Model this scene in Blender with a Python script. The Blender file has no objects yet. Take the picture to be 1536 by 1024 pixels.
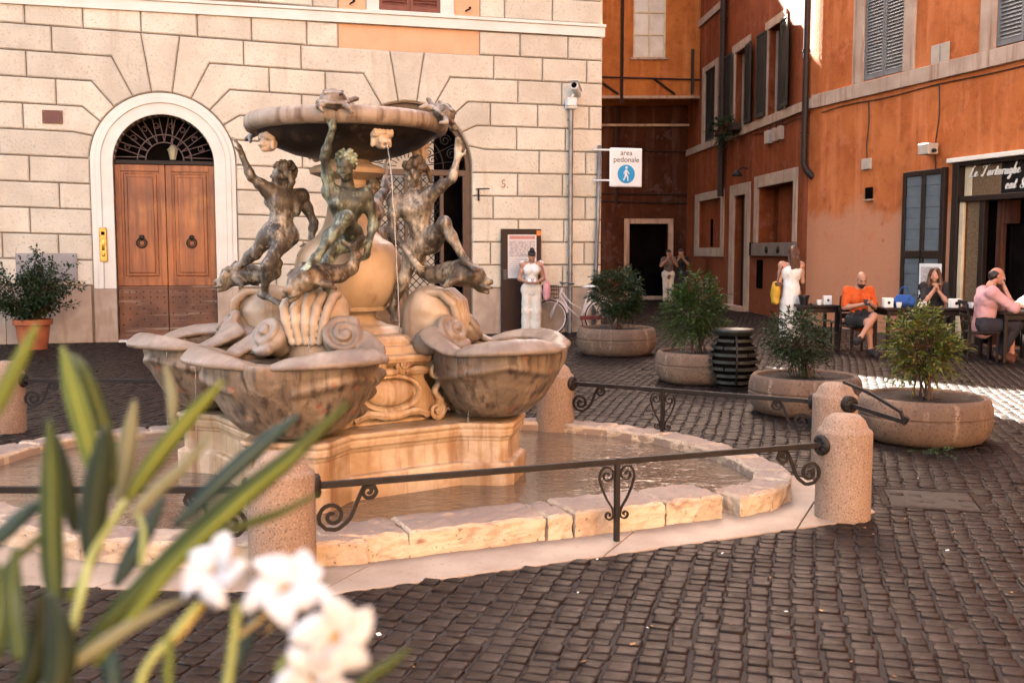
EXPO = 4.74
SKYTINT = (1,.86,.74,1)
import bpy, bmesh, math, random
import numpy as np
from mathutils import Vector, Matrix, Quaternion
R = math.radians
random.seed(7)
scene = bpy.context.scene
COL = scene.collection

# ------------------------------------------------------------------ camera model
FPX = 1550.0; TH = math.atan(137 / 1550); CH = 1.65
_c, _s = math.cos(TH), math.sin(TH)
def ray(px, py):
    u = (px - 768) / FPX; v = (512 - py) / FPX
    return Vector((u, _c + v * _s, v * _c - _s))
def G(px, py, z=0.0):
    d = ray(px, py); t = (z - CH) / d.z
    return Vector((d.x * t, d.y * t, z))
def D(px, py, Y):
    d = ray(px, py); t = Y / d.y
    return Vector((d.x * t, Y, CH + d.z * t))

# ------------------------------------------------------------------ object helpers
def link(o, parent=None):
    COL.objects.link(o)
    if parent is not None: o.parent = parent
    return o
def tag(o, label=None, cat=None, group=None, kind=None):
    if label: o['label'] = label
    if cat: o['category'] = cat
    if group: o['group'] = group
    if kind: o['kind'] = kind
    return o
def thing(name, label, cat, loc=(0, 0, 0), rz=0.0, group=None):
    o = bpy.data.objects.new(name, None); link(o)
    o.empty_display_size = .1
    o.location = loc; o.rotation_euler = (0, 0, rz)
    return tag(o, label, cat, group)
def copy_tree(o, parent=None):
    c = o.copy(); COL.objects.link(c); c.parent = parent
    for ch in list(o.children): copy_tree(ch, c)
    return c

class MB:
    """collects shapes in one mesh"""
    def __init__(s): s.v = []; s.f = []; s.mi = []; s.cur = 0
    def add(s, vs, fs):
        b = len(s.v); s.v.extend([tuple(v) for v in vs])
        s.f.extend([tuple(i + b for i in f) for f in fs]); s.mi.extend([s.cur] * len(fs)); return s
    def box(s, x0, x1, y0, y1, z0, z1, M=None):
        vs = [Vector((x, y, z)) for z in (z0, z1) for y in (y0, y1) for x in (x0, x1)]
        if M is not None: vs = [M @ v for v in vs]
        return s.add(vs, [(0, 2, 3, 1), (4, 5, 7, 6), (0, 1, 5, 4), (2, 6, 7, 3), (0, 4, 6, 2), (1, 3, 7, 5)])
    def cbox(s, c, sx, sy, sz, M=None):
        return s.box(c[0] - sx / 2, c[0] + sx / 2, c[1] - sy / 2, c[1] + sy / 2, c[2] - sz / 2, c[2] + sz / 2, M)
    def bbox(s, x0, x1, y0, y1, z0, z1, b=.01, M=None):
        """box with chamfered edges"""
        cs = []; idx = {}
        vs = []; fs = []
        def V(ix, iy, iz, ax):
            k = (ix, iy, iz, ax)
            if k not in idx:
                p = [(x0, x1)[ix], (y0, y1)[iy], (z0, z1)[iz]]
                sg = [(1, -1)[ix], (1, -1)[iy], (1, -1)[iz]]
                for a in range(3):
                    if a != ax: p[a] += sg[a] * b
                idx[k] = len(vs); vs.append(Vector(p) if M is None else M @ Vector(p))
            return idx[k]
        for ax in range(3):
            for e in (0, 1):
                c = []
                o = [a for a in range(3) if a != ax]
                for (p, q) in ((0, 0), (1, 0), (1, 1), (0, 1)):
                    t = [0, 0, 0]; t[ax] = e; t[o[0]] = p; t[o[1]] = q; c.append(V(t[0], t[1], t[2], ax))
                if (e == 0) ^ (ax == 1): c.reverse()
                fs.append(tuple(c))
        for ax in range(3):       # edge chamfers
            o = [a for a in range(3) if a != ax]
            for p in (0, 1):
                for q in (0, 1):
                    def t(e, w):
                        k = [0, 0, 0]; k[ax] = e; k[o[0]] = p; k[o[1]] = q; return V(k[0], k[1], k[2], w)
                    fs.append((t(0, o[0]), t(1, o[0]), t(1, o[1]), t(0, o[1])))
        for ix in (0, 1):
            for iy in (0, 1):
                for iz in (0, 1): fs.append((V(ix, iy, iz, 0), V(ix, iy, iz, 1), V(ix, iy, iz, 2)))
        return s.add(vs, fs)
    def prism(s, poly, a0, a1, axis='z', M=None, inset=0.0, bev=0.0):
        """extrude a 2D polygon from a0 to a1; axis z: (x,y) ; axis y: (x,z)"""
        n = len(poly)
        def P(q, a): 
            v = Vector((q[0], q[1], a)) if axis == 'z' else Vector((q[0], a, q[1]))
            return M @ v if M is not None else v
        rings = [(poly, a0)]
        if bev > 0:
            ins = inset_poly(poly, bev)
            rings += [(poly, a1 - (bev if a1 > a0 else -bev)), (ins, a1)]
        else: rings += [(poly, a1)]
        vs = []; fs = []
        for q, a in rings: vs += [P(p, a) for p in q]
        for k in range(len(rings) - 1):
            for i in range(n):
                j = (i + 1) % n
                fs.append((k * n + i, k * n + j, k * n + n + j, k * n + n + i))
        fs.append(tuple(range(n - 1, -1, -1))); fs.append(tuple(range((len(rings) - 1) * n, len(rings) * n)))
        return s.add(vs, fs)
    def loft(s, rings, close=True, caps=True):
        n = len(rings[0]); vs = [v for r in rings for v in r]; fs = []
        for k in range(len(rings) - 1):
            for i in range(n if close else n - 1):
                j = (i + 1) % n
                fs.append((k * n + i, k * n + j, k * n + n + j, k * n + n + i))
        if caps: fs.append(tuple(range(n - 1, -1, -1))); fs.append(tuple(range((len(rings) - 1) * n, len(rings) * n)))
        return s.add(vs, fs)
    def tube(s, pts, r, n=8, flat=None):
        """swept tube; r scalar or list; flat=(w,h) gives a rectangular bar"""
        pts = [Vector(p) for p in pts]; m = len(pts)
        rs = r if isinstance(r, (list, tuple)) else [r] * m
        t0 = (pts[1] - pts[0]).normalized()
        up = Vector((0, 0, 1)) if abs(t0.z) < .9 else Vector((0, 1, 0))
        nx = t0.cross(up).normalized(); rings = []
        for i, p in enumerate(pts):
            t = (pts[min(i + 1, m - 1)] - pts[max(i - 1, 0)])
            if t.length < 1e-9: t = t0
            t.normalize()
            nx = (nx - t * nx.dot(t)); nx.normalize() if nx.length > 1e-6 else None
            ny = t.cross(nx)
            if flat:
                w, h = flat[0] / 2, flat[1] / 2
                rings.append([p + nx * a * w + ny * b * h for a, b in ((-1, -1), (1, -1), (1, 1), (-1, 1))])
            else:
                rings.append([p + nx * math.cos(2 * math.pi * k / n) * rs[i] + ny * math.sin(2 * math.pi * k / n) * rs[i] for k in range(n)])
        return s.loft(rings)
    def lathe(s, prof, n=32, c=(0, 0, 0), M=None, wob=0):
        rings = []
        for r, z in prof:
            ring = []
            for k in range(n):
                a = 2 * math.pi * k / n
                v = Vector((c[0] + max(r, 1e-4) * math.cos(a), c[1] + max(r, 1e-4) * math.sin(a), c[2] + z))
                ring.append(M @ v if M is not None else v)
            rings.append(ring)
        return s.loft(rings)
    def ell(s, c, r, n=12, M=None):
        rx, ry, rz = (r, r, r) if not isinstance(r, (tuple, list)) else r
        rings = []
        for j in range(1, n // 2 + 0):
            b = -math.pi / 2 + math.pi * j / (n // 2)
            ring = []
            for k in range(n):
                a = 2 * math.pi * k / n
                v = Vector((rx * math.cos(b) * math.cos(a), ry * math.cos(b) * math.sin(a), rz * math.sin(b)))
                if M is not None: v = M @ v
                ring.append(Vector(c) + v)
            rings.append(ring)
        return s.loft(rings)
    def build(s, name, mat, parent=None, smooth=False, bevel=0.0, seg=1, auto=None, recalc=True):
        me = bpy.data.meshes.new(name)
        me.from_pydata(s.v, [], s.f); me.update()
        if recalc or bevel:
            bm = bmesh.new(); bm.from_mesh(me)
            if recalc: bmesh.ops.recalc_face_normals(bm, faces=bm.faces)
            bm.to_mesh(me); bm.free()
        mats = mat if isinstance(mat, (list, tuple)) else [mat]
        for m in mats: me.materials.append(m)
        if len(mats) > 1: me.polygons.foreach_set('material_index', s.mi)
        o = bpy.data.objects.new(name, me); link(o, parent)
        if bevel > 0:
            md = o.modifiers.new('bevel', 'BEVEL'); md.width = bevel; md.segments = seg; md.limit_method = 'ANGLE'; md.angle_limit = R(40)
        if smooth:
            me.polygons.foreach_set('use_smooth', [True] * len(me.polygons))
            if auto:
                me.set_sharp_from_angle(angle=R(auto))
        return o

def inset_poly(poly, d):
    n = len(poly); A = sum(poly[i][0] * poly[(i + 1) % n][1] - poly[(i + 1) % n][0] * poly[i][1] for i in range(n))
    sg = 1 if A > 0 else -1; out = []
    for i in range(n):
        p0, p1, p2 = Vector(poly[i - 1]).to_2d(), Vector(poly[i]).to_2d(), Vector(poly[(i + 1) % n]).to_2d()
        e1 = (p1 - p0); e2 = (p2 - p1)
        if e1.length < 1e-6 or e2.length < 1e-6: out.append(tuple(p1)); continue
        e1.normalize(); e2.normalize()
        n1 = Vector((-e1.y, e1.x)) * sg; n2 = Vector((-e2.y, e2.x)) * sg
        b = n1 + n2
        if b.length < 1e-3: out.append(tuple(p1 + n1 * d)); continue
        b.normalize(); k = d / max(.35, b.dot(n1)); out.append(tuple(p1 + b * k))
    return out

def arc(cx, cz, r, a0, a1, n):
    return [(cx + r * math.cos(R(a0 + (a1 - a0) * i / n)), cz + r * math.sin(R(a0 + (a1 - a0) * i / n))) for i in range(n + 1)]
def bez(p0, p1, p2, n=10):
    p0, p1, p2 = Vector(p0), Vector(p1), Vector(p2)
    return [(p0 * (1 - t) ** 2 + p1 * 2 * t * (1 - t) + p2 * t * t) for t in [i / n for i in range(n + 1)]]
def crom(pts, n=8):
    P = [Vector(p) for p in pts]; P = [P[0] * 2 - P[1]] + P + [P[-1] * 2 - P[-2]]; out = []
    for i in range(1, len(P) - 2):
        for k in range(n):
            t = k / n; a, b, c, d = P[i - 1:i + 3]
            out.append(.5 * ((2 * b) + (c - a) * t + (2 * a - 5 * b + 4 * c - d) * t * t + (3 * b - a - 3 * c + d) * t ** 3))
    out.append(P[-2]); return out

# ------------------------------------------------------------------ materials
def rgb(c): return (c[0], c[1], c[2], 1)
def srgb(r, g, b):
    f = lambda x: (x / 255 / 12.92) if x <= 10 else ((x / 255 + .055) / 1.055) ** 2.4
    return (f(r), f(g), f(b))
class NT:
    def __init__(s, name):
        s.m = bpy.data.materials.new(name); s.m.use_nodes = True; s.t = s.m.node_tree
        s.t.nodes.clear(); s.out = s.n('ShaderNodeOutputMaterial'); s.b = s.n('ShaderNodeBsdfPrincipled')
        s.l(s.b.outputs[0], s.out.inputs[0]); s.tc = s.n('ShaderNodeTexCoord')
    def n(s, t, **k):
        x = s.t.nodes.new(t)
        for a, v in k.items(): setattr(x, a, v)
        return x
    def l(s, a, b): s.t.links.new(a, b)
    def co(s, sc=(1, 1, 1), src='Object'):
        mp = s.n('ShaderNodeMapping'); mp.inputs['Scale'].default_value = sc
        s.l(s.tc.outputs[src], mp.inputs[0]); return mp.outputs[0]
    def noise(s, scale, detail=4, rough=.55, sc=(1, 1, 1), dist=0):
        x = s.n('ShaderNodeTexNoise'); x.inputs['Scale'].default_value = scale; x.inputs['Detail'].default_value = detail
        x.inputs['Roughness'].default_value = rough; x.inputs['Distortion'].default_value = dist
        s.l(s.co(sc), x.inputs['Vector']); return x.outputs['Fac']
    def ramp(s, fac, stops):
        x = s.n('ShaderNodeValToRGB'); e = x.color_ramp.elements
        while len(e) < len(stops): e.new(.5)
        for i, (p, c) in enumerate(stops):
            e[i].position = p; e[i].color = rgb(c) if isinstance(c, (tuple, list)) else (c, c, c, 1)
        s.l(fac, x.inputs[0]); return x.outputs[0]
    def mix(s, fac, a, b, mode='MIX'):
        x = s.n('ShaderNodeMix', data_type='RGBA', blend_type=mode)
        for inp, v in ((x.inputs[0], fac), (x.inputs[6], a), (x.inputs[7], b)):
            if isinstance(v, (int, float)): inp.default_value = v
            elif isinstance(v, (tuple, list)): inp.default_value = rgb(v)
            else: s.l(v, inp)
        return x.outputs[2]
    def bump(s, fac, strength=.3, dist=.02, prev=None):
        x = s.n('ShaderNodeBump'); x.inputs['Strength'].default_value = strength; x.inputs['Distance'].default_value = dist
        s.l(fac, x.inputs['Height'])
        if prev is not None: s.l(prev, x.inputs['Normal'])
        return x.outputs[0]
    def set(s, k, v):
        if isinstance(v, (int, float)): s.b.inputs[k].default_value = v
        elif isinstance(v, (tuple, list)): s.b.inputs[k].default_value = rgb(v)
        else: s.l(v, s.b.inputs[k])
def mat(name, c1, c2=None, scale=3.0, detail=5, rough=.8, bump=.2, bscale=60, bdist=.01, metal=0, speck=None, streak=None, blotch=None, spec=.4, lo=.35, hi=.65, streak_sc=(6, 6, .5), rand=0):
    """two-colour noise, fine bump; speck=(colour, scale, threshold), streak=(colour, lo, hi), blotch=(colour, scale, lo, hi)"""
    s = NT(name); c2 = c2 or tuple(x * .75 for x in c1)
    col = s.ramp(s.noise(scale, detail), [(lo, c1), (hi, c2)])
    if blotch: col = s.mix(s.ramp(s.noise(blotch[1], 6, .65), [(blotch[2], 0.), (blotch[3], 1.)]), col, blotch[0])
    if streak: col = s.mix(s.ramp(s.noise(1.0, 5, .6, streak_sc), [(streak[1], 0.), (streak[2], 1.)]), col, streak[0])
    if speck: col = s.mix(s.ramp(s.noise(speck[1], 2, .5), [(speck[2], 0.), (speck[2] + .06, 1.)]), col, speck[0])
    if rand:
        g = s.n('ShaderNodeNewGeometry'); col = s.mix(1.0, col, s.ramp(g.outputs['Random Per Island'], [(0, 1 - rand), (1, 1 + rand)]), 'MULTIPLY')
    s.set('Base Color', col); s.set('Roughness', rough); s.set('Metallic', metal); s.set('Specular IOR Level', spec)
    if bump: s.set('Normal', s.bump(s.noise(bscale, 4, .6), bump, bdist))
    return s.m

# ------------------------------------------------------------------ signed-distance sculpting
class SDF:
    """smooth union of tapered capsules and ellipsoids, meshed with surface nets"""
    def __init__(s): s.p = []
    def cap(s, a, b, r0, r1=None, k=.03): s.p.append(('c', Vector(a), Vector(b), r0, r0 if r1 is None else r1, k, 1)); return s
    def chain(s, pts, rs, k=.02):
        for i in range(len(pts) - 1): s.cap(pts[i], pts[i + 1], rs[i], rs[i + 1], k)
        return s
    def ell(s, c, r, M=None, k=.03, sub=0):
        r = (r, r, r) if not isinstance(r, (tuple, list)) else r
        s.p.append(('s' if sub else 'e', Vector(c), r, M, max(r), k, 1)); return s
    def mesh(s, vox, clip=None, noise=None):
        lo = np.array([1e9] * 3); hi = -lo
        for p in s.p:
            if p[0] == 's': continue
            for q, rr in ([(p[1], p[3]), (p[2], p[4])] if p[0] == 'c' else [(p[1], p[4])]):
                q = np.array(q); lo = np.minimum(lo, q - rr); hi = np.maximum(hi, q + rr)
        lo -= 4 * vox; hi += 4 * vox
        n = np.ceil((hi - lo) / vox).astype(int) + 1
        F = np.full(n, .5, np.float32)
        ax = [lo[i] + vox * np.arange(n[i], dtype=np.float32) for i in range(3)]
        for p in s.p:
            k = p[5]; m = k + 3 * vox
            if p[0] == 'c':
                a, b = np.array(p[1]), np.array(p[2]); rr = max(p[3], p[4]); l0 = np.minimum(a, b) - rr - m; h0 = np.maximum(a, b) + rr + m
            else:
                a = np.array(p[1]); rr = p[4]; l0 = a - rr - m; h0 = a + rr + m
            i0 = np.maximum(0, ((l0 - lo) / vox).astype(int)); i1 = np.minimum(n, ((h0 - lo) / vox).astype(int) + 2)
            if np.any(i1 <= i0): continue
            X, Y, Z = (ax[0][i0[0]:i1[0], None, None], ax[1][None, i0[1]:i1[1], None], ax[2][None, None, i0[2]:i1[2]])
            if p[0] == 'c':
                ba = b - a; L = float(ba @ ba) + 1e-12
                px, py, pz = X - a[0], Y - a[1], Z - a[2]
                h = np.clip((px * ba[0] + py * ba[1] + pz * ba[2]) / L, 0, 1)
                d = np.sqrt((px - ba[0] * h) ** 2 + (py - ba[1] * h) ** 2 + (pz - ba[2] * h) ** 2) - (p[3] + (p[4] - p[3]) * h)
            else:
                px, py, pz = X - a[0], Y - a[1], Z - a[2]
                if p[3] is not None:
                    Mi = np.array(p[3].to_3x3().inverted())
                    qx = Mi[0, 0] * px + Mi[0, 1] * py + Mi[0, 2] * pz; qy = Mi[1, 0] * px + Mi[1, 1] * py + Mi[1, 2] * pz; qz = Mi[2, 0] * px + Mi[2, 1] * py + Mi[2, 2] * pz
                    px, py, pz = qx, qy, qz
                r = p[2]
                k0 = np.sqrt((px / r[0]) ** 2 + (py / r[1]) ** 2 + (pz / r[2]) ** 2); k1 = np.sqrt((px / r[0] ** 2) ** 2 + (py / r[1] ** 2) ** 2 + (pz / r[2] ** 2) ** 2) + 1e-9
                d = k0 * (k0 - 1) / k1
            S = F[i0[0]:i1[0], i0[1]:i1[1], i0[2]:i1[2]]
            if p[0] == 's':
                S[...] = np.maximum(S, -d)
            else:
                h = np.maximum(k - np.abs(S - d), 0) / k
                S[...] = np.minimum(S, d) - h * h * k * .25
        if clip is not None: F = clip(F, ax)
        if noise:
            for amp, sc, sd in noise:
                rs = np.random.RandomState(sd); w = np.zeros(n, np.float32)
                for _ in range(5):
                    f = rs.normal(0, sc, 3); ph = rs.uniform(0, 6.28)
                    w += np.sin(ax[0][:, None, None] * f[0] + ax[1][None, :, None] * f[1] + ax[2][None, None, :] * f[2] + ph)
                F = F + w * (amp / 2.2)
        F[0] = F[-1] = .5; F[:, 0] = F[:, -1] = .5; F[:, :, 0] = F[:, :, -1] = .5
        return surface_net(F, lo, vox)
def surface_net(F, lo, vox):
    S = F < 0
    c = np.zeros(tuple(np.array(F.shape) - 1), np.int8)
    offs = [(i, j, k) for i in (0, 1) for j in (0, 1) for k in (0, 1)]
    sh = c.shape
    for o in offs: c += S[o[0]:o[0] + sh[0], o[1]:o[1] + sh[1], o[2]:o[2] + sh[2]]
    act = np.argwhere((c > 0) & (c < 8)); N = len(act)
    idm = np.full(sh, -1, np.int64); idm[act[:, 0], act[:, 1], act[:, 2]] = np.arange(N)
    acc = np.zeros((N, 3)); cnt = np.zeros(N)
    for a in range(8):
        for b in range(a + 1, 8):
            oa, ob = np.array(offs[a]), np.array(offs[b])
            if np.abs(oa - ob).sum() != 1: continue
            pa, pb = act + oa, act + ob
            fa = F[pa[:, 0], pa[:, 1], pa[:, 2]]; fb = F[pb[:, 0], pb[:, 1], pb[:, 2]]
            x = (fa < 0) != (fb < 0); t = np.where(x, fa / np.where(x, fa - fb, 1), 0)
            acc += np.where(x[:, None], oa + (ob - oa) * t[:, None], 0); cnt += x
    V = (act + acc / cnt[:, None]) * vox + lo
    Q = []
    for ax_ in range(3):
        e = [slice(None)] * 3; g = [slice(None)] * 3; e[ax_] = slice(0, -1); g[ax_] = slice(1, None)
        A, B = S[tuple(e)], S[tuple(g)]
        E = np.argwhere(A != B); o1, o2 = [i for i in range(3) if i != ax_]
        ok = (E[:, o1] > 0) & (E[:, o2] > 0) & (E[:, o1] < sh[o1]) & (E[:, o2] < sh[o2]); E = E[ok]
        ins = A[E[:, 0], E[:, 1], E[:, 2]]
        def at(d1, d2):
            q = E.copy(); q[:, o1] -= d1; q[:, o2] -= d2; return idm[q[:, 0], q[:, 1], q[:, 2]]
        q = np.stack([at(1, 1), at(0, 1), at(0, 0), at(1, 0)], 1)
        fl = ins if ax_ != 1 else ~ins
        q = np.where(fl[:, None], q, q[:, ::-1]); Q.append(q)
    return V, np.concatenate(Q)
def np_obj(name, VQ, m, parent=None, smooth=True, origin=None):
    V, Q = VQ
    if origin is not None: V = V - np.array(origin)
    me = bpy.data.meshes.new(name)
    me.vertices.add(len(V)); me.vertices.foreach_set('co', V.astype(np.float32).ravel())
    k = Q.shape[1]
    me.loops.add(len(Q) * k); me.polygons.add(len(Q))
    me.loops.foreach_set('vertex_index', Q.astype(np.int32).ravel())
    me.polygons.foreach_set('loop_start', np.arange(0, len(Q) * k, k, dtype=np.int32))
    me.update(calc_edges=True); me.validate()
    if smooth: me.polygons.foreach_set('use_smooth', [True] * len(me.polygons))
    for x in (m if isinstance(m, (list, tuple)) else [m]): me.materials.append(x)
    o = bpy.data.objects.new(name, me); link(o, parent)
    if origin is not None: o.location = origin
    return o
# ------------------------------------------------------------------ render, camera, light
scene.render.engine = 'CYCLES'
scene.view_settings.view_transform = 'Standard'; scene.view_settings.look = 'None'
scene.view_settings.exposure = EXPO; scene.view_settings.gamma = 1
scene.cycles.max_bounces = 6; scene.cycles.diffuse_bounces = 1; scene.cycles.glossy_bounces = 3; scene.cycles.transmission_bounces = 4
scene.cycles.caustics_reflective = False; scene.cycles.caustics_refractive = False
scene.cycles.use_denoising = True
cam = bpy.data.cameras.new('camera'); co_ = bpy.data.objects.new('camera', cam); link(co_)
cam.sensor_width = 36; cam.lens = 36 * FPX / 1536; cam.clip_start = .05; cam.clip_end = 2000
co_.location = (0, 0, CH); co_.rotation_euler = (R(90) - TH, 0, 0)
cam.dof.use_dof = True; cam.dof.focus_distance = 9.0; cam.dof.aperture_fstop = 5.0
scene.camera = co_
EL, AZ = R(35), R(-15.8)          # where the sun stands: behind the houses, over the alley
sd = Vector((math.sin(AZ) * math.cos(EL), math.cos(AZ) * math.cos(EL), math.sin(EL)))
sun = bpy.data.lights.new('sun', 'SUN'); sun.energy = 5.0; sun.angle = R(.5); sun.color = (1, .93, .82)
so = bpy.data.objects.new('sun', sun); link(so); so.rotation_euler = (-sd).to_track_quat('-Z', 'Y').to_euler(); so.location = (-8, 30, 30)
w = bpy.data.worlds.new('World'); scene.world = w; w.use_nodes = True
nt = w.node_tree; bg = nt.nodes['Background']; sky = nt.nodes.new('ShaderNodeTexSky')
sky.sky_type = 'NISHITA'; sky.sun_disc = False; sky.sun_elevation = EL; sky.sun_rotation = AZ
sky.air_density = 1.0; sky.dust_density = 4.0; sky.ozone_density = .3; sky.altitude = 50
tint = nt.nodes.new('ShaderNodeMix'); tint.data_type = 'RGBA'; tint.blend_type = 'MULTIPLY'; tint.inputs[0].default_value = 1
tint.inputs[7].default_value = SKYTINT
nt.links.new(sky.outputs[0], tint.inputs[6]); nt.links.new(tint.outputs[2], bg.inputs[0]); bg.inputs[1].default_value = .05

# ------------------------------------------------------------------ materials
M = {}
M['rustic'] = mat('rusticated_travertine', (.73, .63, .49), (.6, .505, .385), 1.3, 6, .85, .8, 24, .016, speck=((.55, .44, .32), 27, .605), blotch=((.58, .46, .34), .7, .5, .75), rand=.1, streak=((.5, .37, .25), .6, .85), streak_sc=(4, 4, .5), spec=.2)
M['groove'] = mat('joint_mortar', (.34, .23, .15), (.25, .165, .105), 8, 3, .9)
M['white_stone'] = mat('pale_stone', (.8, .73, .63), (.72, .64, .54), 2, 5, .7, .15, 60, .004)
M['dado'] = mat('dado_travertine', (.5, .38, .285), (.36, .25, .18), 2.5, 6, .8, .2, 40, .006, streak=((.33, .2, .14), .55, .75), streak_sc=(7, 7, 1.2))
M['peach'] = mat('peach_plaster', (.78, .43, .24), (.7, .37, .2), 2, 4, .85, .1)
M['wood'] = mat('oiled_door_wood', (.42, .125, .03), (.2, .05, .011), 1.0, 6, .42, .2, 40, .004, streak=((.15, .04, .014), .42, .7), streak_sc=(14, 14, .8), blotch=((.5, .18, .05), 1.1, .5, .75), spec=.5)
M['wood_low'] = mat('worn_door_foot', (.21, .085, .04), (.1, .04, .022), 2.0, 6, .6, .3, 30, .005, streak=((.3, .2, .14), .55, .68), streak_sc=(.8, .8, 12))
M['iron'] = mat('wrought_iron', (.012, .009, .008), (.022, .016, .013), 12, 4, .55, .3, 90, .003, spec=.25)
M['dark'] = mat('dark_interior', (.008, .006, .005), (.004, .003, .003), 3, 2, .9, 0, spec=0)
M['brass'] = mat('old_brass', (.6, .38, .1), (.4, .24, .06), 20, 3, .35, 0, metal=.9)
M['grey_metal'] = mat('grey_sheet_metal', (.3, .27, .26), (.24, .215, .205), 3, 4, .5, .08, 40, .003, metal=.2)
M['galv'] = mat('galvanised_steel', (.3, .28, .26), (.18, .16, .15), 4, 4, .5, .1, 40, .003, metal=.6)
M['white_paint'] = mat('white_paint', (.8, .78, .74), (.74, .71, .66), 4, 3, .45, 0)
M['box_paint'] = mat('dull_box_paint', (.5, .41, .33), (.42, .33, .26), 4, 4, .6, .1)
M['plaque'] = mat('brown_plaque', (.16, .05, .035), (.12, .04, .03), 6, 3, .5, .1)
M['totem'] = mat('brown_enamel', (.045, .022, .015), (.035, .018, .013), 3, 3, .5, 0, spec=.2)
M['paper'] = mat('printed_paper', (.72, .66, .62), (.62, .55, .5), 3, 4, .6, 0)
M['paper_pink'] = mat('pink_print', (.6, .25, .22), (.5, .2, .18), 3, 4, .6, 0)
M['print'] = mat('grey_print', (.4, .33, .31), (.58, .5, .46), 30, 4, .6, 0, lo=.45, hi=.55)
M['orange_dot'] = mat('orange_sticker', (.75, .22, .04), None, 4, 2, .5, 0)
def stucco(name, a, b, low=None, zl=0):
    s = NT(name)
    col = s.ramp(s.noise(.9, 6, .6), [(.35, a), (.65, b)])
    col = s.mix(s.ramp(s.noise(3.5, 8, .65), [(.5, 0.), (.72, .7)]), col, tuple(x * .62 for x in b))
    col = s.mix(s.ramp(s.noise(1.0, 5, .65, (3.5, 3.5, .28)), [(.5, 0.), (.75, .65)]), col, tuple(min(1, x * 1.25 + .05) for x in a))
    if low:
        sx = s.n('ShaderNodeSeparateXYZ'); s.l(s.tc.outputs['Object'], sx.inputs[0])
        ad = s.n('ShaderNodeMath', operation='MULTIPLY_ADD'); s.l(s.noise(1.3, 6, .7), ad.inputs[0]); ad.inputs[1].default_value = 1.6; s.l(sx.outputs[2], ad.inputs[2])
        f = s.ramp(ad.outputs[0], [(0., .85), (1., 0.)]); f.node.color_ramp.interpolation = 'EASE'
        mr = s.n('ShaderNodeMapRange'); mr.inputs[1].default_value = zl; mr.inputs[2].default_value = zl + .5; s.l(ad.outputs[0], mr.inputs[0]); s.l(mr.outputs[0], f.node.inputs[0])
        col = s.mix(f, col, low)
    s.set('Base Color', col); s.set('Roughness', .85); s.set('Specular IOR Level', .12)
    col2 = s.mix(s.ramp(s.noise(1.7, 9, .72), [(.585, 0.), (.6, .55)]), col, tuple(min(1, x * 1.25 + .045) for x in b)); col2 = s.mix(s.ramp(s.noise(2.6, 9, .75), [(.64, 0.), (.655, .6)]), col2, tuple(x * .6 for x in b)); s.set('Base Color', col2)
    s.set('Normal', s.bump(s.noise(14, 8, .7), .5, .025))
    return s.m
M['stucco_alley'] = stucco('shaded_orange_stucco', (.28, .066, .019), (.185, .039, .011), (.21, .06, .027), 2.0)  # shaded copy of the house's orange stucco for the alley side
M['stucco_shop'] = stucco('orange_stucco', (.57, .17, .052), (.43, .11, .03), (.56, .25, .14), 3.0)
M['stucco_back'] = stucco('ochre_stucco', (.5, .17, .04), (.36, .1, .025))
M['stucco_low'] = stucco('shaded_brown_stucco', (.075, .022, .008), (.04, .012, .006))  # brown lower wall, shade under the upper storey put into the colour
M['trim'] = mat('weathered_trim_stone', (.5, .36, .27), (.4, .27, .2), 2.5, 6, .8, .3, 40, .006, streak=((.26, .13, .08), .52, .72), streak_sc=(9, 9, .6))
M['shutter'] = mat('grey_green_shutter', (.035, .032, .027), (.024, .022, .02), 3, 4, .6, 0, spec=.2)
M['shutter_light'] = mat('grey_painted_shutter', (.2, .2, .2), (.15, .145, .145), 3, 4, .5, 0)
M['shutter_red'] = mat('red_brown_shutter', (.2, .05, .025), (.15, .035, .02), 4, 3, .5, 0)
M['pipe'] = mat('painted_downpipe', (.028, .014, .01), (.02, .01, .008), 6, 4, .5, 0, spec=.25)
M['glass_dark'] = mat('dark_pane', (.008, .007, .007), (.014, .012, .012), 2, 3, .2, 0, spec=.2)
M['pane_pale'] = mat('curtained_pane', (.55, .5, .42), (.42, .36, .3), 2.5, 3, .3, 0, spec=.6)
M['blue_panel'] = mat('grey_blue_slats', (.125, .15, .165), (.1, .12, .135), 5, 4, .5, .1, 40, .003)
M['dark_wood'] = mat('dark_brown_joinery', (.011, .006, .005), (.018, .009, .007), 5, 4, .5, 0, spec=.25)
M['cream'] = mat('cream_paint', (.62, .5, .33), (.5, .4, .26), 4, 3, .5, 0)
M['speckle'] = mat('pebble_render', (.2, .12, .06), (.1, .06, .03), 30, 3, .6, .2)

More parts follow.
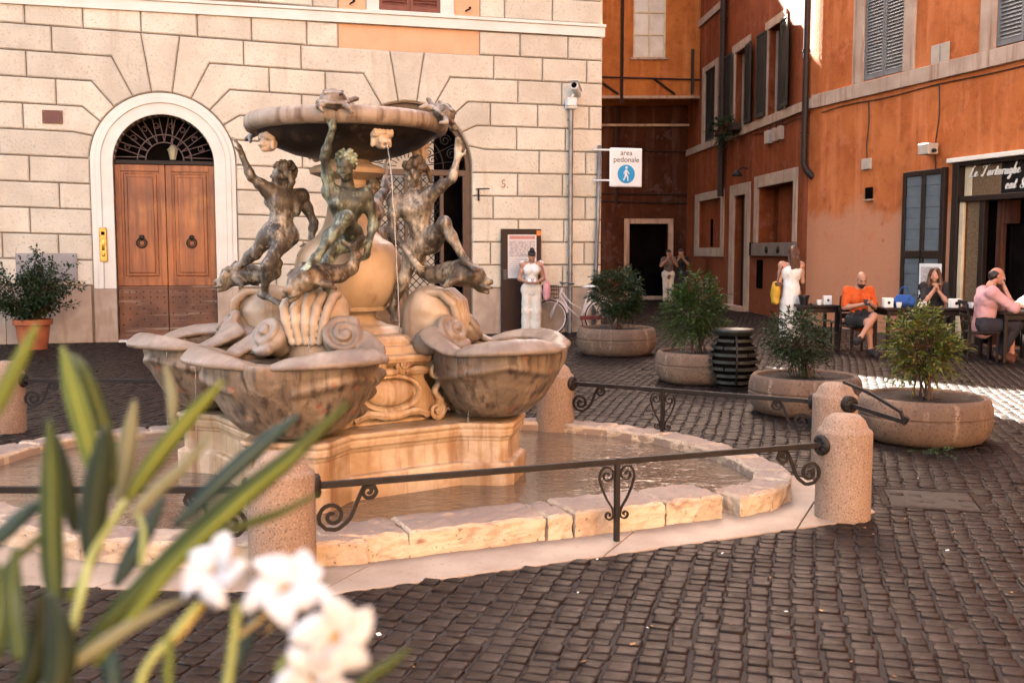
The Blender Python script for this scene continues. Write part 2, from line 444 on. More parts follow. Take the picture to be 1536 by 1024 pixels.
# ------------------------------------------------------------------ the ground
POOL = [(-.76, 5.32), (1.41, 6.27), (1.66, 6.44), (1.84, 6.7), (1.93, 7.05), (1.86, 7.55), (1.66, 8.08), (1.37, 8.55), (.95, 8.96), (.45, 9.24), (-.4, 9.42), (-1.5, 9.38), (-2.4, 9.15),
        (-3.15, 8.82), (-3.66, 8.55), (-3.95, 8.1), (-4.06, 7.4), (-3.92, 6.7), (-3.4, 6.05), (-2.8, 5.64), (-2.3, 5.38), (-1.65, 5.24), (-1.05, 5.27)]
def inside(p, poly):
    x, y = p; c = False; n = len(poly)
    for i in range(n):
        (x0, y0), (x1, y1) = poly[i][:2], poly[i - 1][:2]
        if (y0 > y) != (y1 > y) and x < (x1 - x0) * (y - y0) / (y1 - y0) + x0: c = not c
    return c
PAVE = [(-5.2, 4.95), (-2.47, 4.97), (-.86, 4.86), (-.4, 5.06), (1.95, 6.14), (2.3, 6.42), (2.32, 6.9), (2.15, 7.35), (1.8, 7.85), (1.0, 8.6), (-1, 9), (-3, 8.6), (-4.3, 8.2), (-5.2, 8.0)]
mb = MB(); mb.add([(-400, -300, -.006), (400, -300, -.006), (400, 600, -.006), (-400, 600, -.006)], [(0, 1, 2, 3)])
M['grout'] = mat('sandy_grout', (.021, .0135, .0098), (.012, .008, .006), 6, 6, .9, .4, 60, .006)
tag(mb.build('ground', M['grout']), kind='structure')
def cobbles():
    rs = np.random.RandomState(3); p = .098; a = R(-16); ca, sa = math.cos(a), math.sin(a)
    pts = []
    cx = -24.0
    while cx < 30:
        cw = .104 * rs.uniform(.9, 1.14)
        xs = 2.0 - .6 * (cx if cx > 0 else cx * .9) * .5 - 8 + rs.uniform(0, .1)
        v2 = cx + cw / 2; cx += cw
        while xs < 36:
            wd = .083 * rs.uniform(.78, 1.3)
            u2 = xs + wd / 2; xs += wd
            # columns run towards the far right, gently bowed
            x = v2 * ca - (u2 - 2.6) * sa - .0; y = 2.6 + v2 * sa * 1.0 + (u2 - 2.6) * ca
            x += .05 * math.sin(y * .9) + rs.uniform(-.009, .009); y += .05 * math.sin(x * 1.1)
            if y < 2.4 or y > 35.5 or abs(x) > .52 * y + 1.6: continue
            if y > 19 and (x < .8 or x > 6.9): continue
            if inside((x, y), POOL) or inside((x, y), PAVE): continue
            pts.append((x, y, wd, cw))
    P = np.array(pts); n = len(P)
    hx = (P[:, 3] / 2 - .0016) * rs.uniform(.93, 1.05, n); hy = P[:, 2] / 2 - .0022
    z = rs.normal(0, .0022, n); tx = rs.normal(0, .024, n); ty = rs.normal(0, .024, n); an = a + rs.normal(0, .05, n)
    V = []
    for (f, zz) in ((1.0, -.03), (1.0, -.007), (.94, -.0005), (.72, .0014)):
        for sx, sy in ((-1, -1), (1, -1), (1, 1), (-1, 1)):
            jx = rs.uniform(.86, 1.0, n); jy = rs.uniform(.86, 1.0, n)
            lx = hx * f * sx * jx; ly = hy * f * sy * jy
            zz_ = zz + (z + lx * tx + ly * ty if zz > -.02 else 0)
            V.append(np.stack([P[:, 0] + lx * np.cos(an) - ly * np.sin(an), P[:, 1] + lx * np.sin(an) + ly * np.cos(an), zz_ + np.zeros(n)], 1))
    V = np.stack(V, 1).reshape(-1, 3)
    q = []
    for k in range(3):
        for i in range(4): q.append((k * 4 + i, k * 4 + (i + 1) % 4, k * 4 + 4 + (i + 1) % 4, k * 4 + 4 + i))
    q.append((12, 13, 14, 15)); q = np.array(q)
    Q = (q[None] + 16 * np.arange(n)[:, None, None]).reshape(-1, 4)
    return V, Q
def cobble_mat():
    s = NT('basalt_sett'); g = s.n('ShaderNodeNewGeometry')
    col = s.ramp(g.outputs['Random Per Island'], [(0, (.0035, .0024, .0022)), (.45, (.0075, .0052, .0048)), (.8, (.0115, .008, .0074)), (1, (.022, .0155, .014))])
    col = s.mix(s.ramp(s.noise(.55, 5, .6), [(.4, 0.), (.7, .6)]), col, (.007, .005, .0047))
    col = s.mix(s.ramp(s.noise(38, 4, .7), [(.5, 0.), (.75, .5)]), col, (.03, .02, .014))
    s.set('Base Color', col); s.set('Roughness', s.ramp(s.noise(9, 4), [(.3, .36), (.7, .6)])); s.set('Specular IOR Level', .2); s.set('Specular Tint', (1, .68, .54))
    s.set('Normal', s.bump(s.noise(70, 5, .7), .35, .006)); return s.m
M['cobble'] = cobble_mat()
tag(np_obj('cobbled_pavement', cobbles(), M['cobble'], smooth=False), kind='structure')
# travertine paving round the pool: a thin sheet of slabs
M['paving'] = mat('travertine_paving', (.37, .28, .21), (.25, .18, .13), 2.2, 6, .65, .25, 45, .005, blotch=((.3, .19, .13), 3, .6, .75), speck=((.22, .13, .09), 45, .66), rand=.08)
mb = MB()
cuts = [(-5.2, -2.9), (-2.892, -1.75), (-1.742, -.62), (-.612, .55), (.558, 1.5), (1.508, 2.4)]
for x0, x1 in cuts:
    bm = bmesh.new(); vs = [bm.verts.new((x, y, 0)) for x, y in PAVE]; bm.faces.new(vs)
    for px_, nx_ in ((x0, (-1, .45, 0)), (x1, (1, -.45, 0))):
        g = bm.verts[:] + bm.edges[:] + bm.faces[:]
        bmesh.ops.bisect_plane(bm, geom=g, plane_co=(px_, 5.6, 0), plane_no=nx_, clear_outer=True)
    for f in bm.faces:
        pl = [(v.co.x, v.co.y) for v in f.verts]
        if len(pl) > 2: mb.prism(pl, -.03, .004, bev=.004)
    bm.free()
tag(mb.build('pool_paving', M['paving']), kind='structure')
# scraps of paper and leaf on the setts
rs = random.Random(11); mb = MB()
for k in range(90):
    Y = 3.6 + 9 * rs.random() ** 1.5; X = rs.uniform(-.3, .52) * Y
    if inside((X, Y), POOL) or inside((X, Y), PAVE): continue
    a = rs.uniform(0, 6.3); L = rs.uniform(.004, .012); W = L * rs.uniform(.3, .8); z = .008
    u = Vector((math.cos(a) * L, math.sin(a) * L, rs.uniform(-.002, .004))); v = Vector((-math.sin(a) * W, math.cos(a) * W, .001)); c = Vector((X, Y, z))
    mb.cur = 0 if rs.random() < .3 else 1
    mb.add([c - u - v, c + u - v, c + u + v, c - u + v, c + Vector((0, 0, .003)), c - Vector((0, 0, .003))], [(0, 1, 4), (1, 2, 4), (2, 3, 4), (3, 0, 4), (1, 0, 5), (2, 1, 5), (3, 2, 5), (0, 3, 5)])
M['leaf_bit'] = mat('dry_leaf', (.4, .22, .08), (.25, .12, .05), 30, 2, .8, 0)
tag(mb.build('litter', [M['white_paint'], M['leaf_bit']]), kind='stuff')

# ------------------------------------------------------------------ palazzo with rusticated wall
PA = G(130, 513.5); QA = Vector((132 / FPX * 21.0, 21.0, 0))
angA = math.atan2(QA.y - PA.y, QA.x - PA.x)
palazzo = thing('stone_palazzo', 'cream rusticated stone palazzo with an arched wooden double door behind the fountain', 'building', (PA.x, PA.y, 0), angA)
def zoff(s): return max(0.0, .14 * (4.6 - s) / 5.5)
def zc(n, s): return .903 + .4486 * n + zoff(s)
A1, A2, RO, ZS = 1.41, 5.84, 1.245, 3.2
SR = 9.76
JA = {5: 180, 6: 159, 7: 146, 8: 130, 9: 113, 10: 98}; JE = {6: 1.5, 7: 1.34, 8: 1.17, 9: .83, 10: .33}
mb = MB()
def block(poly, y=-.05):
    q = inset_poly(poly, .0095)
    mb.prism(q, 0.004, y, axis='y', bev=.02)
def edge_pts(c, side, n):
    """outline of the voussoir end of row n, bottom to top, on the given side of arch c"""
    out = []
    def jp(k):
        th = R(JA[k]) if side < 0 else R(180 - JA[k]); a = (c + (RO + .02) * math.cos(th), ZS + (RO + .02) * math.sin(th)); e = c + side * JE[k]
        return a, (e, zc(k, e))
    if n >= 6: a, e = jp(n); out += [e, a]
    else: out += [(c + side * (RO + .004), zc(n, c + side * RO))]
    t0 = JA[n] if n >= 6 else 180; t1 = JA[n + 1] if n + 1 >= 6 else None
    if n >= 5:
        ths = [t0 + (t1 - t0) * i / 4 for i in range(1, 4)]
        if n == 5: out.append((c + side * (RO + .004), max(ZS, zc(5, c + side * RO) + .01)))
        for th in ths:
            th = R(th) if side < 0 else R(180 - th); out.append((c + (RO + .012) * math.cos(th), ZS + (RO + .012) * math.sin(th)))
        a, e = jp(n + 1); out += [a, e]
    else: out.append((c + side * (RO + .004), zc(n + 1, c + side * RO)))
    return out
rj = random.Random(5)
def row(n, x0, x1, eL=None, eR=None, off=0.0):
    """blocks of row n between two ends; ends may be voussoir outlines"""
    js = []; x = math.ceil((x0 - off) / .97) * .97 + off
    lim0 = (max(p[0] for p in eL) if eL else x0) + .28; lim1 = (min(p[0] for p in eR) if eR else x1) - .28
    while x < x1:
        if lim0 < x < lim1: js.append(x + rj.uniform(-.05, .05))
        x += .97
    xs = [x0] + js + [x1]
    for i in range(len(xs) - 1):
        a, b = xs[i], xs[i + 1]; poly = []
        if i == 0 and eL: left = [tuple(p) for p in reversed(eL)]
        else: left = [(a, zc(n + 1, a)), (a, zc(n, a))]
        if i == len(xs) - 2 and eR: right = [tuple(p) for p in eR]
        else: right = [(b, zc(n, b)), (b, zc(n + 1, b))]
        block(left + right)
for n in range(0, 11):
    off = .12 + (.485 if n % 2 else 0)
    if n <= 9:
        row(n, -9, A1 - RO, None, edge_pts(A1, -1, n), off)
        row(n, A1 + RO, A2 - RO, edge_pts(A1, 1, n), edge_pts(A2, -1, n), off + .3)
        row(n, A2 + RO, SR, edge_pts(A2, 1, n), None, off + .1)
    else:
        row(n, -9, 4.55, None, None, off); row(n, 7.25, SR, None, None, off + .15)
for c in (A1, A2):
    pts = []
    for i in range(7):
        th = R(98 - 16 * i / 6); pts.append((c + (RO + .015) * math.cos(th), ZS + (RO + .015) * math.sin(th)))
    block(pts + [(c + .33, zc(10, c + .33)), (c - .33, zc(10, c - .33))])
for n in (12, 13, 14):
    z0 = 6.095 + (n - 12) * .4486; 
    for (a, b) in ((-9, 4.56), (7.26, SR)):
        x = a
        while x < b - .01:
            x2 = min(b, x + (.97 if x > a else .97 * (.5 + .5 * (n % 2))));
            if b - x2 < .3: x2 = b
            block([(x, z0 + zoff(x)), (x2, z0 + zoff(x2)), (x2, z0 + .4486 + zoff(x2)), (x, z0 + .4486 + zoff(x))]); x = x2
# right-hand return of the quoins
mb.build('ashlar', M['rustic'], palazzo)
# wall core with the two arched openings
mb = MB(); T = .36
def core(x0, x1, z0, z1): mb.box(x0, x1, 0, T, z0, z1)
r1, r2 = .868, RO
core(-9, A1 - r1, 0, 19); core(A1 + r1, A2 - r2, 0, 19); core(A2 + r2, SR - .03, 0, 19)
for c, r in ((A1, r1), (A2, r2)):
    mb.prism([(c + r, 19), (c - r, 19)] + [(c - p[0] + c, p[1]) for p in arc(c, ZS, r, 0, 180, 24)], 0, T, axis='y')
mb.prism([(-9, 1.4), (SR - .06, 1.4), (SR - .75, 12), (-9, 12)], 0, 19, axis='z')
mb.prism([(A1 + 1.5, T), (A2 - 1.6, T), (A2 - 1.6, 1.4), (A1 + 1.5, 1.4)], 0, 19)
mb.prism([(A2 + 1.6, T), (SR - .05, T), (SR - .06, 1.4), (A2 + 1.6, 1.4)], 0, 19)
mb.build('wall', M['groove'], palazzo)
mb = MB()
mb.box(-9, SR + .03, -.09, .0, 5.845, 6.03); mb.box(-9, SR + .045, -.115, .0, 6.032, 6.088)
mb.build('string_course', M['white_stone'], palazzo, bevel=.006)
mb = MB(); mb.box(4.56, 7.24, -.012, -.0, zc(10, 5) + .0, 5.84); mb.box(4.57, 5.07, -.012, 0, 6.09, 7.5); mb.box(6.75, 7.25, -.012, 0, 6.09, 7.5)
mb.build('plaster_panel', M['peach'], palazzo)
for (a, b) in ((-9, -6), (-6, -4.2), (-4.2, -2.6), (-2.6, -1.3), (-1.3, .12), (2.66, 3.8), (3.8, 4.57), (7.09, 8.2), (8.2, 9.0), (9.0, SR)):
    zt = min(zc(0, a), zc(0, b)) - .006
    mb = MB(); mb.prism([(a + .004, 0), (b - .004, 0), (b - .004, zt), (a + .004, zt)], 0, -.055, axis='y', bev=.006)
    mb.build('dado_slab', M['dado'], palazzo)
# door surround
def ring(mb, c, ri, ro, y0, y1, zb):
    o = arc(c, ZS, ro, 0, 180, 28); i = arc(c, ZS, ri, 180, 0, 28)
    mb.prism([(c + ro, zb)] + o + [(c - ro, zb), (c - ri, zb)] + i + [(c + ri, zb)], y0, y1, axis='y', bev=.006)
mb = MB(); ring(mb, A1, .868, 1.07, .36, -.05, .96); ring(mb, A1, 1.07, 1.16, .0, -.072, .96); ring(mb, A1, 1.16, 1.243, .0, -.058, .96)
mb.build('door_surround', M['white_stone'], palazzo)
for sgn in (-1, 1): mb = MB(); mb.bbox(*sorted((A1 + sgn * .868, A1 + sgn * 1.25)), -.085, .36, 0, .955, .008); mb.build('surround_plinth', M['dado'], palazzo)
mb = MB(); mb.box(A1 - .86, A1 + .86, -.12, .36, -.02, .03); mb.build('threshold', M['white_stone'], palazzo)
for sgn in (-1, 1):
    mb = MB(); a, b = (A1 - .862, A1 - .006) if sgn < 0 else (A1 + .006, A1 + .862)
    mb.box(a, b, .21, .27, 1.0, 3.19)
    for (u0, u1, v0, v1) in ((a, a + .1, 1.0, 3.19), (b - .1, b, 1.0, 3.19), (a + .1, b - .1, 1.0, 1.13), (a + .1, b - .1, 3.07, 3.19)): mb.bbox(u0, u1, .175, .215, v0, v1, .004)
    mb.bbox(a + .14, b - .14, .185, .215, 1.17, 3.03, .014); mb.bbox(a + .2, b - .2, .172, .19, 1.23, 2.97, .012)
    leaf = mb.build('door_leaf', M['wood'], palazzo, bevel=.003)
    mb = MB(); mb.bbox(a, b, .16, .27, .03, .995, .006); mb.bbox(a, b, .15, .165, .95, .99, .003); mb.bbox(a, b, .15, .165, .03, .22, .003)
    mb.cur = 1
    for j in range(7):
        for i in range(7):
            if (i + j) % 2 == 0 or j > 4: mb.ell((a + .07 + i * (b - a - .14) / 6, .158, .29 + j * .1), .013, 8)
    low = mb.build('studded_foot', [M['wood_low'], M['iron']], leaf)
    mb = MB(); cx = (a + b) / 2; cz = 1.78
    mb.ell((cx, .165, cz + .1), (.05, .03, .05), 12)
    mb.tube([(cx + .085 * math.sin(t), .135 + .0 * t, cz + .085 * math.cos(t)) for t in [2 * math.pi * i / 24 for i in range(25)]], .013, 8)
    mb.tube([(cx + .05 * math.sin(t), .15, cz + .05 * math.cos(t)) for t in [2 * math.pi * i / 16 for i in range(17)]], .009, 6)
    mb.build('ring_handle', M['iron'], leaf, smooth=True)
mb = MB(); mb.bbox(A1 - .865, A1 + .865, .14, .3, 3.19, 3.27, .01); mb.build('transom', M['dark_wood'], palazzo)
mb = MB(); mb.box(A1 - .9, A1 + .9, .56, .58, 3.2, 4.12); mb.build('fanlight_dark_sheet', M['dark'], palazzo)  # dark sheet behind the grille, stands in for the unlit hall
mb = MB(); yb = .25
for rr in (.33, .47, .86):
    mb.tube([(A1 + rr * math.cos(R(t)), yb, 3.27 + rr * math.sin(R(t))) for t in range(0, 181, 6)], .011, 6)
for k in range(9):
    t = 90 + (k - 4) * 20; 
    for dt in (-6, 6):
        c0 = (A1 + .34 * math.cos(R(t)), yb, 3.27 + .34 * math.sin(R(t))); c1 = (A1 + .84 * math.cos(R(t + dt)), yb + .01, 3.27 + .8 * math.sin(R(t + dt)))
        mb.tube([c0, c1], .0085, 5)
    if k % 2:
        for sg in (-1, 1):
            cc = (A1 + .68 * math.cos(R(t + sg * 9)), 3.27 + .64 * math.sin(R(t + sg * 9)))
            mb.tube([(cc[0] + (.06 - .002 * q) * math.cos(q * .5 * sg), yb, cc[1] + (.06 - .002 * q) * math.sin(q * .5 * sg)) for q in range(18)], .006, 5)
mb.build('fanlight_grille', mat('fan_iron', (.14, .09, .08), (.1, .06, .055), 5, 3, .5, 0), palazzo)
mb = MB(); mb.lathe([(.0, -.12), (.05, -.11), (.085, .06), (.1, .07), (.07, .1), (.02, .16), (.0, .17)], 6, (A1 + .13, .46, 3.42)); mb.tube([(A1 + .13, .46, 3.57), (A1 + .13, .46, 4.05)], .004, 5)
s_ = NT('lantern_glow'); s_.set('Base Color', (.35, .28, .17)); s_.set('Emission Color', (1, .8, .5)); s_.set('Emission Strength', .004)
mb.build('lantern', s_.m, palazzo)
# gate in the second arch
mb = MB()
ring(mb, A2, RO - .09, RO - .005, .1, .2, .02)
mb.bbox(A2 - RO + .05, A2 + RO - .05, .1, .2, 3.08, 3.2, .01)
for x in (A2 - 1.13, A2 - .02, A2 + 1.13, A2 + .68): mb.bbox(x - .035, x + .035, .11, .19, .05, 3.1, .006)
gate = mb.build('gate_frame', mat('bronze_joinery', (.075, .035, .025), (.05, .025, .018), 4, 3, .4, 0), palazzo)
mb = MB()
for (x0, x1) in ((A2 - 1.1, A2 - .05), (A2 + .02, A2 + .66)):
    for z0 in (.3,):
        d = .15; k = -30
        for k in range(-22, 40):
            for sg in (1, -1):
                # clip the diagonal to the leaf
                pts = []
                for q in range(0, 41):
                    x = x0 + (x1 - x0) * q / 40; z = (z0 + k * d + (x - x0) * sg * 1.0)
                    if z0 <= z <= 3.06: pts.append((x, .155 + (.012 if sg > 0 else 0), z))
                if len(pts) > 1: mb.tube([pts[0], pts[-1]], .009, 4)
for rr in (.35, .72): mb.tube([(A2 + rr * math.cos(R(t)), .15, 3.22 + rr * math.sin(R(t))) for t in range(0, 181, 8)], .012, 6)
for k in range(10):
    t = 9 + k * 18
    mb.tube([(A2 + .2 * math.cos(R(t)), .15, 3.22 + .2 * math.sin(R(t))), (A2 + 1.16 * math.cos(R(t)), .15, 3.22 + 1.16 * math.sin(R(t)))], .01, 5)
    for (r0, rad, tt) in ((.93, .12, t + 9), (.53, .1, t + 9)):
        cc = (A2 + r0 * math.cos(R(tt)), 3.22 + r0 * math.sin(R(tt)))
        if k < 9: mb.tube([(cc[0] + (rad - .0045 * q) * math.cos(q * .5), .15, cc[1] + (rad - .0045 * q) * math.sin(q * .5)) for q in range(22)], .0095, 5)
mb.build('iron_grille', M['iron'], palazzo)
mb = MB(); mb.box(A2 - 1.1, A2 + .62, .62, .66, .3, 3.95); pb = mb.build('pale_blind', mat('cream_blind', (.72, .62, .48), (.6, .5, .38), 1.5, 3, .7, 0), palazzo)  # plain pale sheet behind the grille
mb = MB(); mb.box(A2 - 1.28, A2 + 1.28, 1.0, 1.02, 0, 4.6); mb.build('hall_dark_sheet', M['dark'], palazzo)  # dark sheet across the arch in place of an unlit interior
# window above the string course
mb = MB(); mb.bbox(5.08, 5.315, -.07, 0, 6.09, 8.3, .006); mb.bbox(6.48, 6.74, -.07, 0, 6.09, 8.3, .006); mb.bbox(5.06, 6.76, -.1, -.0, 6.09, 6.115, .004)
wf = mb.build('window_surround', M['white_stone'], palazzo)
def shutter_leaf(mb, x0, x1, z0, z1, y, t=.045, slat=.055, mid=True, M4=None):
    fr = .055
    mb.box(x0, x0 + fr, y, y + t, z0, z1, M4); mb.box(x1 - fr, x1, y, y + t, z0, z1, M4)
    mb.box(x0 + fr, x1 - fr, y, y + t, z0, z0 + fr * 1.6, M4); mb.box(x0 + fr, x1 - fr, y, y + t, z1 - fr, z1, M4)
    mb.box(x0 + fr, x1 - fr, y + t * .8, y + t * .95, z0 + fr, z1 - fr, M4)
    z = z0 + fr * 1.6 + .01
    while z < z1 - fr - slat * .6:
        vs = [(x0 + fr, y + .004, z), (x1 - fr, y + .004, z), (x1 - fr, y + t * .78, z + slat * .75), (x0 + fr, y + t * .78, z + slat * .75)]
        vs += [(v[0], v[1], v[2] + .009) for v in vs]; vs = [Vector(v) for v in vs]
        if M4 is not None: vs = [M4 @ v for v in vs]
        mb.add(vs, [(3, 2, 1, 0), (4, 5, 6, 7), (0, 1, 5, 4), (1, 2, 6, 5), (2, 3, 7, 6), (3, 0, 4, 7)])
        z += slat
for (a, b) in ((5.325, 5.895), (5.905, 6.47)):
    mb = MB(); shutter_leaf(mb, a, b, 6.14, 8.2, -.035); mb.build('shutter', M['shutter_red'], palazzo)
# shutter stays
for x in (4.78, 6.98):
    mb = MB(); mb.tube([(x, 0, 6.2), (x, -.1, 6.2), (x + .06, -.12, 6.22)], .016, 6); mb.ell((x + .06, -.12, 6.24), .03, 8); mb.build('shutter_stay', M['iron'], palazzo, smooth=True)
# carved house number and little hook
def text_obj(name, body, size, m, parent, loc, rot=(R(90), 0, 0), ext=.002, align='CENTER', shear=0, off=0.0, sp=1.0):
    c = bpy.data.curves.new(name, 'FONT'); c.body = body; c.size = size; c.extrude = ext; c.align_x = align; c.align_y = 'CENTER'; c.shear = shear; c.offset = off; c.space_character = sp
    t = bpy.data.objects.new(name, c); COL.objects.link(t)
    dg = bpy.context.evaluated_depsgraph_get(); me = bpy.data.meshes.new_from_object(t.evaluated_get(dg)); me.materials.clear(); me.materials.append(m)
    bpy.data.objects.remove(t); o = bpy.data.objects.new(name, me); link(o, parent); o.location = loc; o.rotation_euler = rot
    return o
text_obj('house_number', '5.', .22, M['groove'], palazzo, (7.74, -.051, 2.93))
mb = MB(); mb.tube([(7.17, -.02, 2.83), (7.17, -.12, 2.83), (7.42, -.12, 2.84)], .012, 6); mb.tube([(7.2, -.12, 2.83), (7.2, -.12, 2.6)], .02, 6); mb.build('wall_hook', M['iron'], palazzo)

def local(o, x, y, z):
    return Matrix.Translation(o.location) @ Matrix.Rotation(o.rotation_euler.z, 4, 'Z') @ Vector((x, y, z))
def on_palazzo(name, label, cat, x, z, y=-.05, group=None):
    p = local(palazzo, x, y, z); return thing(name, label, cat, p, angA, group)
t = on_palazzo('wall_plaque', 'small dark red brown plaque on the stone wall left of the arched door', 'plaque', -.415, 3.96)
mb = MB(); mb.bbox(-.165, .165, -.02, 0, -.115, .115, .005); mb.build('plate', M['plaque'], t)
mb = MB(); [mb.ell((x, -.02, z), .01, 6) for x in (-.14, .14) for z in (-.09, .09)]; mb.build('screws', M['brass'], t)
t = on_palazzo('utility_cover', 'grey metal utility cover with four bolts set in the wall beside the potted shrub', 'cover', -.6, 1.345, -.058)
mb = MB(); mb.bbox(-.5, .5, -.025, 0, -.25, .25, .006); mb.build('cover_plate', M['grey_metal'], t)
mb = MB(); [mb.ell((x, -.027, z), .016, 8) for x in (-.44, -.1, .1, .44) for z in (-.2, .2)]; mb.build('bolts', M['iron'], t)
t = on_palazzo('door_intercom', 'polished brass intercom plate on the white surround left of the door', 'intercom', .345, 1.745, -.072)
mb = MB(); mb.bbox(-.065, .065, -.02, 0, -.3, .3, .012); mb.build('plate', M['brass'], t)
mb = MB(); mb.bbox(-.03, .03, -.03, -.018, .17, .23, .004); mb.build('speaker_slot', M['dark'], t)
mb = MB(); mb.ell((0, -.03, -.18), (.032, .02, .032), 12); mb.bbox(-.022, .022, -.03, -.018, -.1, .12, .003); mb.build('bell_push', M['brass'], t, smooth=True)

# ------------------------------------------------------------------ orange corner house on the right
BL0 = Vector((5.869, 35.53, 0)); BC = Vector((6.648, 23.108, 0)); BR = Vector((8.376, 17.241, 0))
house = thing('orange_corner_house', 'orange stucco corner house with grey shutters and a cafe on its ground floor', 'building', (BC.x, BC.y, 0))
def frame(p, q):
    d = q - p; a = math.atan2(d.y, d.x)
    return Matrix.Translation(p - BC) @ Matrix.Rotation(a, 4, 'Z')
LW = (BC - BL0).length; FL = frame(BL0, BC); FR = frame(BC, BR)
# local frames: x along the wall to the right, -y out of the wall
def holed(mb, F, x0, x1, z0, z1, holes):
    xs = sorted({x0, x1, *[h[0] for h in holes], *[h[1] for h in holes]}); zs = sorted({z0, z1, *[h[2] for h in holes], *[h[3] for h in holes]})
    for i in range(len(xs) - 1):
        for j in range(len(zs) - 1):
            cx, cz = (xs[i] + xs[i + 1]) / 2, (zs[j] + zs[j + 1]) / 2
            if any(h[0] < cx < h[1] and h[2] < cz < h[3] for h in holes): continue
            mb.add([F @ Vector(v) for v in ((xs[i], 0, zs[j]), (xs[i + 1], 0, zs[j]), (xs[i + 1], 0, zs[j + 1]), (xs[i], 0, zs[j + 1]))], [(0, 1, 2, 3)])
    for (a, b, c, d, dep) in holes:
        q = [(a, c), (b, c), (b, d), (a, d)]
        for k in range(4):
            p0, p1 = q[k], q[(k + 1) % 4]
            mb.add([F @ Vector(v) for v in ((p0[0], 0, p0[1]), (p1[0], 0, p1[1]), (p1[0], dep, p1[1]), (p0[0], dep, p0[1]))], [(0, 1, 2, 3)])
        mb.add([F @ Vector(v) for v in ((a, dep, c), (b, dep, c), (b, dep, d), (a, dep, d))], [(0, 1, 2, 3)])
holesL = [(2.2, 4.9, 1.72, 3.19, .1), (6.3, 7.4, 0, 3.15, .5), (8.54, 11.3, 1.83, 3.25, .4), (2.77, 4.0, 5.0, 7.15, .12), (6.15, 7.25, 5.0, 7.1, .3), (9.12, 10.22, 5.0, 7.13, .3)]
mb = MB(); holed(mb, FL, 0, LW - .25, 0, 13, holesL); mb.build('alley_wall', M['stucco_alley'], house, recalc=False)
mb = MB(); holesR = [(1.78, 3.05, 5.06, 7.4, .1), (5.47, 6.7, 5.05, 7.4, .1), (4.56, 8.3, 0, 3.2, 2.2)]
holed(mb, FR, .25, 22, 0, 13, holesR)
# rounded corner between the two
c0, c1 = FL @ Vector((LW - .25, 0, 0)), FR @ Vector((.25, 0, 0)); prev = c0
cs = [c0] + [c0 * (1 - t) ** 2 + Vector((0, 0, 0)) * 2 * t * (1 - t) + c1 * t * t for t in (.25, .5, .75)] + [c1]
for a, b in zip(cs[:-1], cs[1:]): mb.add([a, b, b + Vector((0, 0, 13)), a + Vector((0, 0, 13))], [(0, 1, 2, 3)])
e = FR @ Vector((22, 0, 0)); l = FL @ Vector((0, 0, 0))
ring_ = [l, FL @ Vector((LW - .25, 0, 0)), c1, e, Vector((e.x + 6, e.y + 3, 0)), Vector((e.x + 6, l.y, 0))]
mb.add([p + Vector((0, 0, 13)) for p in ring_], [tuple(range(6))])
mb.add([ring_[3], ring_[4], ring_[4] + Vector((0, 0, 13)), ring_[3] + Vector((0, 0, 13))], [(0, 1, 2, 3)])
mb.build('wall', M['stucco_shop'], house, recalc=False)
def FB(mb, F, x0, x1, y0, y1, z0, z1, b=.008): mb.bbox(x0, x1, y0, y1, z0, z1, b, F)
mb = MB(); FB(mb, FL, 0, LW + .03, -.07, 0, 4.765, 4.985); FB(mb, FL, 0, 5.1, -.07, 0, 8.68, 8.9)
for a, b in zip(cs[:-1], cs[1:]): pass
FB(mb, FR, .0, 22, -.07, 0, 4.745, 5.03)
mb.build('string_course', M['trim'], house)
def surround(F, x0, x1, z0, z1, xi0, xi1, zi0, zi1, name='window_surround', y=-.045, m='trim', sill=True):
    mb = MB(); FB(mb, F, x0, xi0, y, .02, z0, z1); FB(mb, F, xi1, x1, y, .02, z0, z1); FB(mb, F, xi0, xi1, y, .02, zi1, z1)
    if sill and zi0 > z0: FB(mb, F, xi0, xi1, y, .02, z0, zi0)
    return mb.build(name, M[m], house)
surround(FL, 2.45, 4.3, 4.99, 7.33, 2.77, 4.0, 4.99, 7.15)
surround(FL, 5.85, 7.57, 4.99, 7.34, 6.15, 7.25, 4.99, 7.1)
surround(FL, 8.9, 10.5, 4.99, 7.34, 9.12, 10.22, 4.99, 7.13)
surround(FL, 1.7, 5.2, 1.45, 3.43, 2.2, 4.9, 1.72, 3.19)
surround(FL, 5.87, 7.82, 0, 3.46, 6.3, 7.4, 0, 3.15, name='door_surround')
surround(FL, 8.22, 11.53, 1.84, 3.55, 8.54, 11.3, 1.84, 3.25)
surround(FR, 1.43, 3.38, 5.035, 7.7, 1.78, 3.05, 5.035, 7.4)
surround(FR, 5.11, 7.05, 5.035, 7.7, 5.47, 6.7, 5.035, 7.4)
mb = MB(); FB(mb, FL, 8.24, 11.56, -.1, .05, 1.5, 1.83); slab = mb.build('bench_slab', mat('grey_slab', (.2, .15, .13), (.15, .11, .09), 3, 4, .8, .2), house)
mb = MB()
for x in (9.6, 10.5):
    mb = MB(); mb.ell((x, -.12, 1.66), (.09, .04, .1), 10); mb2 = MB(); mb2.add([FL @ Vector(v) for v in mb.v], mb.f); mb2.build('iron_boss', M['iron'], slab, smooth=True)
for q_ in ((8.5, 9.0, -.02, .01, .66, 1.4), (7.95, 8.15, -.06, .01, 1.5, 1.85), (3.3, 3.55, .085, .11, 1.75, 2.6), (10.4, 10.95, .36, .42, 2.2, 2.9)): mb = MB(); FB(mb, FL, *q_); mb.build('vent_slot', M['dark'], house)
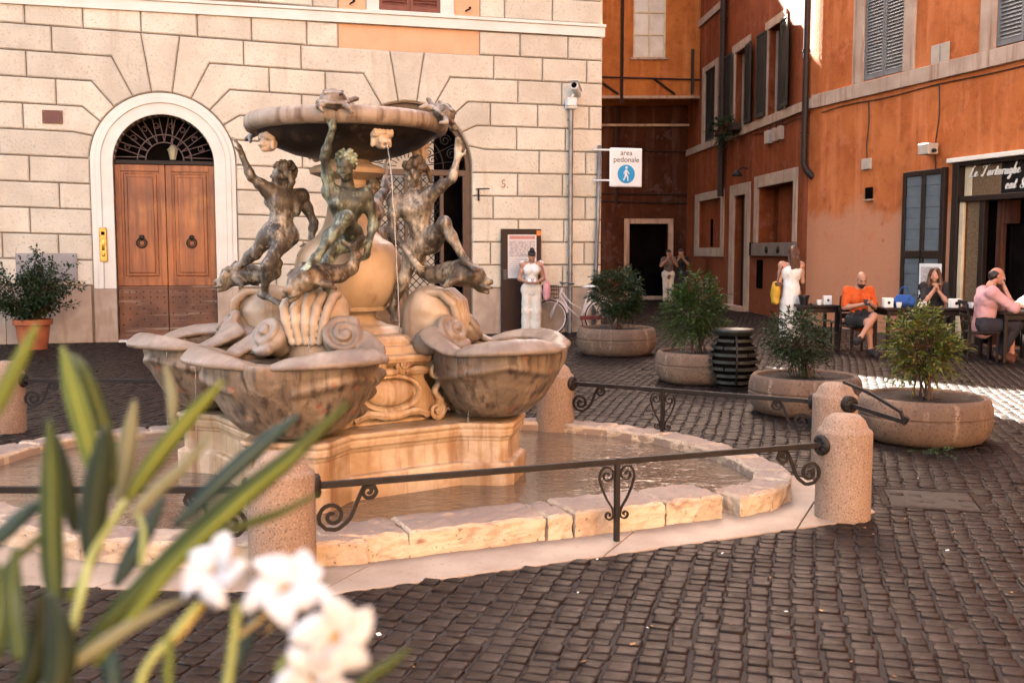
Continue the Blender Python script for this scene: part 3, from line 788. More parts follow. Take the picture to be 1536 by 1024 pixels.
# loose cables along the stucco
for F_, pts in ((FR, [(.35, 4.62), (1.2, 4.66), (2.6, 4.63), (4.05, 4.66), (5.5, 4.64), (7, 4.66)]), (FR, [(2.0, 4.64), (2.03, 4.2), (1.98, 3.8), (2.0, 3.5)]), (FL, [(8.0, 4.66), (9.6, 4.62), (11, 4.66), (12.2, 4.63)]), (FL, [(7.5, 4.66), (7.52, 4.2), (7.5, 3.84)]), (FR, [(4.1, 4.65), (4.13, 4.1), (4.05, 3.6)])):
    mb = MB(); mb.tube([F_ @ v for v in crom([(x, -.022, z) for x, z in pts], 5)], .011, 5); mb.build('cable', M['pipe'], house)
mb = MB(); FB(mb, FL, 6.32, 7.38, .2, .26, .05, 3.12); dk = mb.build('door', M['dark_wood'], house)
mb = MB(); FB(mb, FL, 6.0, 7.7, -.25, .0, -.02, .12); mb.build('door_step', M['trim'], house)
def shut(F, x0, x1, z0, z1, y, m, t=.045, slat=.06, M5=None):
    mb = MB(); shutter_leaf(mb, x0, x1, z0, z1, y, t, slat, M4=F if M5 is None else F @ M5); return mb.build('shutter', M[m], house)
shut(FL, 2.78, 3.38, 5.0, 7.14, .0, 'shutter'); shut(FL, 3.39, 3.99, 5.0, 7.14, .0, 'shutter')
shut(FL, 4.85, 6.05, 5.02, 7.15, -.13, 'shutter')
hinge = lambda x, a: Matrix.Translation((x, -.05, 0)) @ Matrix.Rotation(R(a), 4, 'Z')
shut(FL, 0, .62, 5.02, 7.1, -.045, 'shutter', M5=hinge(7.3, -4))
shut(FL, -.62, 0, 5.02, 7.12, -.045, 'shutter', M5=hinge(9.08, 4))
shut(FL, 0, .72, 5.02, 7.12, -.045, 'shutter', M5=hinge(10.25, -5))
for x0, x1, m in ((6.15, 7.25, 'pane_pale'), (9.12, 10.22, 'glass_dark')):
    mb = MB(); FB(mb, FL, x0 + .04, x1 - .04, .22, .25, 5.02, 7.08); pn = mb.build('window', M[m], house)
    mb = MB(); FB(mb, FL, x0, x0 + .06, .17, .23, 5.0, 7.1); FB(mb, FL, x1 - .06, x1, .17, .23, 5.0, 7.1); FB(mb, FL, (x0 + x1) / 2 - .03, (x0 + x1) / 2 + .03, .17, .23, 5.0, 7.1); mb.build('sash', M['trim'], pn)
for (a, b) in ((1.79, 2.41), (2.42, 3.04), (5.48, 6.08), (6.09, 6.69)): shut(FR, a, b, 5.07, 7.38, -.0, 'shutter_light', slat=.065)
# downpipes
def dpipe(F, x, zb, elbow, r=.075):
    mb = MB(); pts = [(x, -.13, 12.9), (x, -.13, zb + .35)] + ([(x, -.13, zb + .1), (x + .12, -.1, zb - .05), (x + .2, .02, zb - .2)] if elbow else [(x, -.13, zb)])
    mb.tube([F @ Vector(p) for p in pts], r, 10)
    for z in (4.2, 6.0, 8.2): mb.tube([F @ Vector((x, -.13, z)), F @ Vector((x, -.13, z + .05))], r * 1.25, 10)
    return mb.build('downpipe', M['pipe'], house, smooth=True, auto=40)
dpipe(FL, 5.2, 3.2, False, .1); dpipe(FL, 12.25, 3.45, True)
# shop front
mb = MB(); FB(mb, FR, 4.48, 8.4, -.12, .0, 3.2, 3.28); mb.build('lintel', M['white_stone'], house)
mb = MB()
FB(mb, FR, 4.56, 4.72, -.05, .1, 0, 3.2); FB(mb, FR, 4.72, 8.3, -.03, .08, 2.5, 2.6); FB(mb, FR, 4.72, 8.3, -.03, .08, 3.13, 3.2); FB(mb, FR, 5.22, 5.34, .0, .1, 0, 2.5); FB(mb, FR, 7.2, 7.32, 0, .1, 0, 2.5); FB(mb, FR, 8.15, 8.3, -.05, .1, 0, 3.2)
sf = mb.build('shop_front', M['dark_wood'], house)
mb = MB(); FB(mb, FR, 4.725, 4.83, .0, .06, 0, 2.5); FB(mb, FR, 4.725, 4.9, .09, .13, 2.6, 3.13); mb.build('cream_jamb', M['cream'], sf)
mb = MB(); FB(mb, FR, 4.86, 5.22, .06, .1, 0, 2.5); FB(mb, FR, 4.9, 5.6, .1, .13, 2.6, 3.13); mb.build('pebble_panel', M['speckle'], sf)
mb = MB(); FB(mb, FR, 5.36, 5.5, .25, .35, 0, 2.5); FB(mb, FR, 5.5, 5.75, .3, .4, 2.1, 2.5); mb.build('inner_jamb', M['stucco_low'], sf)
mb = MB(); FB(mb, FR, 5.6, 8.15, .1, .12, 2.6, 3.13); mb.build('fascia_glass', M['glass_dark'], sf)
mb = MB(); FB(mb, FR, 5.34, 8.28, .5, .52, .02, 3.19); FB(mb, FR, 5.5, 5.52, .42, .5, .02, 3.19); FB(mb, FR, 4.6, 5.34, .3, .32, .02, 3.19); mb.build('shop_dark_sheet', M['dark'], sf)  # near-black sheets put where the shop lies in shade
# the tall dark framed window beside the shop
mb = MB(); 
for (a, b, c, d) in ((3.24, 3.33, .3, 3.12), (4.31, 4.42, .3, 3.14), (3.78, 3.88, .3, 3.1), (3.33, 4.31, 3.03, 3.13), (3.33, 4.31, .3, .4), (3.33, 4.31, 1.5, 1.64)): FB(mb, FR, a, b, -.09, -.0, c, d)
lw = mb.build('shop_shutter', M['dark_wood'], house)
mb = MB()
for (a, b) in ((3.33, 3.78), (3.88, 4.31)):
    for (z0, z1) in ((.4, 1.5), (1.64, 3.03)):
        k = 0; z = z0
        while z < z1 - .02:
            z2 = min(z + .2, z1); FB(mb, FR, a, b, -.055 + .004 * (k % 2), -.01, z + .004, z2, .003); z = z2; k += 1
mb.build('slat_panel', M['blue_panel'], lw)
# small fittings of the house that hang on it
def on_wall(F, name, label, cat, x, z, y=0, group=None):
    p = F @ Vector((x, y, z)) + BC; t = thing(name, label, cat, p, math.atan2(F[1][0], F[0][0]), group); return t
t = on_wall(FR, 'menu_poster', 'white framed menu poster hanging on the dark shop shutter behind the seated woman', 'poster', 4.14, .98, -.095)
mb = MB(); mb.bbox(-.3, .3, -.02, 0, -.42, .42, .004); mb.build('sheet', M['white_paint'], t)
mb = MB(); mb.box(-.24, .24, -.024, -.021, -.36, .36); mb.build('picture', M['print'], t)
t = on_wall(FR, 'vent_plate', 'square pale vent plate between the two upper windows', 'vent', 4.09, 5.18, 0)
mb = MB(); mb.bbox(-.24, .24, -.03, 0, -.14, .2, .006); mb.build('plate', M['box_paint'], t); mb = MB(); mb.box(.0, .02, -.036, -.031, -.12, .18); mb.build('seam', M['grey_metal'], t)
t = on_wall(FR, 'junction_box', 'small white square box on the orange wall right of the downpipe', 'box', 2.0, 3.385, 0)
mb = MB(); mb.bbox(-.15, .15, -.05, 0, -.11, .11, .008); mb.build('lid', M['box_paint'], t)
t = on_wall(FR, 'letter_box', 'dark slot letter box with a pale sill low on the orange wall', 'letter box', 2.1, 2.79, 0)
mb = MB(); mb.bbox(-.11, .11, -.04, 0, -.11, .12, .006); mb.build('slot', M['dark'], t); mb = MB(); mb.bbox(-.14, .14, -.06, 0, -.15, -.115, .004); mb.build('sill', M['trim'], t)
t = on_wall(FR, 'security_light', 'boxy white security lamp with a cable above the shuttered shop window', 'lamp', 4.05, 3.49, 0)
mb = MB(); mb.bbox(-.16, .14, -.28, -.06, -.1, .1, .012); mb.build('housing', M['box_paint'], t)
mb = MB(); mb.ell((.2, -.2, -.04), .045, 8); mb.tube([(.1, -.15, -.06), (.2, -.2, -.04)], .02, 6); mb.build('sensor', M['iron'], t); mb = MB(); mb.bbox(-.05, .05, -.06, 0, -.06, .06, .004); mb.build('bracket', M['iron'], t)
mb = MB(); mb.tube([(0, -.02, -.1), (.03, -.02, -.25), (.02, -.015, -.36)], .012, 5); mb.build('cable', M['iron'], t)
t = on_wall(FL, 'wall_lamp', 'small dark bracket lamp above the narrow alley door', 'lamp', 7.5, 3.72, 0)
mb = MB(); mb.lathe([(.16, -.1), (.1, 0), (.04, .06), (0, .07)], 12, (0, -.3, 0)); mb.build('shade', M['iron'], t, smooth=True); mb = MB(); mb.tube([(0, 0, .1), (0, -.15, .13), (0, -.3, .05)], .02, 6); mb.build('arm', M['iron'], t)
for k, (x, wd) in enumerate(((9.4, .32), (9.95, .22), (10.35, .22))):
    t = on_wall(FL, 'meter_box', ['pale grey meter box, widest of three under the open shutters', 'slim rusty meter box in the middle of three below the band', 'slim rusty meter box nearest the downpipe, below the band'][k], 'meter', x, 4.45, 0, 'meter boxes under the string course')
    mb = MB(); mb.bbox(-wd / 2, wd / 2, -.12, 0, -.16, .16, .01); mb.build('case', M['box_paint'] if k == 0 else M['trim'], t)
    mb = MB(); mb.tube([(0, -.05, .16), (0, -.05, .3)], .02, 6); mb.build('conduit', M['pipe'], t)

# ------------------------------------------------------------------ house across the end of the alley
back = thing('alley_end_house', 'ochre and brown house closing the far end of the alley with a dark doorway', 'building', (0, 33.6, 0))
mb = MB(); wx0, wx1, wz0, wz1 = 3.86, 4.9, 7.75, 9.9
holed(mb, Matrix.Identity(4), 2.3, 9.5, 6.45, 13.42, [(wx0, wx1, wz0, wz1, .15)]); holed(mb, Matrix.Identity(4), -3, 2.3, 6.45, 13.9, [])
mb.add([(-3, 0, 6.45), (9.5, 0, 6.45), (9.5, 1.6, 6.45), (-3, 1.6, 6.45)], [(0, 1, 2, 3)])
mb.box(-3, 2.3, .0, 7, 13.2, 13.9); mb.box(2.3, 9.5, .01, 7, 12.9, 13.42)
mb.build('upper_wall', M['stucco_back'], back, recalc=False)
# unseen roof slab, shaped to throw the slanting shadow edge over the square
mb = MB(); mb.prism([(-1.9, 13.9), (2.3, 13.9), (2.3, 18.6), (-1.9, 14.1)], .3, .9, axis='y'); mb.build('shadow_gable', M['stucco_back'], back)
mb = MB(); dX0, dX1, dZ = 3.96, 5.27, 2.53
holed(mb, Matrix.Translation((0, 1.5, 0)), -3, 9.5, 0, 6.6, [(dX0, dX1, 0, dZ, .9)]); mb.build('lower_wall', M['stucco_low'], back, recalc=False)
mb = MB(); mb.bbox(2, 9.4, -.06, .0, 6.47, 6.55, .006); mb.bbox(2, 7, 1.3, 1.5, 5.75, 5.83, .006); mb.build('ledge', M['trim'], back)
mb = MB(); mb.bbox(dX0 - .17, dX0, 1.4, 1.55, 0, dZ + .17, .006); mb.bbox(dX1, dX1 + .17, 1.4, 1.55, 0, dZ + .17, .006); mb.bbox(dX0, dX1, 1.4, 1.55, dZ, dZ + .17, .006); mb.bbox(dX0 - .3, dX1 + .5, 1.0, 1.5, -.02, .1, .006)
mb.build('door_surround', M['trim'], back)
mb = MB(); mb.box(dX0, dX1, 2.25, 2.3, 0, dZ); mb.build('door', M['dark'], back)  # near-black sheet standing in for the depth of the unlit doorway
mb = MB(); mb.box(wx0, wx1, .1, .13, wz0, wz1); wn = mb.build('window', M['pane_pale'], back)
mb = MB()
for x in (wx0, (wx0 + wx1) / 2 - .03, wx1 - .06): mb.box(x, x + .06, .06, .11, wz0, wz1)
for z in (wz0, wz0 + .7, wz0 + 1.4): mb.box(wx0, wx1, .065, .105, z, z + .05)
mb.build('sash', M['cream'], wn)
mb = MB(); mb.bbox(wx0 - .08, wx1 + .08, -.08, .02, wz0 - .07, wz0, .005); mb.build('sill', M['trim'], wn)
mb = MB()
mb.tube([(3.5, -.08, 13), (3.5, -.08, 6.3)], .05, 8); mb.tube([(2.3, -.06, 7.15), (6, -.06, 7.05)], .03, 6); mb.tube([(2.6, -.05, 7.15), (3.4, -.05, 6.6)], .04, 6); mb.tube([(4.5, -.05, 7.1), (5.2, -.05, 6.6)], .04, 6); mb.tube([(5.75, -.08, 8), (5.75, -.08, 6.6)], .05, 6)
mb.tube([(3.5, 1.45, 6.4), (3.5, 1.45, 3.2)], .05, 8); mb.tube([(2.4, 1.45, 3.55), (6.5, 1.45, 3.5)], .025, 6); mb.tube([(2.4, 1.45, 3.3), (6.5, 1.45, 3.2)], .025, 6); mb.tube([(2.4, 1.45, 5.0), (6.5, 1.45, 4.9)], .025, 6)
mb.build('pipes', M['pipe'], back)

# the houses that close the piazza behind the viewer and to the right
M['stucco_piazza'] = stucco('sand_stucco', (.4, .25, .14), (.3, .18, .1))
def far_house(lab, poly, h):
    t = thing('piazza_house', lab, 'building', (poly[0][0], poly[0][1], 0), 0, 'houses closing the piazza behind the viewer')
    mb = MB(); mb.prism([(x - poly[0][0], y - poly[0][1]) for x, y in poly], 0, h); mb.build('wall', M['stucco_piazza'], t)
    mb = MB(); mb.prism(inset_poly([(x - poly[0][0], y - poly[0][1]) for x, y in poly], -.5), h + .003, h + .35); mb.build('roof', M['trim'], t)
    return t
far_house('sand coloured house behind the viewer at the right, outside the photograph', [(13.2, 1.2), (14.5, -9), (24, -9), (24, 1.2)], 16)
far_house('sand coloured house straight behind the viewer, outside the photograph', [(13.6, -10), (1.5, -11.5), (1.5, -20), (13.6, -20)], 15)
# ------------------------------------------------------------------ fountain: pool
CX, CY = -1.165, 7.4; FC = Vector((CX, CY, 0)); RA = R(-11)     # right-hand shell points along RA
M['kerb'] = mat('pool_kerb_travertine', (.62, .47, .33), (.44, .31, .205), 2.0, 6, .7, .45, 30, .012, streak=((.2, .1, .06), .56, .74), streak_sc=(5, 5, 14), speck=((.2, .12, .07), 36, .66), blotch=((.34, .2, .13), 2.2, .56, .74))
M['pool_stone'] = mat('algae_pool_floor', (.38, .27, .2), (.26, .17, .13), 1.6, 6, .7, .2)
def offset_poly(poly, d): return inset_poly(poly, d)
def top_dirt(m, col, lo=.6, hi=.95, amt=.8):
    t_ = m.node_tree; b = next(n for n in t_.nodes if n.type == 'BSDF_PRINCIPLED'); src = b.inputs['Base Color'].links[0].from_socket
    g = t_.nodes.new('ShaderNodeNewGeometry'); sx = t_.nodes.new('ShaderNodeSeparateXYZ'); t_.links.new(g.outputs['True Normal'], sx.inputs[0])
    r = t_.nodes.new('ShaderNodeMapRange'); r.inputs[1].default_value = lo; r.inputs[2].default_value = hi; r.inputs[4].default_value = amt; t_.links.new(sx.outputs[2], r.inputs[0])
    nz = t_.nodes.new('ShaderNodeTexNoise'); nz.inputs['Scale'].default_value = 2.5; nz.inputs['Detail'].default_value = 7; tc = t_.nodes.new('ShaderNodeTexCoord'); t_.links.new(tc.outputs['Object'], nz.inputs[0])
    mr = t_.nodes.new('ShaderNodeMapRange'); mr.inputs[1].default_value = .22; mr.inputs[2].default_value = .42; t_.links.new(nz.outputs[0], mr.inputs[0])
    mu = t_.nodes.new('ShaderNodeMath'); mu.operation = 'MULTIPLY'; t_.links.new(r.outputs[0], mu.inputs[0]); t_.links.new(mr.outputs[0], mu.inputs[1])
    x = t_.nodes.new('ShaderNodeMix'); x.data_type = 'RGBA'; t_.links.new(mu.outputs[0], x.inputs[0]); t_.links.new(src, x.inputs[6]); x.inputs[7].default_value = rgb(col); t_.links.new(x.outputs[2], b.inputs['Base Color'])
top_dirt(M['kerb'], (.17, .115, .095))
pool = thing('fountain_pool', 'low travertine pool with worn kerb blocks around the turtle fountain', 'pool', (CX, CY, 0))
def L2(p, z): return Vector((p[0] - CX, p[1] - CY, z))
outer = POOL; KH = .138
def kerb_ring(name, idx, z1, wid, out, bev=.02, gap=.006):
    """kerb stones following outer outline between vertex indices"""
    mb = MB(); inn = inset_poly(outer, wid); ou = inset_poly(outer, -out)
    n = len(outer)
    for a in idx:
        b = (a + 1) % n
        o0, o1, i0, i1 = [Vector(q).to_2d() for q in (ou[a], ou[b], inn[a], inn[b])]
        m_ = max(1, int((o1 - o0).length / .75)) if a == 0 else 1
        for k in range(m_):
            t0, t1 = k / m_, (k + 1) / m_; g = gap / max(.2, (o1 - o0).length) if (a == 0 or a % 3 == 0) else 0
            q = [o0.lerp(o1, t0 + g), o0.lerp(o1, t1), i0.lerp(i1, t1), i0.lerp(i1, t0 + g)]
            mb.prism([(v.x - CX, v.y - CY) for v in q], -.05, z1, bev=bev)
    return mb
mb = kerb_ring('kerb', range(1, len(outer)), KH, .25, .0)
# the straight front kerb stands a little forward and in separate worn blocks
pA, pB = Vector((-.77, 5.33)), Vector((1.43, 6.30)); u = (pB - pA).normalized(); nrm = Vector((-u.y, u.x))
rr_ = random.Random(4); x = 0; Lk = (pB - pA).length
for ln in (.24, .82, .17, .62, .42):
    e = min(x + ln, Lk); o0, o1 = pA + u * (x + .006), pA + u * (e - .006); dz = rr_.uniform(-.006, .006); f = rr_.uniform(-.012, .012)
    q = [o0 - nrm * f, o1 - nrm * f, o1 + nrm * .36, o0 + nrm * .36]
    if x == 0: q = [o0 + nrm * .02, o1 - nrm * f, o1 + nrm * .36, o0 + nrm * .36 - u * .25, o0 + nrm * .15 - u * .22]
    mb.prism([(v.x - CX, v.y - CY) for v in q], -.05, KH + .012 + dz, bev=.016); x = e
kb = mb.build('kerb', M['kerb'], pool)
sm = kb.modifiers.new('cut', 'SUBSURF'); sm.subdivision_type = 'SIMPLE'; sm.levels = sm.render_levels = 4
tx_ = bpy.data.textures.new('wear', 'CLOUDS'); tx_.noise_scale = .09; tx_.noise_depth = 4
dm = kb.modifiers.new('wear', 'DISPLACE'); dm.texture = tx_; dm.strength = .042; dm.mid_level = .55; dm.texture_coords = 'LOCAL'
inn = inset_poly(outer, .25)
mb = MB()
for i in range(len(inn)):
    a, b = inn[i], inn[(i + 1) % len(inn)]; mb.add([L2(a, KH - .03), L2(b, KH - .03), L2(b, -.2), L2(a, -.2)], [(0, 1, 2, 3)])
mb.add([L2(p, -.12) for p in inset_poly(outer, .24)], [tuple(range(len(inn)))])
mb.build('basin_floor', M['pool_stone'], pool)
def water_mat():
    s = NT('pool_water')
    s.set('Base Color', s.ramp(s.noise(1.1, 4), [(.3, (.18, .12, .08)), (.7, (.1, .065, .042))])); s.set('Roughness', .05); s.set('Specular IOR Level', .6)
    n1 = s.noise(5.5, 3, .6, (1, 1.6, 1), .6); n2 = s.noise(17, 3, .6, (1, 1.5, 1), .4)
    s.set('Normal', s.bump(n2, .3, .01, s.bump(n1, .35, .03))); return s.m
mb = MB(); wp = inset_poly(outer, .245); mb.add([(p[0], p[1], .06) for p in wp], [tuple(range(len(wp)))])
tag(mb.build('water', water_mat()), kind='structure')

# ------------------------------------------------------------------ fountain: marble body
M['marble'] = mat('stained_marble', (.54, .36, .21), (.37, .22, .11), 2.6, 7, .5, .2, 30, .006, streak=((.24, .105, .04), .5, .72), streak_sc=(9, 9, .7), blotch=((.7, .56, .42), 2.0, .5, .75), spec=.5)
M['marble_urn'] = mat('honey_marble', (.56, .4, .255), (.4, .265, .155), 3, 7, .4, .12, 30, .005, streak=((.24, .12, .06), .55, .8), streak_sc=(7, 7, 1.0), spec=.5)
M['shell'] = mat('weathered_portasanta_marble', (.245, .178, .122), (.135, .094, .064), 4.5, 8, .5, .35, 34, .008, streak=((.055, .036, .026), .49, .66), streak_sc=(16, 16, 1.0), blotch=((.36, .27, .19), 6.5, .56, .74), speck=((.25, .1, .06), 8, .66), spec=.5)
M['lip'] = mat('worn_pale_marble', (.29, .22, .165), (.165, .12, .088), 4.0, 7, .45, .2, 34, .006, streak=((.2, .13, .1), .54, .74), streak_sc=(8, 8, 2), spec=.5)
M['rib'] = mat('water_washed_marble', (.46, .35, .25), (.33, .23, .155), 4.0, 6, .4, .15, 40, .004, streak=((.28, .15, .08), .55, .72), streak_sc=(13, 13, .8))
M['africano'] = mat('dark_africano_marble', (.016, .011, .009), (.009, .006, .005), 4, 8, .35, .2, 30, .008, blotch=((.09, .055, .04), 5, .58, .75), streak=((.07, .045, .035), .58, .72), streak_sc=(12, 12, 1.5), spec=.2)
def bronze(name, a, b, pat, dark, seed):
    s = NT(name)
    mp = s.n('ShaderNodeMapping'); mp.inputs['Location'].default_value = (seed, seed * .7, 0); mp.inputs['Scale'].default_value = (1, 1, .55); s.l(s.tc.outputs['Object'], mp.inputs[0])
    def nz(sc, d=6, r=.6):
        x = s.n('ShaderNodeTexNoise'); x.inputs['Scale'].default_value = sc; x.inputs['Detail'].default_value = d; x.inputs['Roughness'].default_value = r; s.l(mp.outputs[0], x.inputs[0]); return x.outputs[0]
    col = s.ramp(nz(6), [(.35, a), (.65, b)])
    col = s.mix(s.ramp(nz(4.2, 8, .65), [(.48, 0.), (.6, .9)]), col, pat)
    col = s.mix(s.ramp(nz(8.5, 8, .7), [(.5, 0.), (.62, .9)]), col, dark)
    col = s.mix(s.ramp(nz(22, 4, .7), [(.55, 0.), (.72, .6)]), col, pat)
    s.set('Base Color', col); s.set('Roughness', .5); s.set('Metallic', .12); s.set('Specular IOR Level', .5)
    s.set('Normal', s.bump(nz(30, 5, .7), .5, .008)); return s.m
M['bronze_grey'] = bronze('grey_patina_bronze', (.085, .063, .044), (.048, .035, .025), (.5, .43, .34), (.01, .0075, .0055), 1)
M['bronze_green'] = bronze('green_patina_bronze', (.075, .072, .045), (.04, .04, .026), (.4, .46, .34), (.008, .008, .006), 4)
M['bronze_hair'] = bronze('dull_bronze', (.085, .058, .033), (.045, .03, .018), (.24, .18, .11), (.016, .011, .008), 2)
M['bronze_green_hair'] = bronze('verdigris_bronze', (.08, .1, .06), (.045, .055, .035), (.33, .38, .27), (.016, .016, .012), 5)
M['bronze_fish'] = bronze('crusted_bronze', (.1, .07, .045), (.055, .037, .024), (.42, .34, .24), (.016, .011, .008), 3)
M['turtle'] = bronze('turtle_bronze', (.16, .12, .09), (.1, .075, .058), (.36, .3, .24), (.03, .022, .018), 6)

body = thing('turtle_fountain', 'renaissance marble fountain body with round urn and wide upper basin held by bronze youths', 'fountain', FC, RA)
def plan(dg, hw, ex, narrow=.9):
    """octagon plan with a square plinth on each axis: dg distance of the diagonal faces"""
    out = []
    for k in range(4):
        a = k * math.pi / 2; c, s = math.cos(a), math.sin(a); x1 = dg * 1.41421 - hw
        for (x, y) in ((x1, -hw), (ex - .06, -hw * narrow), (ex, -hw * narrow + .06), (ex, hw * narrow - .06), (ex - .06, hw * narrow), (x1, hw)): out.append((x * c - y * s, x * s + y * c))
    return out
def tier(mb, lv, f):
    rings = []
    for z, d in lv: rings.append([Vector((p[0], p[1], z)) for p in f(d)])
    mb.loft(rings)
mb = MB()
P1 = lambda d: plan(.82 + d, .3 + d * .5, 1.2 + d)
tier(mb, [(-.12, .045), (.205, .045), (.215, .035), (.222, .0), (.36, .0), (.372, .012), (.385, .012), (.395, .03), (.43, .035), (.445, .03), (.455, .045), (.478, .045), (.485, .03)], P1)
mb.build('plinth', M['marble'], body, bevel=.006)
mb = MB()
P2 = lambda d: [(r * math.cos(R(a)), r * math.sin(R(a))) for a, r in [(45 * k + o, (.66 + d) / math.cos(R(22.5)) * (1.0 if k % 2 else .93)) for k in range(8) for o in (-22.5,)]]
P2 = lambda d: [(x * math.cos(R(90 * k)) - y * math.sin(R(90 * k)), x * math.sin(R(90 * k)) + y * math.cos(R(90 * k))) for k in range(4) for (x, y) in (((.57 + d), -.25), ((.57 + d), .25), )]
tier(mb, [(.485, .05), (.5, .05), (.52, 0), (.83, 0), (.84, .02), (.86, .02), (.875, .06), (.9, .1), (.925, .11), (.945, .1), (.95, .02), (1.0, .0), (1.005, -.05), (1.03, -.05), (1.06, -.09), (1.07, -.14)], P2)
mb.build('die', M['marble'], body, bevel=.005)
# cartouches on the four diagonal faces
def cartouche_bm():
    mb = MB()
    def E(x, z, rx, rz, y=0.0, t=.05): mb.ell((x, y, z), (rx, t, rz), 16)
    # shield plate with scrolled corners
    mb.prism([(-.42, -.2), (.42, -.2), (.36, -.02), (.3, .08), (.3, .18), (-.3, .18), (-.3, .08), (-.36, -.02)], .03, -.03, axis='y', bev=.02)
    ov = [(.235 * math.cos(t), -.045, -.01 + .125 * math.sin(t)) for t in [2 * math.pi * i / 28 for i in range(29)]]
    mb.tube(ov, .022, 6); ov = [(.185 * math.cos(t), -.05, -.01 + .09 * math.sin(t)) for t in [2 * math.pi * i / 28 for i in range(29)]]
    mb.ell((0, -.03, -.01), (.2, .045, .1), 20)
    def scroll(cx, cz, r0, sg, turns=1.6, w=.026, st=0):
        pts = []
        for i in range(26):
            q = i / 25; a = st + sg * q * turns * 2 * math.pi; r = r0 * (1 - .8 * q); pts.append((cx + r * math.cos(a), -.045 - .02 * q, cz + r * math.sin(a)))
        mb.tube(pts, [w * (1 - .5 * i / 25) for i in range(26)], 6)
        mb.ell((cx, -.055, cz), .022, 8)
    for sg in (-1, 1):
        scroll(sg * .38, .12, .075, sg, st=-math.pi / 2); scroll(sg * .37, -.165, .07, -sg, st=math.pi / 2); scroll(sg * .11, .2, .06, -sg, st=-math.pi / 2)
        mb.tube([(sg * .3, -.035, .14), (sg * .2, -.05, .15), (sg * .12, -.05, .14)], [.03, .035, .02], 6)
        mb.tube(crom([(sg * .42, -.04, .05), (sg * .36, -.05, -.02), (sg * .42, -.045, -.1)], 5), .025, 6)
        mb.tube(crom([(sg * .3, -.045, -.19), (sg * .2, -.055, -.15), (sg * .06, -.06, -.17)], 5), .028, 6)
    E(0, -.17, .14, .04, -.055, .035); E(0, .14, .07, .03, -.05, .03)
    return mb
for k in range(4):
    mb = cartouche_bm(); c = mb.build('cartouche', M['marble'], body, smooth=True, auto=50)
    a = R(45 + 90 * k); c.location = (.585 * math.cos(a), .585 * math.sin(a), .70); c.rotation_euler = (R(-3), 0, a + math.pi / 2); c.scale = (.93, 1, .92)
mb = MB()
prof = [(.0, .98), (.42, .98), (.42, 1.04), (.37, 1.06), (.35, 1.1), (.27, 1.12), (.2, 1.15), (.18, 1.19), (.2, 1.215), (.27, 1.225), (.28, 1.245), (.26, 1.255), (.315, 1.3), (.365, 1.375), (.386, 1.46), (.383, 1.54), (.36, 1.625), (.315, 1.69), (.305, 1.7), (.24, 1.735), (.185, 1.8), (.155, 1.89), (.135, 2.02), (.145, 2.04), (.185, 2.05), (.19, 2.075), (.15, 2.09), (.128, 2.11), (.13, 2.14), (.19, 2.16), (.262, 2.185), (.27, 2.215), (.24, 2.235), (.19, 2.25), (.155, 2.275), (.15, 2.3), (.21, 2.33), (.21, 2.345), (0, 2.36)]
mb.lathe(prof, 40); urn = mb.build('urn', M['marble_urn'], body, smooth=True, auto=50)
mb = MB()
for k in range(4):
    a = R(45 + 90 * k); mb.tube(crom([(.17 * math.cos(a), .17 * math.sin(a), 2.02), (.3 * math.cos(a), .3 * math.sin(a), 1.93), (.33 * math.cos(a), .33 * math.sin(a), 1.78), (.27 * math.cos(a), .27 * math.sin(a), 1.72)], 6), [.02] * 18 + [.03], 7)
mb = MB()
mb.lathe([(r * .945, z - .055) for r, z in [(0, 2.335), (.22, 2.34), (.4, 2.375), (.55, 2.43), (.655, 2.5), (.69, 2.535), (.68, 2.55), (0, 2.55)]], 56); mb.build('basin_bowl', M['africano'], body, smooth=True, auto=60)
mb = MB()
mb.lathe([(r * .945, (z - 2.575) * .92 + 2.52) for r, z in [(.655, 2.515), (.7, 2.51), (.735, 2.525), (.752, 2.56), (.75, 2.605), (.73, 2.635), (.70, 2.642), (.67, 2.63), (.64, 2.6), (.3, 2.56), (0.01, 2.555)]], 64)
rim = mb.build('basin_rim', mat('rim_marble', (.36, .28, .215), (.23, .17, .125), 5, 7, .5, .35, 30, .006, streak=((.12, .07, .045), .47, .66), streak_sc=(12, 12, 1.2)), body, smooth=True, auto=60)
# spouting heads under the rim
sd_ = SDF()
sd_.ell((0, -.0, 0), (.075, .075, .085), k=.02).ell((0, -.05, -.045), (.045, .045, .045), k=.02).cap((-.07, -.02, .07), (.07, -.02, .07), .035, k=.02)
for sg in (-1, 1):
    sd_.ell((sg * .06, -.02, .045), (.05, .06, .035), k=.01).ell((sg * .036, -.075, -.018), .027, k=.012).cap((sg * .075, 0, .05), (sg * .085, .0, -.05), .025, .02, k=.015)
sd_.cap((0, -.07, .015), (0, -.095, -.02), .014, .02, k=.012).ell((0, -.1, -.055), (.022, .03, .016), k=.005, sub=1)
for x in range(5): sd_.cap((-.08 + .04 * x, -.04, .09), (-.08 + .04 * x, -.065, .06), .022, .018, k=.008)
hd = sd_.mesh(.008)
M['spout'] = mat('pale_spout_marble', (.62, .48, .36), (.46, .33, .23), 8, 5, .6, .2, 50)
for k in range(4):
    o = np_obj('spout_head', hd, M['spout'], body); a = R(45 + 90 * k - 2); o.location = (.565 * math.cos(a), .565 * math.sin(a), 2.375); o.scale = (.72,) * 3; o.rotation_euler = (0, 0, a + math.pi / 2)

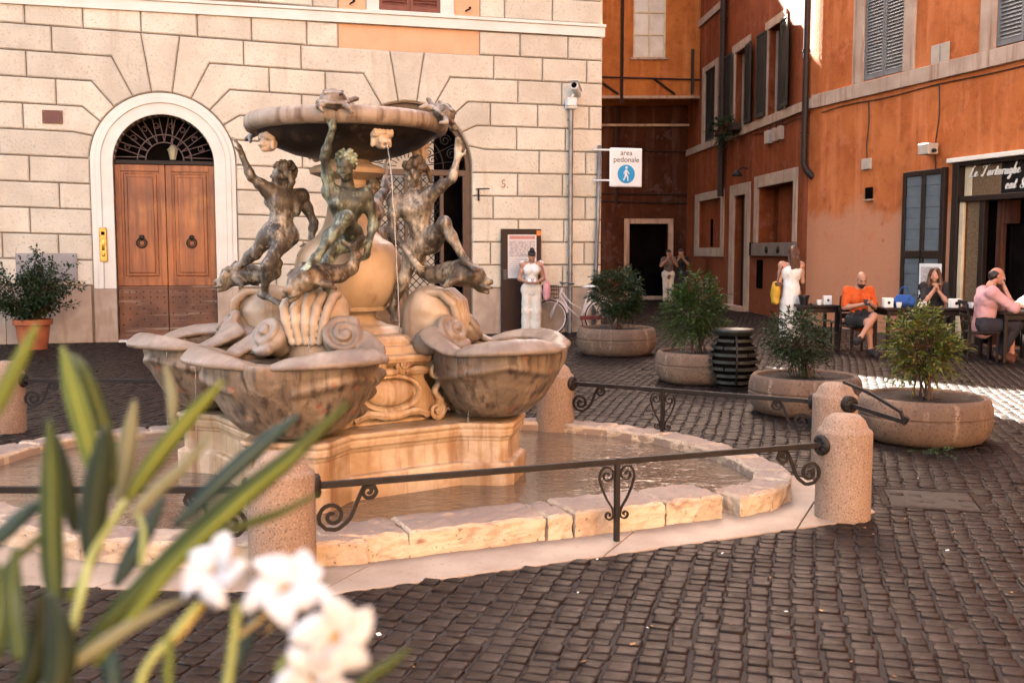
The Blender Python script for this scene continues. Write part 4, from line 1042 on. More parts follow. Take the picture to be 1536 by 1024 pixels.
# ------------------------------------------------------------------ shells
def make_shell_mesh():
    sh = SDF(); rim = .985; z0 = .5
    sh.ell((1.06, 0, .8), (.6, .7, .5), k=.01)            # bounds; replaced by the turned field below
    def clip(F, ax):
        X, Y, Z = ax[0][:, None, None], ax[1][None, :, None], ax[2][None, None, :]
        t = np.clip((Z - z0) / (rim - z0), 0.001, 1.2)
        s_ = (.2 + .8 * t ** .36) * (1 - .07 * np.clip((t - .72) / .28, 0, 1) ** 2)
        keel = .05 * t * (1 - np.clip(np.abs(Y) / .3, 0, 1)) ** 2 * (X > 1.06)
        xc = 1.05 + .03 * t
        rx = np.where(X > xc, .485 + keel, .46) * s_; ry = .575 * s_
        q = np.sqrt(((X - xc) / rx) ** 2 + (Y / ry) ** 2)
        th = np.arctan2(np.abs(Y), X - xc)
        D_ = (q - 1) * np.minimum(rx, ry) * .9 + .008 * np.cos(th * 9) * t ** .7 * np.clip((th - .2) * 3, 0, 1)
        D_ = D_ - .02 * np.exp(-((t - .8 + .2 * np.abs(th - 1.2)) / .06) ** 2) * (th > .4) * (th < 2.4)
        D_ = np.maximum(D_, z0 - Z)
        # folds under the lips near the hinge
        for j in range(3):
            yy = .43 - .06 * j; xx = .82 + .02 * j; zz = .86 - .115 * j
            e = np.sqrt(((X - xx) / .2) ** 2 + ((np.abs(Y) - yy) / .085) ** 2 + ((Z - zz) / .05) ** 2); e = (e - 1) * .055 + 1.0 * (Y < 0)
            h = np.maximum(.03 - np.abs(D_ - e), 0) / .03; D_ = np.minimum(D_, e) - h * h * .0075
        D_ = np.maximum(D_, Z - rim)
        k0 = np.sqrt(((X - 1.05) / .39) ** 2 + (Y / .47) ** 2 + ((Z - 1.05) / .33) ** 2); k1 = np.sqrt(((X - 1.05) / .152) ** 2 + (Y / .22) ** 2 + ((Z - 1.05) / .109) ** 2) + 1e-6
        return np.maximum(D_, -(k0 * (k0 - 1) / k1)).astype(np.float32)
    return sh.mesh(.0115, clip, noise=[(.0025, 12, 1), (.0015, 50, 2)])
def make_lip_mesh():
    sh = SDF()
    for sg in (-1, 1):
        n = 40; A = [6 + (142 - 6) * i / n for i in range(n + 1)]
        def P(a, off, z): return (1.07 + (.435 + off) * math.cos(R(a)), sg * (.52 + off) * math.sin(R(a)), z)
        def wv(a):                                   # two lobes parted by a notch, nothing at the front keel
            l1 = max(0, math.sin(math.pi * (a - 6) / 106)) ** .7 if a < 112 else 0; l2 = max(0, math.sin(math.pi * (a - 108) / 66)) ** .7 if a > 108 else 0
            return max(l1, .8 * l2)
        w = [wv(a) for a in A]
        z0 = [.965 + .075 * x + (.09 * ((a - 112) / 30) ** 1.5 if a > 112 else 0) for a, x in zip(A, w)]
        for i in range(n):
            for j in range(14):
                v = j / 13; o0, o1 = -.07 + (.09 + .11 * w[i]) * v, -.07 + (.09 + .11 * w[i + 1]) * v
                dz = lambda x: .03 * math.sin(math.pi * v * .9) * x - .075 * x * max(0, v - .55) ** 1.4 * 2.2 - .03 * (1 - v) * x
                r = .0125 + .006 * v * w[i]
                sh.cap(P(A[i], o0, z0[i] + dz(w[i])), P(A[i + 1], o1, z0[i + 1] + dz(w[i + 1])), r, k=.012)
        # volute at the hinge side: a smooth dome with a shallow whorl and a knob
        v = Vector((.80, sg * .245, 1.085)); ax_ = Vector((.72, sg * .40, .57)).normalized()
        e1 = ax_.cross(Vector((0, 0, 1))).normalized(); e2 = ax_.cross(e1); Mv = Matrix((e1, e2, ax_)).transposed().to_4x4()
        sh.ell(v, (.128, .128, .075), Mv, .01); sh.cap(v - ax_ * .06, (.64, sg * .26, 1.02), .1, .09, k=.04)
        pts = []; rs = []
        for i in range(60):
            q = i / 59; a = (-2.2 + q * 1.9 * 2 * math.pi) * sg; r = .132 * (1 - q) + .018 * q; pts.append(v + ax_ * (.03 + .05 * q) + (e1 * math.cos(a) + e2 * math.sin(a)) * r); rs.append(.026 - .006 * q)
        sh.chain(pts, rs, k=.003); sh.ell(v + ax_ * .075, .026, None, .004)
        sh.chain([P(142, .0, 1.06), v + Vector((-.03, sg * .1, -.02)), Vector(pts[0])], [.035, .04, .03], k=.03)
    return sh.mesh(.0085, noise=[(.0018, 22, 3), (.001, 80, 4)])
def make_fan_mesh():
    sh = SDF()
    sh.ell((.62, 0, 1.16), (.2, .19, .22), k=.03); sh.cap((.58, -.11, 1.28), (.58, .11, 1.28), .09, k=.05); sh.cap((.6, 0, .95), (.6, 0, 1.2), .2, k=.04)
    for j in range(-2, 3):
        y = j * .062; f = 1 - .12 * abs(j)
        pts = [(.62, y * 1.2, 1.36), (.72 * 1, y * 1.25, 1.355), (.805, y * 1.2, 1.28), (.83, y * 1.0, 1.18), (.82, y * .75, 1.06)]
        sh.chain(pts, [.024, .03, .032, .03, .022], k=.003)
    return sh.mesh(.0095, noise=[(.002, 30, 5)])
SM, LM, FM = make_shell_mesh(), make_lip_mesh(), make_fan_mesh()
SHELL_LABELS = ['scalloped marble shell basin seen side-on at the right of the fountain, with white cap', 'broad marble shell basin facing the viewer below the green bronze youth', 'scalloped marble shell basin jutting out at the left of the fountain, before the door', 'marble shell basin on the far side of the fountain, mostly hidden by the urn']
shell0 = None; SHELLS = []
def shell_root(k):
    return thing('shell_basin', SHELL_LABELS[k], 'basin', FC, RA + [0, -math.pi / 2, math.pi, math.pi / 2][k], 'marble shell basins round the fountain')
s0 = shell_root(0)
np_obj('bowl', SM, M['shell'], s0); np_obj('lip', LM, M['lip'], s0); np_obj('fluted_hinge', FM, M['rib'], s0)
mb = MB(); mb.lathe([(0, 0), (.36, 0), (.36, .004), (0, .004)], 24, (0, 0, 0)); 
mb = MB(); mb.add([(1.05 + .42 * math.cos(t), .52 * math.sin(t), .955) for t in [2 * math.pi * i / 32 for i in range(32)]], [tuple(range(32))])
M['shell_water'] = mat('shell_water', (.12, .085, .06), (.08, .055, .04), 3, 3, .06, .25, 14, .01, spec=.6)
mb.build('water_surface', M['shell_water'], s0)
for k in (1, 2, 3):
    c = copy_tree(s0); c['label'] = SHELL_LABELS[k]; c.rotation_euler = (0, 0, RA + [0, -math.pi / 2, math.pi, math.pi / 2][k])

# ------------------------------------------------------------------ figure sculpting
def hand(sd, w, d, nrm, s, curl=.5, k=.006, thumb=1):
    """palm, four fingers and thumb; d points along the hand, nrm out of the back of the hand"""
    w = Vector(w); d = Vector(d).normalized(); nrm = Vector(nrm); nrm = (nrm - d * nrm.dot(d)).normalized(); x = d.cross(nrm)
    L = .10 * s
    for i in range(-1, 2): sd.cap(w, w + d * L * .85 + x * i * .022 * s, .017 * s, .015 * s, k=.02)
    for i, (o, fl) in enumerate(((-1.5, .062), (-.5, .075), (.5, .08), (1.5, .07))):
        b = w + d * L * .85 + x * o * .0185 * s; q = curl * (1.15 - .1 * i); p = b; an = q * .5; seg = fl * s / 2.2
        for j, r in ((0, .0095), (1, .0085), (2, .0075)):
            n_ = p + (d * math.cos(an) - nrm * math.sin(an)) * seg; sd.cap(p, n_, r * s, r * s * .92, k=k); p = n_; an += q * .8
    b = w + d * L * .25 + x * thumb * .028 * s; m1 = b + (d * .55 + x * thumb * .75 - nrm * .25) * .042 * s; m2 = m1 + (d * .85 + x * thumb * .25 - nrm * .4) * .038 * s
    sd.cap(b, m1, .014 * s, .011 * s, k=.015).cap(m1, m2, .011 * s, .0085 * s, k=.006)
def limb_dir(a, b): return (Vector(b) - Vector(a)).normalized()
def head(sd, c, face, up, s, hair=None, k=.012, beard=False):
    """skull, jaw, brow, nose, lips, ears; c = centre of the skull, face = looking direction"""
    c = Vector(c); f = Vector(face).normalized(); u = Vector(up); u = (u - f * u.dot(f)).normalized(); r = f.cross(u)
    Mx = Matrix((r, f, u)).transposed().to_4x4()
    P = lambda x, y, z: c + (r * x + f * y + u * z) * s
    sd.ell(P(0, -.012, .03), tuple(v * s for v in (.073, .093, .085)), Mx, k)
    sd.ell(P(0, .03, -.035), tuple(v * s for v in (.058, .062, .075)), Mx, .03 * s)
    sd.ell(P(0, .06, -.09), tuple(v * s for v in (.028, .026, .022)), Mx, .03 * s)
    sd.cap(P(-.034, .077, .022), P(.034, .077, .022), .013 * s, k=.02 * s)
    sd.cap(P(0, .085, .012), P(0, .108, -.025), .009 * s, .0155 * s, k=.012 * s)
    for sg in (-1, 1):
        sd.ell(P(sg * .031, .09, -.002), (.018 * s, .012 * s, .011 * s), Mx, .004 * s, 1)
        sd.ell(P(sg * .031, .078, -.002), .0125 * s, None, .003 * s)
        sd.ell(P(sg * .04, .06, -.035), .026 * s, None, .02 * s)
        sd.ell(P(sg * .074, -.008, -.005), (.012 * s, .024 * s, .034 * s), Mx, .008 * s)
        sd.ell(P(sg * .01, .098, -.03), .009 * s, None, .008 * s)
    sd.cap(P(-.02, .088, -.057), P(.02, .088, -.057), .007 * s, k=.006 * s); sd.cap(P(-.017, .087, -.069), P(.017, .087, -.069), .008 * s, k=.006 * s)
    return P
def nude(sd, J, s, up=(0, 0, 1), face=(0, -1, 0), fdir=(0, -1, 0), mus=True):
    """continuous athletic body over the joints J"""
    V = {k: Vector(v) for k, v in J.items()}
    pel = (V['hipL'] + V['hipR']) / 2; sh = (V['shL'] + V['shR']) / 2; spine = (sh - pel)
    rt = (V['shR'] - V['shL']).normalized(); fd = Vector(fdir).normalized()
    T = lambda t, x=0, f=0: pel + spine * t + rt * x * s + fd * f * s
    sd.cap(V['hipL'] - (V['hipL'] - pel) * .25, V['hipR'] - (V['hipR'] - pel) * .25, .105 * s, k=.05 * s)
    sd.cap(T(-.02), T(.35), .115 * s, .1 * s, k=.05 * s); sd.cap(T(.35), T(.72), .1 * s, .125 * s, k=.05 * s)
    sd.cap(T(.78, -.07), T(.78, .07), .105 * s, k=.05 * s); sd.cap(T(.95, -.1), T(.95, .1), .062 * s, k=.05 * s)
    for sg in ((-1, 1) if mus else ()):
        sd.ell(T(.76, sg * .075, .075), (.078 * s, .06 * s, .062 * s), None, .03 * s)          # chest muscle
        sd.ell(T(.7, sg * .09, -.06), (.06 * s, .06 * s, .1 * s), None, .03 * s)               # shoulder blade
        sd.ell(T(-.08, sg * .065, -.075), .088 * s, None, .03 * s)                            # buttock
        for j in range(3): sd.ell(T(.18 + .15 * j, sg * .035, .088), (.036 * s, .03 * s, .038 * s), None, .02 * s)
    sd.cap(T(.98), V['neck'], .064 * s, .054 * s, k=.04 * s); sd.cap(V['neck'], V['head'], .054 * s, .05 * s, k=.03 * s)
    for q in ('L', 'R'):
        a, b, c = V['sh' + q], V['el' + q], V['wr' + q]; sd.ell(a, .072 * s, None, .05 * s)
        sd.cap(T(.9, .06 if q == 'R' else -.06), a, .07 * s, .064 * s, k=.05 * s)
        sd.cap(a, b, .056 * s, .041 * s, k=.03 * s); sd.ell(a.lerp(b, .45), .054 * s, None, .04 * s); sd.cap(b, c, .043 * s, .027 * s, k=.02 * s); sd.ell(b.lerp(c, .25), .045 * s, None, .03 * s)
        a, b, c = V['hip' + q], V['kn' + q], V['an' + q]
        sd.cap(a, b, .092 * s, .057 * s, k=.05 * s); sd.ell(a.lerp(b, .3), .093 * s, None, .05 * s); sd.ell(b, .06 * s, None, .03 * s)
        sd.cap(b, c, .055 * s, .035 * s, k=.03 * s)
        back = (b - a).normalized() + (b - c).normalized(); back = back if back.length > .05 else -fd
        sd.ell(b.lerp(c, .3) - back.normalized() * .022 * s, .056 * s, None, .04 * s)
        t = V['toe' + q]; sd.ell(c, .042 * s, None, .02 * s); hl = c - (t - c) * .22; hl.z -= .02 * s
        sd.cap(hl, c, .03 * s, .034 * s, k=.02 * s); sd.cap(c, t, .036 * s, .024 * s, k=.03 * s)
        ft = (t - c).normalized(); sx = ft.cross(Vector((0, 0, 1))); sx = sx.normalized() if sx.length > .1 else rt
        for i in range(5): sd.cap(t + sx * (i - 2) * .016 * s - ft * .03 * s, t + sx * (i - 2) * .018 * s + ft * (.03 - .004 * abs(i - 1)) * s, .013 * s, .009 * s, k=.006 * s)
    return V
def curls(sd, P, s, seed, long=0, front=True, r=.03):
    rs = random.Random(seed)
    sd.ell(P(0, -.025, .045), tuple(v * s for v in (.085, .1, .085)), None, .02 * s)
    for i in range(70):
        a = rs.uniform(0, 2 * math.pi); h = rs.uniform(-.7, 1)
        x, y, z = math.cos(a) * math.sqrt(1 - h * h * .8), math.sin(a) * math.sqrt(1 - h * h * .8), h
        if y > .35 and z < .25: continue
        p = P(x * .088, y * .1 - .022, z * .09 + .04)
        sd.ell(p, r * s * rs.uniform(.55, 1.0), None, .008 * s)
    for i in range(long):
        x = rs.uniform(-.07, .07); sd.chain([P(x, -.09, .02), P(x * 1.1, -.115, -.05), P(x * 1.2, -.1, -.12 + rs.uniform(-.02, .02))], [.026 * s, .024 * s, .014 * s], k=.01 * s)
def statue(label, J, s, faceV, mat_b, mat_h, fd, hands, headup=(0, 0, 1), seed=1):
    sd = SDF(); V = nude(sd, J, s, fdir=fd)
    P = head(sd, V['head'], faceV, headup, s * 1.06)
    for (side, d, n, cu, th) in hands: hand(sd, V['wr' + side], d, n, s * 1.05, cu, thumb=th)
    org = Vector(((V['toeL'].x + V['toeR'].x) / 2, (V['toeL'].y + V['toeR'].y) / 2, min(V['toeL'].z, V['toeR'].z)))
    o = np_obj('bronze_youth', sd.mesh(.0062, noise=[(.0008, 60, seed)]), mat_b, None, origin=org)
    tag(o, label, 'statue', 'bronze youths of the fountain')
    h = SDF(); curls(h, P, s * 1.0, seed, long=4 if seed != 3 else 0, r=.03 if seed != 3 else .02); ho = np_obj('hair', h.mesh(.0065), mat_h, o, origin=org); ho.location = (0, 0, 0)
    return o
S_ = .72
JF = dict(head=D(519, 249, 6.84), neck=D(521, 275, 6.9), shR=D(495, 288, 6.84), elR=D(487, 236, 6.78), wrR=D(499, 192, 6.72), shL=D(548, 293, 6.93), elL=D(560, 334, 6.95), wrL=D(553, 366, 6.86),
          hipR=D(498, 358, 6.86), hipL=D(532, 360, 6.88), knL=D(520, 326, 6.56), anL=D(474, 386, 6.5), toeL=D(458, 402, 6.42), knR=D(487, 408, 6.72), anR=D(497, 462, 6.74), toeR=D(493, 478, 6.64))
st = statue('green streaked bronze youth in the middle, arm raised to a turtle', JF, S_, (-.25, -1, -.35), M['bronze_green'], M['bronze_green_hair'], (.1, -1, 0),
       [('R', (.12, -.1, 1), (0, 1, .1), .25, 1), ('L', (-.1, -.4, -1), (.6, -.6, 0), .7, 1)], seed=3)
JL = dict(head=D(424, 263, 7.3), neck=D(428, 278, 7.33), shL=D(402, 285, 7.28), elL=D(377, 266, 7.22), wrL=D(363, 233, 7.22), shR=D(452, 294, 7.4), elR=D(471, 334, 7.42), wrR=D(465, 366, 7.32),
          hipL=D(408, 348, 7.28), hipR=D(431, 350, 7.33), knL=D(382, 380, 7.3), anL=D(356, 402, 7.4), toeL=D(344, 408, 7.42), knR=D(402, 398, 7.1), anR=D(396, 442, 7.16), toeR=D(424, 458, 7.05))
# this one turns his back: left arm raised
statue('grey brown bronze youth at the left, seen from behind', JL, S_, (-1, .15, .12), M['bronze_grey'], M['bronze_hair'], (-.75, .65, 0),
       [('L', (-.3, 0, 1), (1, 0, .3), .3, -1), ('R', (-.3, -.5, -.8), (.7, -.4, 0), .6, 1)], seed=8)
JR = dict(head=D(622, 259, 7.12), neck=D(624, 279, 7.18), shL=D(645, 291, 7.1), elL=D(678, 268, 7.04), wrL=D(686, 238, 7.05), shR=D(592, 302, 7.12), elR=D(587, 348, 7.08), wrR=D(618, 386, 7.0),
          hipR=D(625, 366, 7.2), hipL=D(648, 362, 7.16), knL=D(666, 334, 6.98), anL=D(698, 392, 6.98), toeL=D(712, 404, 6.94), knR=D(606, 418, 7.2), anR=D(588, 464, 7.26), toeR=D(592, 480, 7.18))
rst = statue('mottled bronze youth at the right with bent head and one raised hand', JR, S_, (-.5, -.8, -.45), M['bronze_grey'], M['bronze_hair'], (-.05, -1, 0),
       [('L', (.1, 0, 1), (0, .9, 0), .35, -1), ('R', (.5, -.3, -.8), (-.5, -.8, 0), .7, 1)], seed=13)
# the fourth youth, behind the urn: same pose a quarter turn on
c = copy_tree(rst); c['label'] = 'bronze youth on the far side, mostly hidden behind the urn'
q = Matrix.Rotation(math.pi / 2, 4, 'Z'); p = rst.location - FC; c.location = FC + q @ p + Vector((-.2, .16, 0)); c.rotation_euler = (0, 0, math.pi / 2)

# ------------------------------------------------------------------ dolphins
def dolphin():
    """head points along +x, tail curls up behind; origin under the head"""
    d = SDF()
    body_ = [(.1, 0, .06), (0, 0, .075), (-.12, .02, .06), (-.24, .05, .035), (-.34, .09, .05), (-.39, .12, .13), (-.36, .13, .22)]
    d.chain(body_, [.085, .1, .082, .066, .052, .04, .025], k=.03)
    d.cap((.1, 0, .05), (.17, 0, .0), .07, .05, k=.03); d.cap((.17, 0, .03), (.225, 0, .03), .035, .024, k=.02); d.cap((.15, 0, -.02), (.21, 0, -.045), .032, .022, k=.015)
    d.cap((.165, -.05, -.005), (.23, -.035, -.012), .012, k=.004); d.cap((.165, .05, -.005), (.23, .035, -.012), .012, k=.004)
    for sg in (-1, 1):
        d.ell((.095, sg * .082, .075), .034, None, .012); d.ell((.1, sg * .105, .078), .015, None, .004)
        d.chain([(.13, sg * .05, .12), (.07, sg * .075, .13), (.02, sg * .08, .12)], [.018, .022, .014], k=.01)
        d.chain([(.02, sg * .09, .04), (-.05, sg * .14, .0), (-.08, sg * .17, -.03)], [.028, .03, .012], k=.015)
        d.chain([(-.36, .13, .2), (-.37 - sg * .02, .13 + sg * .06, .25), (-.36, .13 + sg * .12, .27)], [.022, .028, .012], k=.012)
        for j in range(4): d.cap((.0 - .02 * j, sg * .085, .1 - .02 * j), (-.02 - .02 * j, sg * .1, .06 - .02 * j), .011, k=.006)
    for j in range(6): d.cap((.06 - .05 * j, 0, .15 - .012 * j), (.03 - .05 * j, 0, .185 - .016 * j), .022, .008, k=.012)
    return d.mesh(.0075, noise=[(.004, 38, 4)])
DM = dolphin()
def place_dolphin(lab, p, a, pitch=0, sc=1.0):
    o = np_obj('bronze_dolphin', DM, M['bronze_fish']); o.location = p; o.rotation_euler = (0, pitch, a); o.scale = (sc * .84,) * 3
    return tag(o, lab, 'dolphin statue', 'bronze dolphins on the shell hinges')
place_dolphin('bronze dolphin with gaping mouth under the raised foot of the green youth', D(466, 430, 6.62), R(-128), R(14), 1.05)
place_dolphin('bronze dolphin at the left with its snout over the far shell, under an outstretched foot', D(362, 424, 7.46), R(172), R(6), 1.0)
place_dolphin('bronze dolphin with a big round eye at the right, snout towards the woman in white', D(692, 424, 7.1), R(-14), R(6), 1.08)
place_dolphin('bronze dolphin on the far side, behind the urn', FC + Vector((.13, .72, 1.4)), R(80), R(6), 1.0)

# ------------------------------------------------------------------ turtles
def turtle():
    d = SDF(); d.ell((0, 0, .03), (.115, .095, .085), None, .01)
    d.cap((.1, 0, .02), (.17, 0, .035), .026, .022, k=.02); d.ell((.185, 0, .042), (.033, .025, .022), None, .01)
    for sx in (-1, 1):
        for sy in (-1, 1): d.chain([(sx * .085, sy * .08, .0), (sx * .125, sy * .12, -.02), (sx * .12 + .03, sy * .14, -.055)], [.026, .022, .014], k=.012)
    pts = [(.13 * math.cos(t), .105 * math.sin(t), .012) for t in [2 * math.pi * i / 24 for i in range(25)]]; d.chain(pts, [.013] * 25, k=.012)
    for (x, y, z) in ((0, 0, .112), (.06, 0, .1), (-.06, 0, .1)): 
        d.ell((x, y, z), (.03, .028, .012), None, .01)
    for sy in (-1, 1):
        for x in (-.06, 0, .06): d.ell((x, sy * .055, .088), (.026, .024, .012), None, .01)
    return d.mesh(.0065)
TM = turtle()
def place_turtle(lab, p, e):
    o = np_obj('bronze_turtle', TM, M['turtle']); o.location = p; o.rotation_euler = e; o.scale = (.76,) * 3; return tag(o, lab, 'turtle statue', 'bronze turtles on the upper rim')
def rimp(deg, r=.72, z=2.64): a = RA + R(deg); return FC + Vector((r * math.cos(a), r * math.sin(a), z))
place_turtle('bronze turtle with domed shell on the front rim, above the raised hand', rimp(-77, .70, 2.583), (R(14), R(0), R(12)))
place_turtle('bronze turtle tipping over the right end of the rim, nose to the bowl', rimp(-10, .735, 2.56), (R(8), R(-36), R(160)))
place_turtle('bronze turtle hanging down the left end of the rim, head over the edge', rimp(172, .695, 2.545), (R(-6), R(48), R(165)))
place_turtle('bronze turtle on the far rim, hardly visible', rimp(88, .685, 2.61), (0, 0, R(100)))

# ------------------------------------------------------------------ water jets
s_ = NT('jet_water'); s_.set('Base Color', (.9, .9, .9)); s_.set('Roughness', .08); s_.set('Transmission Weight', .75); s_.set('IOR', 1.33)
M['jet'] = s_.m
def jet(lab, p0, v, t1, r=.0075, g=9.8):
    mb = MB(); rs = random.Random(int(p0[0] * 100)); pts = []; rr = []
    for i in range(24):
        t = t1 * i / 23; pts.append(Vector(p0) + Vector(v) * t + Vector((rs.uniform(-1, 1) * .0025, rs.uniform(-1, 1) * .0025, -.5 * g * t * t))); rr.append(r * (1 - .45 * i / 23) * rs.uniform(.7, 1.2))
    o = mb.tube([p - Vector(p0) for p in pts], rr, 7).build('water_jet', M['jet'], smooth=True); o.location = p0
    tag(o, lab, 'water jet', 'thin streams of falling water')
def spout(deg, r=.645, z=2.335): a = RA + R(deg); return FC + Vector((r * math.cos(a), r * math.sin(a), z)), Vector((math.cos(a), math.sin(a), 0))
p, dn = spout(-47); jet('thin water stream falling from the spouting head at the right front of the upper basin', p, dn * .35, .5, .0055)
for k, (px, py, Y, t) in enumerate(((250, 522, 7.1, .38), (293, 530, 6.9, .38), (702, 522, 6.95, .38), (463, 505, 6.3, .14), (330, 650, 6.0, .2))):
    if k == 4: continue
    jet(['water dribble from the notch in the left shell lip', 'water drops from the near lip of the left shell', 'water dribble from the dark notch in the right shell', 'water dribble from the ribbed hinge of the front shell'][k], D(px, py, Y), Vector((0, -.08, 0)), t, .0035)

# ------------------------------------------------------------------ bollards and iron rails
M['granite'] = mat('speckled_granite', (.3, .195, .13), (.22, .135, .09), 2, 4, .8, .35, 120, .004, speck=((.14, .085, .06), 110, .57), blotch=((.36, .25, .175), 90, .5, .65))
BOL = [('granite bollard nearest the viewer, behind the white flowers', -1.155, 5.09), ('granite bollard at the right front corner of the pool', 2.055, 6.31), ('granite bollard behind the right front one, with a hinged iron bar', 2.47, 7.83),
       ('granite bollard half hidden behind the right shell', .385, 9.1), ('granite bollard at the left edge, behind the leaves', -4.62, 9.35)]
bz = None
for lab, x, y in BOL:
    if bz is None:
        bz = thing('stone_bollard', lab, 'bollard', (x, y, 0), 0, 'granite bollards round the fountain')
        mb = MB(); mb.lathe([(0, -.05), (.168, -.05), (.168, .53), (.163, .545), (.15, .555), (.14, .565), (.12, .61), (.085, .64), (.0, .652)], 40); mb.build('shaft', M['granite'], bz, smooth=True, auto=40)
    else:
        o = copy_tree(bz); o.location = (x, y, 0); o.rotation_euler = (0, 0, random.uniform(0, 6)); o['label'] = lab
def spiral(c, r0, a0, turns, sg, n=26, inner=.12):
    out = []
    for i in range(n):
        q = i / (n - 1); a = a0 + sg * turns * 2 * math.pi * q; r = r0 * (1 - (1 - inner) * q); out.append(Vector((c[0] + r * math.cos(a), 0, c[1] + r * math.sin(a))))
    return out
def rail(lab, A, B, z, mid=True, ends=(1, 1)):
    """A, B bollard centres; local x along the rail"""
    A, B = Vector((A[0], A[1], 0)), Vector((B[0], B[1], 0)); d = B - A; L = d.length; a = math.atan2(d.y, d.x)
    t = thing('iron_rail', lab, 'railing', A, a, 'wrought iron rails between the bollards')
    r0 = .168
    mb = MB(); mb.tube([(r0, 0, z), (L - r0, 0, z)], .01, flat=(.026, .034)); mb.build('top_bar', M['iron'], t, bevel=.003)
    for e, sg, on in ((r0, 1, ends[0]), (L - r0, -1, ends[1])):
        if not on: continue
        mb = MB(); Mr = Matrix.Translation((e - sg * .012, 0, z)) @ Matrix.Rotation(R(90), 4, 'Y')
        mb.lathe([(0, -.035), (.062, -.03), (.066, 0), (.062, .03), (0, .035)], 16, M=Mr)
        for k in range(10): q = 2 * math.pi * k / 10; mb.ell((e + sg * .01, .045 * math.cos(q), z + .045 * math.sin(q)), .018, 8)
        mb.ell((e + sg * .018, 0, z), .022, 8); mb.build('rosette', M['iron'], t, smooth=True)
        # S scroll bracket under the bar
        mb = MB(); X = lambda u, w: (e + sg * u, 0, z + w)
        big = spiral((.085, -.165), .072, math.pi * 1.15, 1.45, -1); sm = spiral((.275, -.05), .042, -.1, 1.35, -1)
        lo = [Vector((.085 + .072 * math.cos(q), 0, -.165 + .072 * math.sin(q))) for q in (math.pi * 1.15, math.pi * 1.35, math.pi * 1.55)]
        pts = list(reversed(big)) + lo[1:] + crom([(.118, 0, -.232), (.175, 0, -.185), (.215, 0, -.1), (.25, 0, -.028), (.277, 0, -.012), (.3, 0, -.02), (.317, 0, -.054)], 4) + sm[1:]
        mb.tube([Vector((e + sg * p.x, 0, z + p.z)) for p in pts], .01, flat=(.02, .011)); mb.build('scroll_bracket', M['iron'], t)
    if mid:
        m = L * mid if isinstance(mid, float) else L / 2
        mb = MB(); mb.tube([(m, 0, -.03), (m, 0, z + .02)], .01, flat=(.03, .03)); mb.build('post', M['iron'], t, bevel=.003)
        for sg in (-1, 1):
            mb = MB()
            top = spiral((.055, -.085), .045, math.pi * .95, 1.3, -1); bot = spiral((.045, -.3), .026, math.pi * .5, 1.2, -1)
            pts = list(reversed(spiral((.062, -.075), .048, math.pi * .35, 1.35, 1))) + crom([(.1, 0, -.05), (.108, 0, -.1), (.07, 0, -.2), (.03, 0, -.265), (.022, 0, -.3)], 5) + spiral((.05, -.305), .03, math.pi, 1.2, 1)
            mb.tube([Vector((m + sg * p.x, 0, z + p.z)) for p in pts], .008, flat=(.016, .009)); mb.build('heart_scroll', M['iron'], t)
    return t
B_ = [(b[1], b[2]) for b in BOL]
rail('wrought iron rail along the straight front kerb, between the two nearest bollards', B_[0], B_[1], .462, .545)
rail('wrought iron rail leaving the frame at the left, behind the flowers', (-4.3, 5.1), B_[0], .455, .4, (0, 1))
rail('wrought iron rail on the right side of the pool, in front of the planters', B_[3], B_[2], .485, .42)
rail('wrought iron rail along the far side, left of the fountain before the door', B_[4], B_[3], .47, .5)
# bollard out of the frame that carries the left rail
o = copy_tree(bz); o.location = (-4.3, 5.1, 0); o['label'] = 'granite bollard just outside the frame at the left end of the front rail'
t = thing('hinged_bar', 'bent iron gate bar on a rosette, hanging from the rear right bollard', 'bar', (2.47, 7.83, 0), R(-72), None)
mb = MB(); mb.tube([(.17, 0, .5), (.78, .02, .46), (.8, .02, .5)], .01, flat=(.024, .03)); mb.tube([(.1, 0, .66), (.4, .0, .62), (.74, .01, .53), (.78, .02, .44)], .01, flat=(.02, .02)); mb.build('bar', M['iron'], t)
mb = MB(); Mr = Matrix.Translation((.17, 0, .5)) @ Matrix.Rotation(R(90), 4, 'Y'); mb.lathe([(0, -.03), (.062, -.03), (.066, 0), (.062, .03), (0, .035)], 16, M=Mr)
for k in range(10): q = 2 * math.pi * k / 10; mb.ell((.19, .045 * math.cos(q), .5 + .045 * math.sin(q)), .018, 8)
mb.build('rosette', M['iron'], t, smooth=True)
# ------------------------------------------------------------------ greenery
def leaf_mat(name, cols, rough=.45, trans=.25):
    s = NT(name); g = s.n('ShaderNodeNewGeometry'); n = len(cols)
    col = s.ramp(g.outputs['Random Per Island'], [(i / (n - 1), c) for i, c in enumerate(cols)])
    s.set('Base Color', col); s.set('Roughness', rough); s.set('Specular IOR Level', .4)
    tr = s.n('ShaderNodeBsdfTranslucent'); s.l(col, tr.inputs[0]); mx = s.n('ShaderNodeMixShader'); mx.inputs[0].default_value = trans
    s.l(s.b.outputs[0], mx.inputs[1]); s.l(tr.outputs[0], mx.inputs[2]); s.l(mx.outputs[0], s.out.inputs[0]); return s.m
def leaflet(mb, p, d, n, L, W, fold=.25, droop=.2):
    d = d.normalized(); x = d.cross(n); x = x.normalized() if x.length > 1e-3 else Vector((1, 0, 0)); n = x.cross(d)
    m = p + d * L * .45; t = p + d * L - n * L * droop
    mb.add([p, m + x * W / 2 + n * W * fold, t, m - x * W / 2 + n * W * fold, m], [(0, 4, 2, 1), (0, 3, 2, 4)])
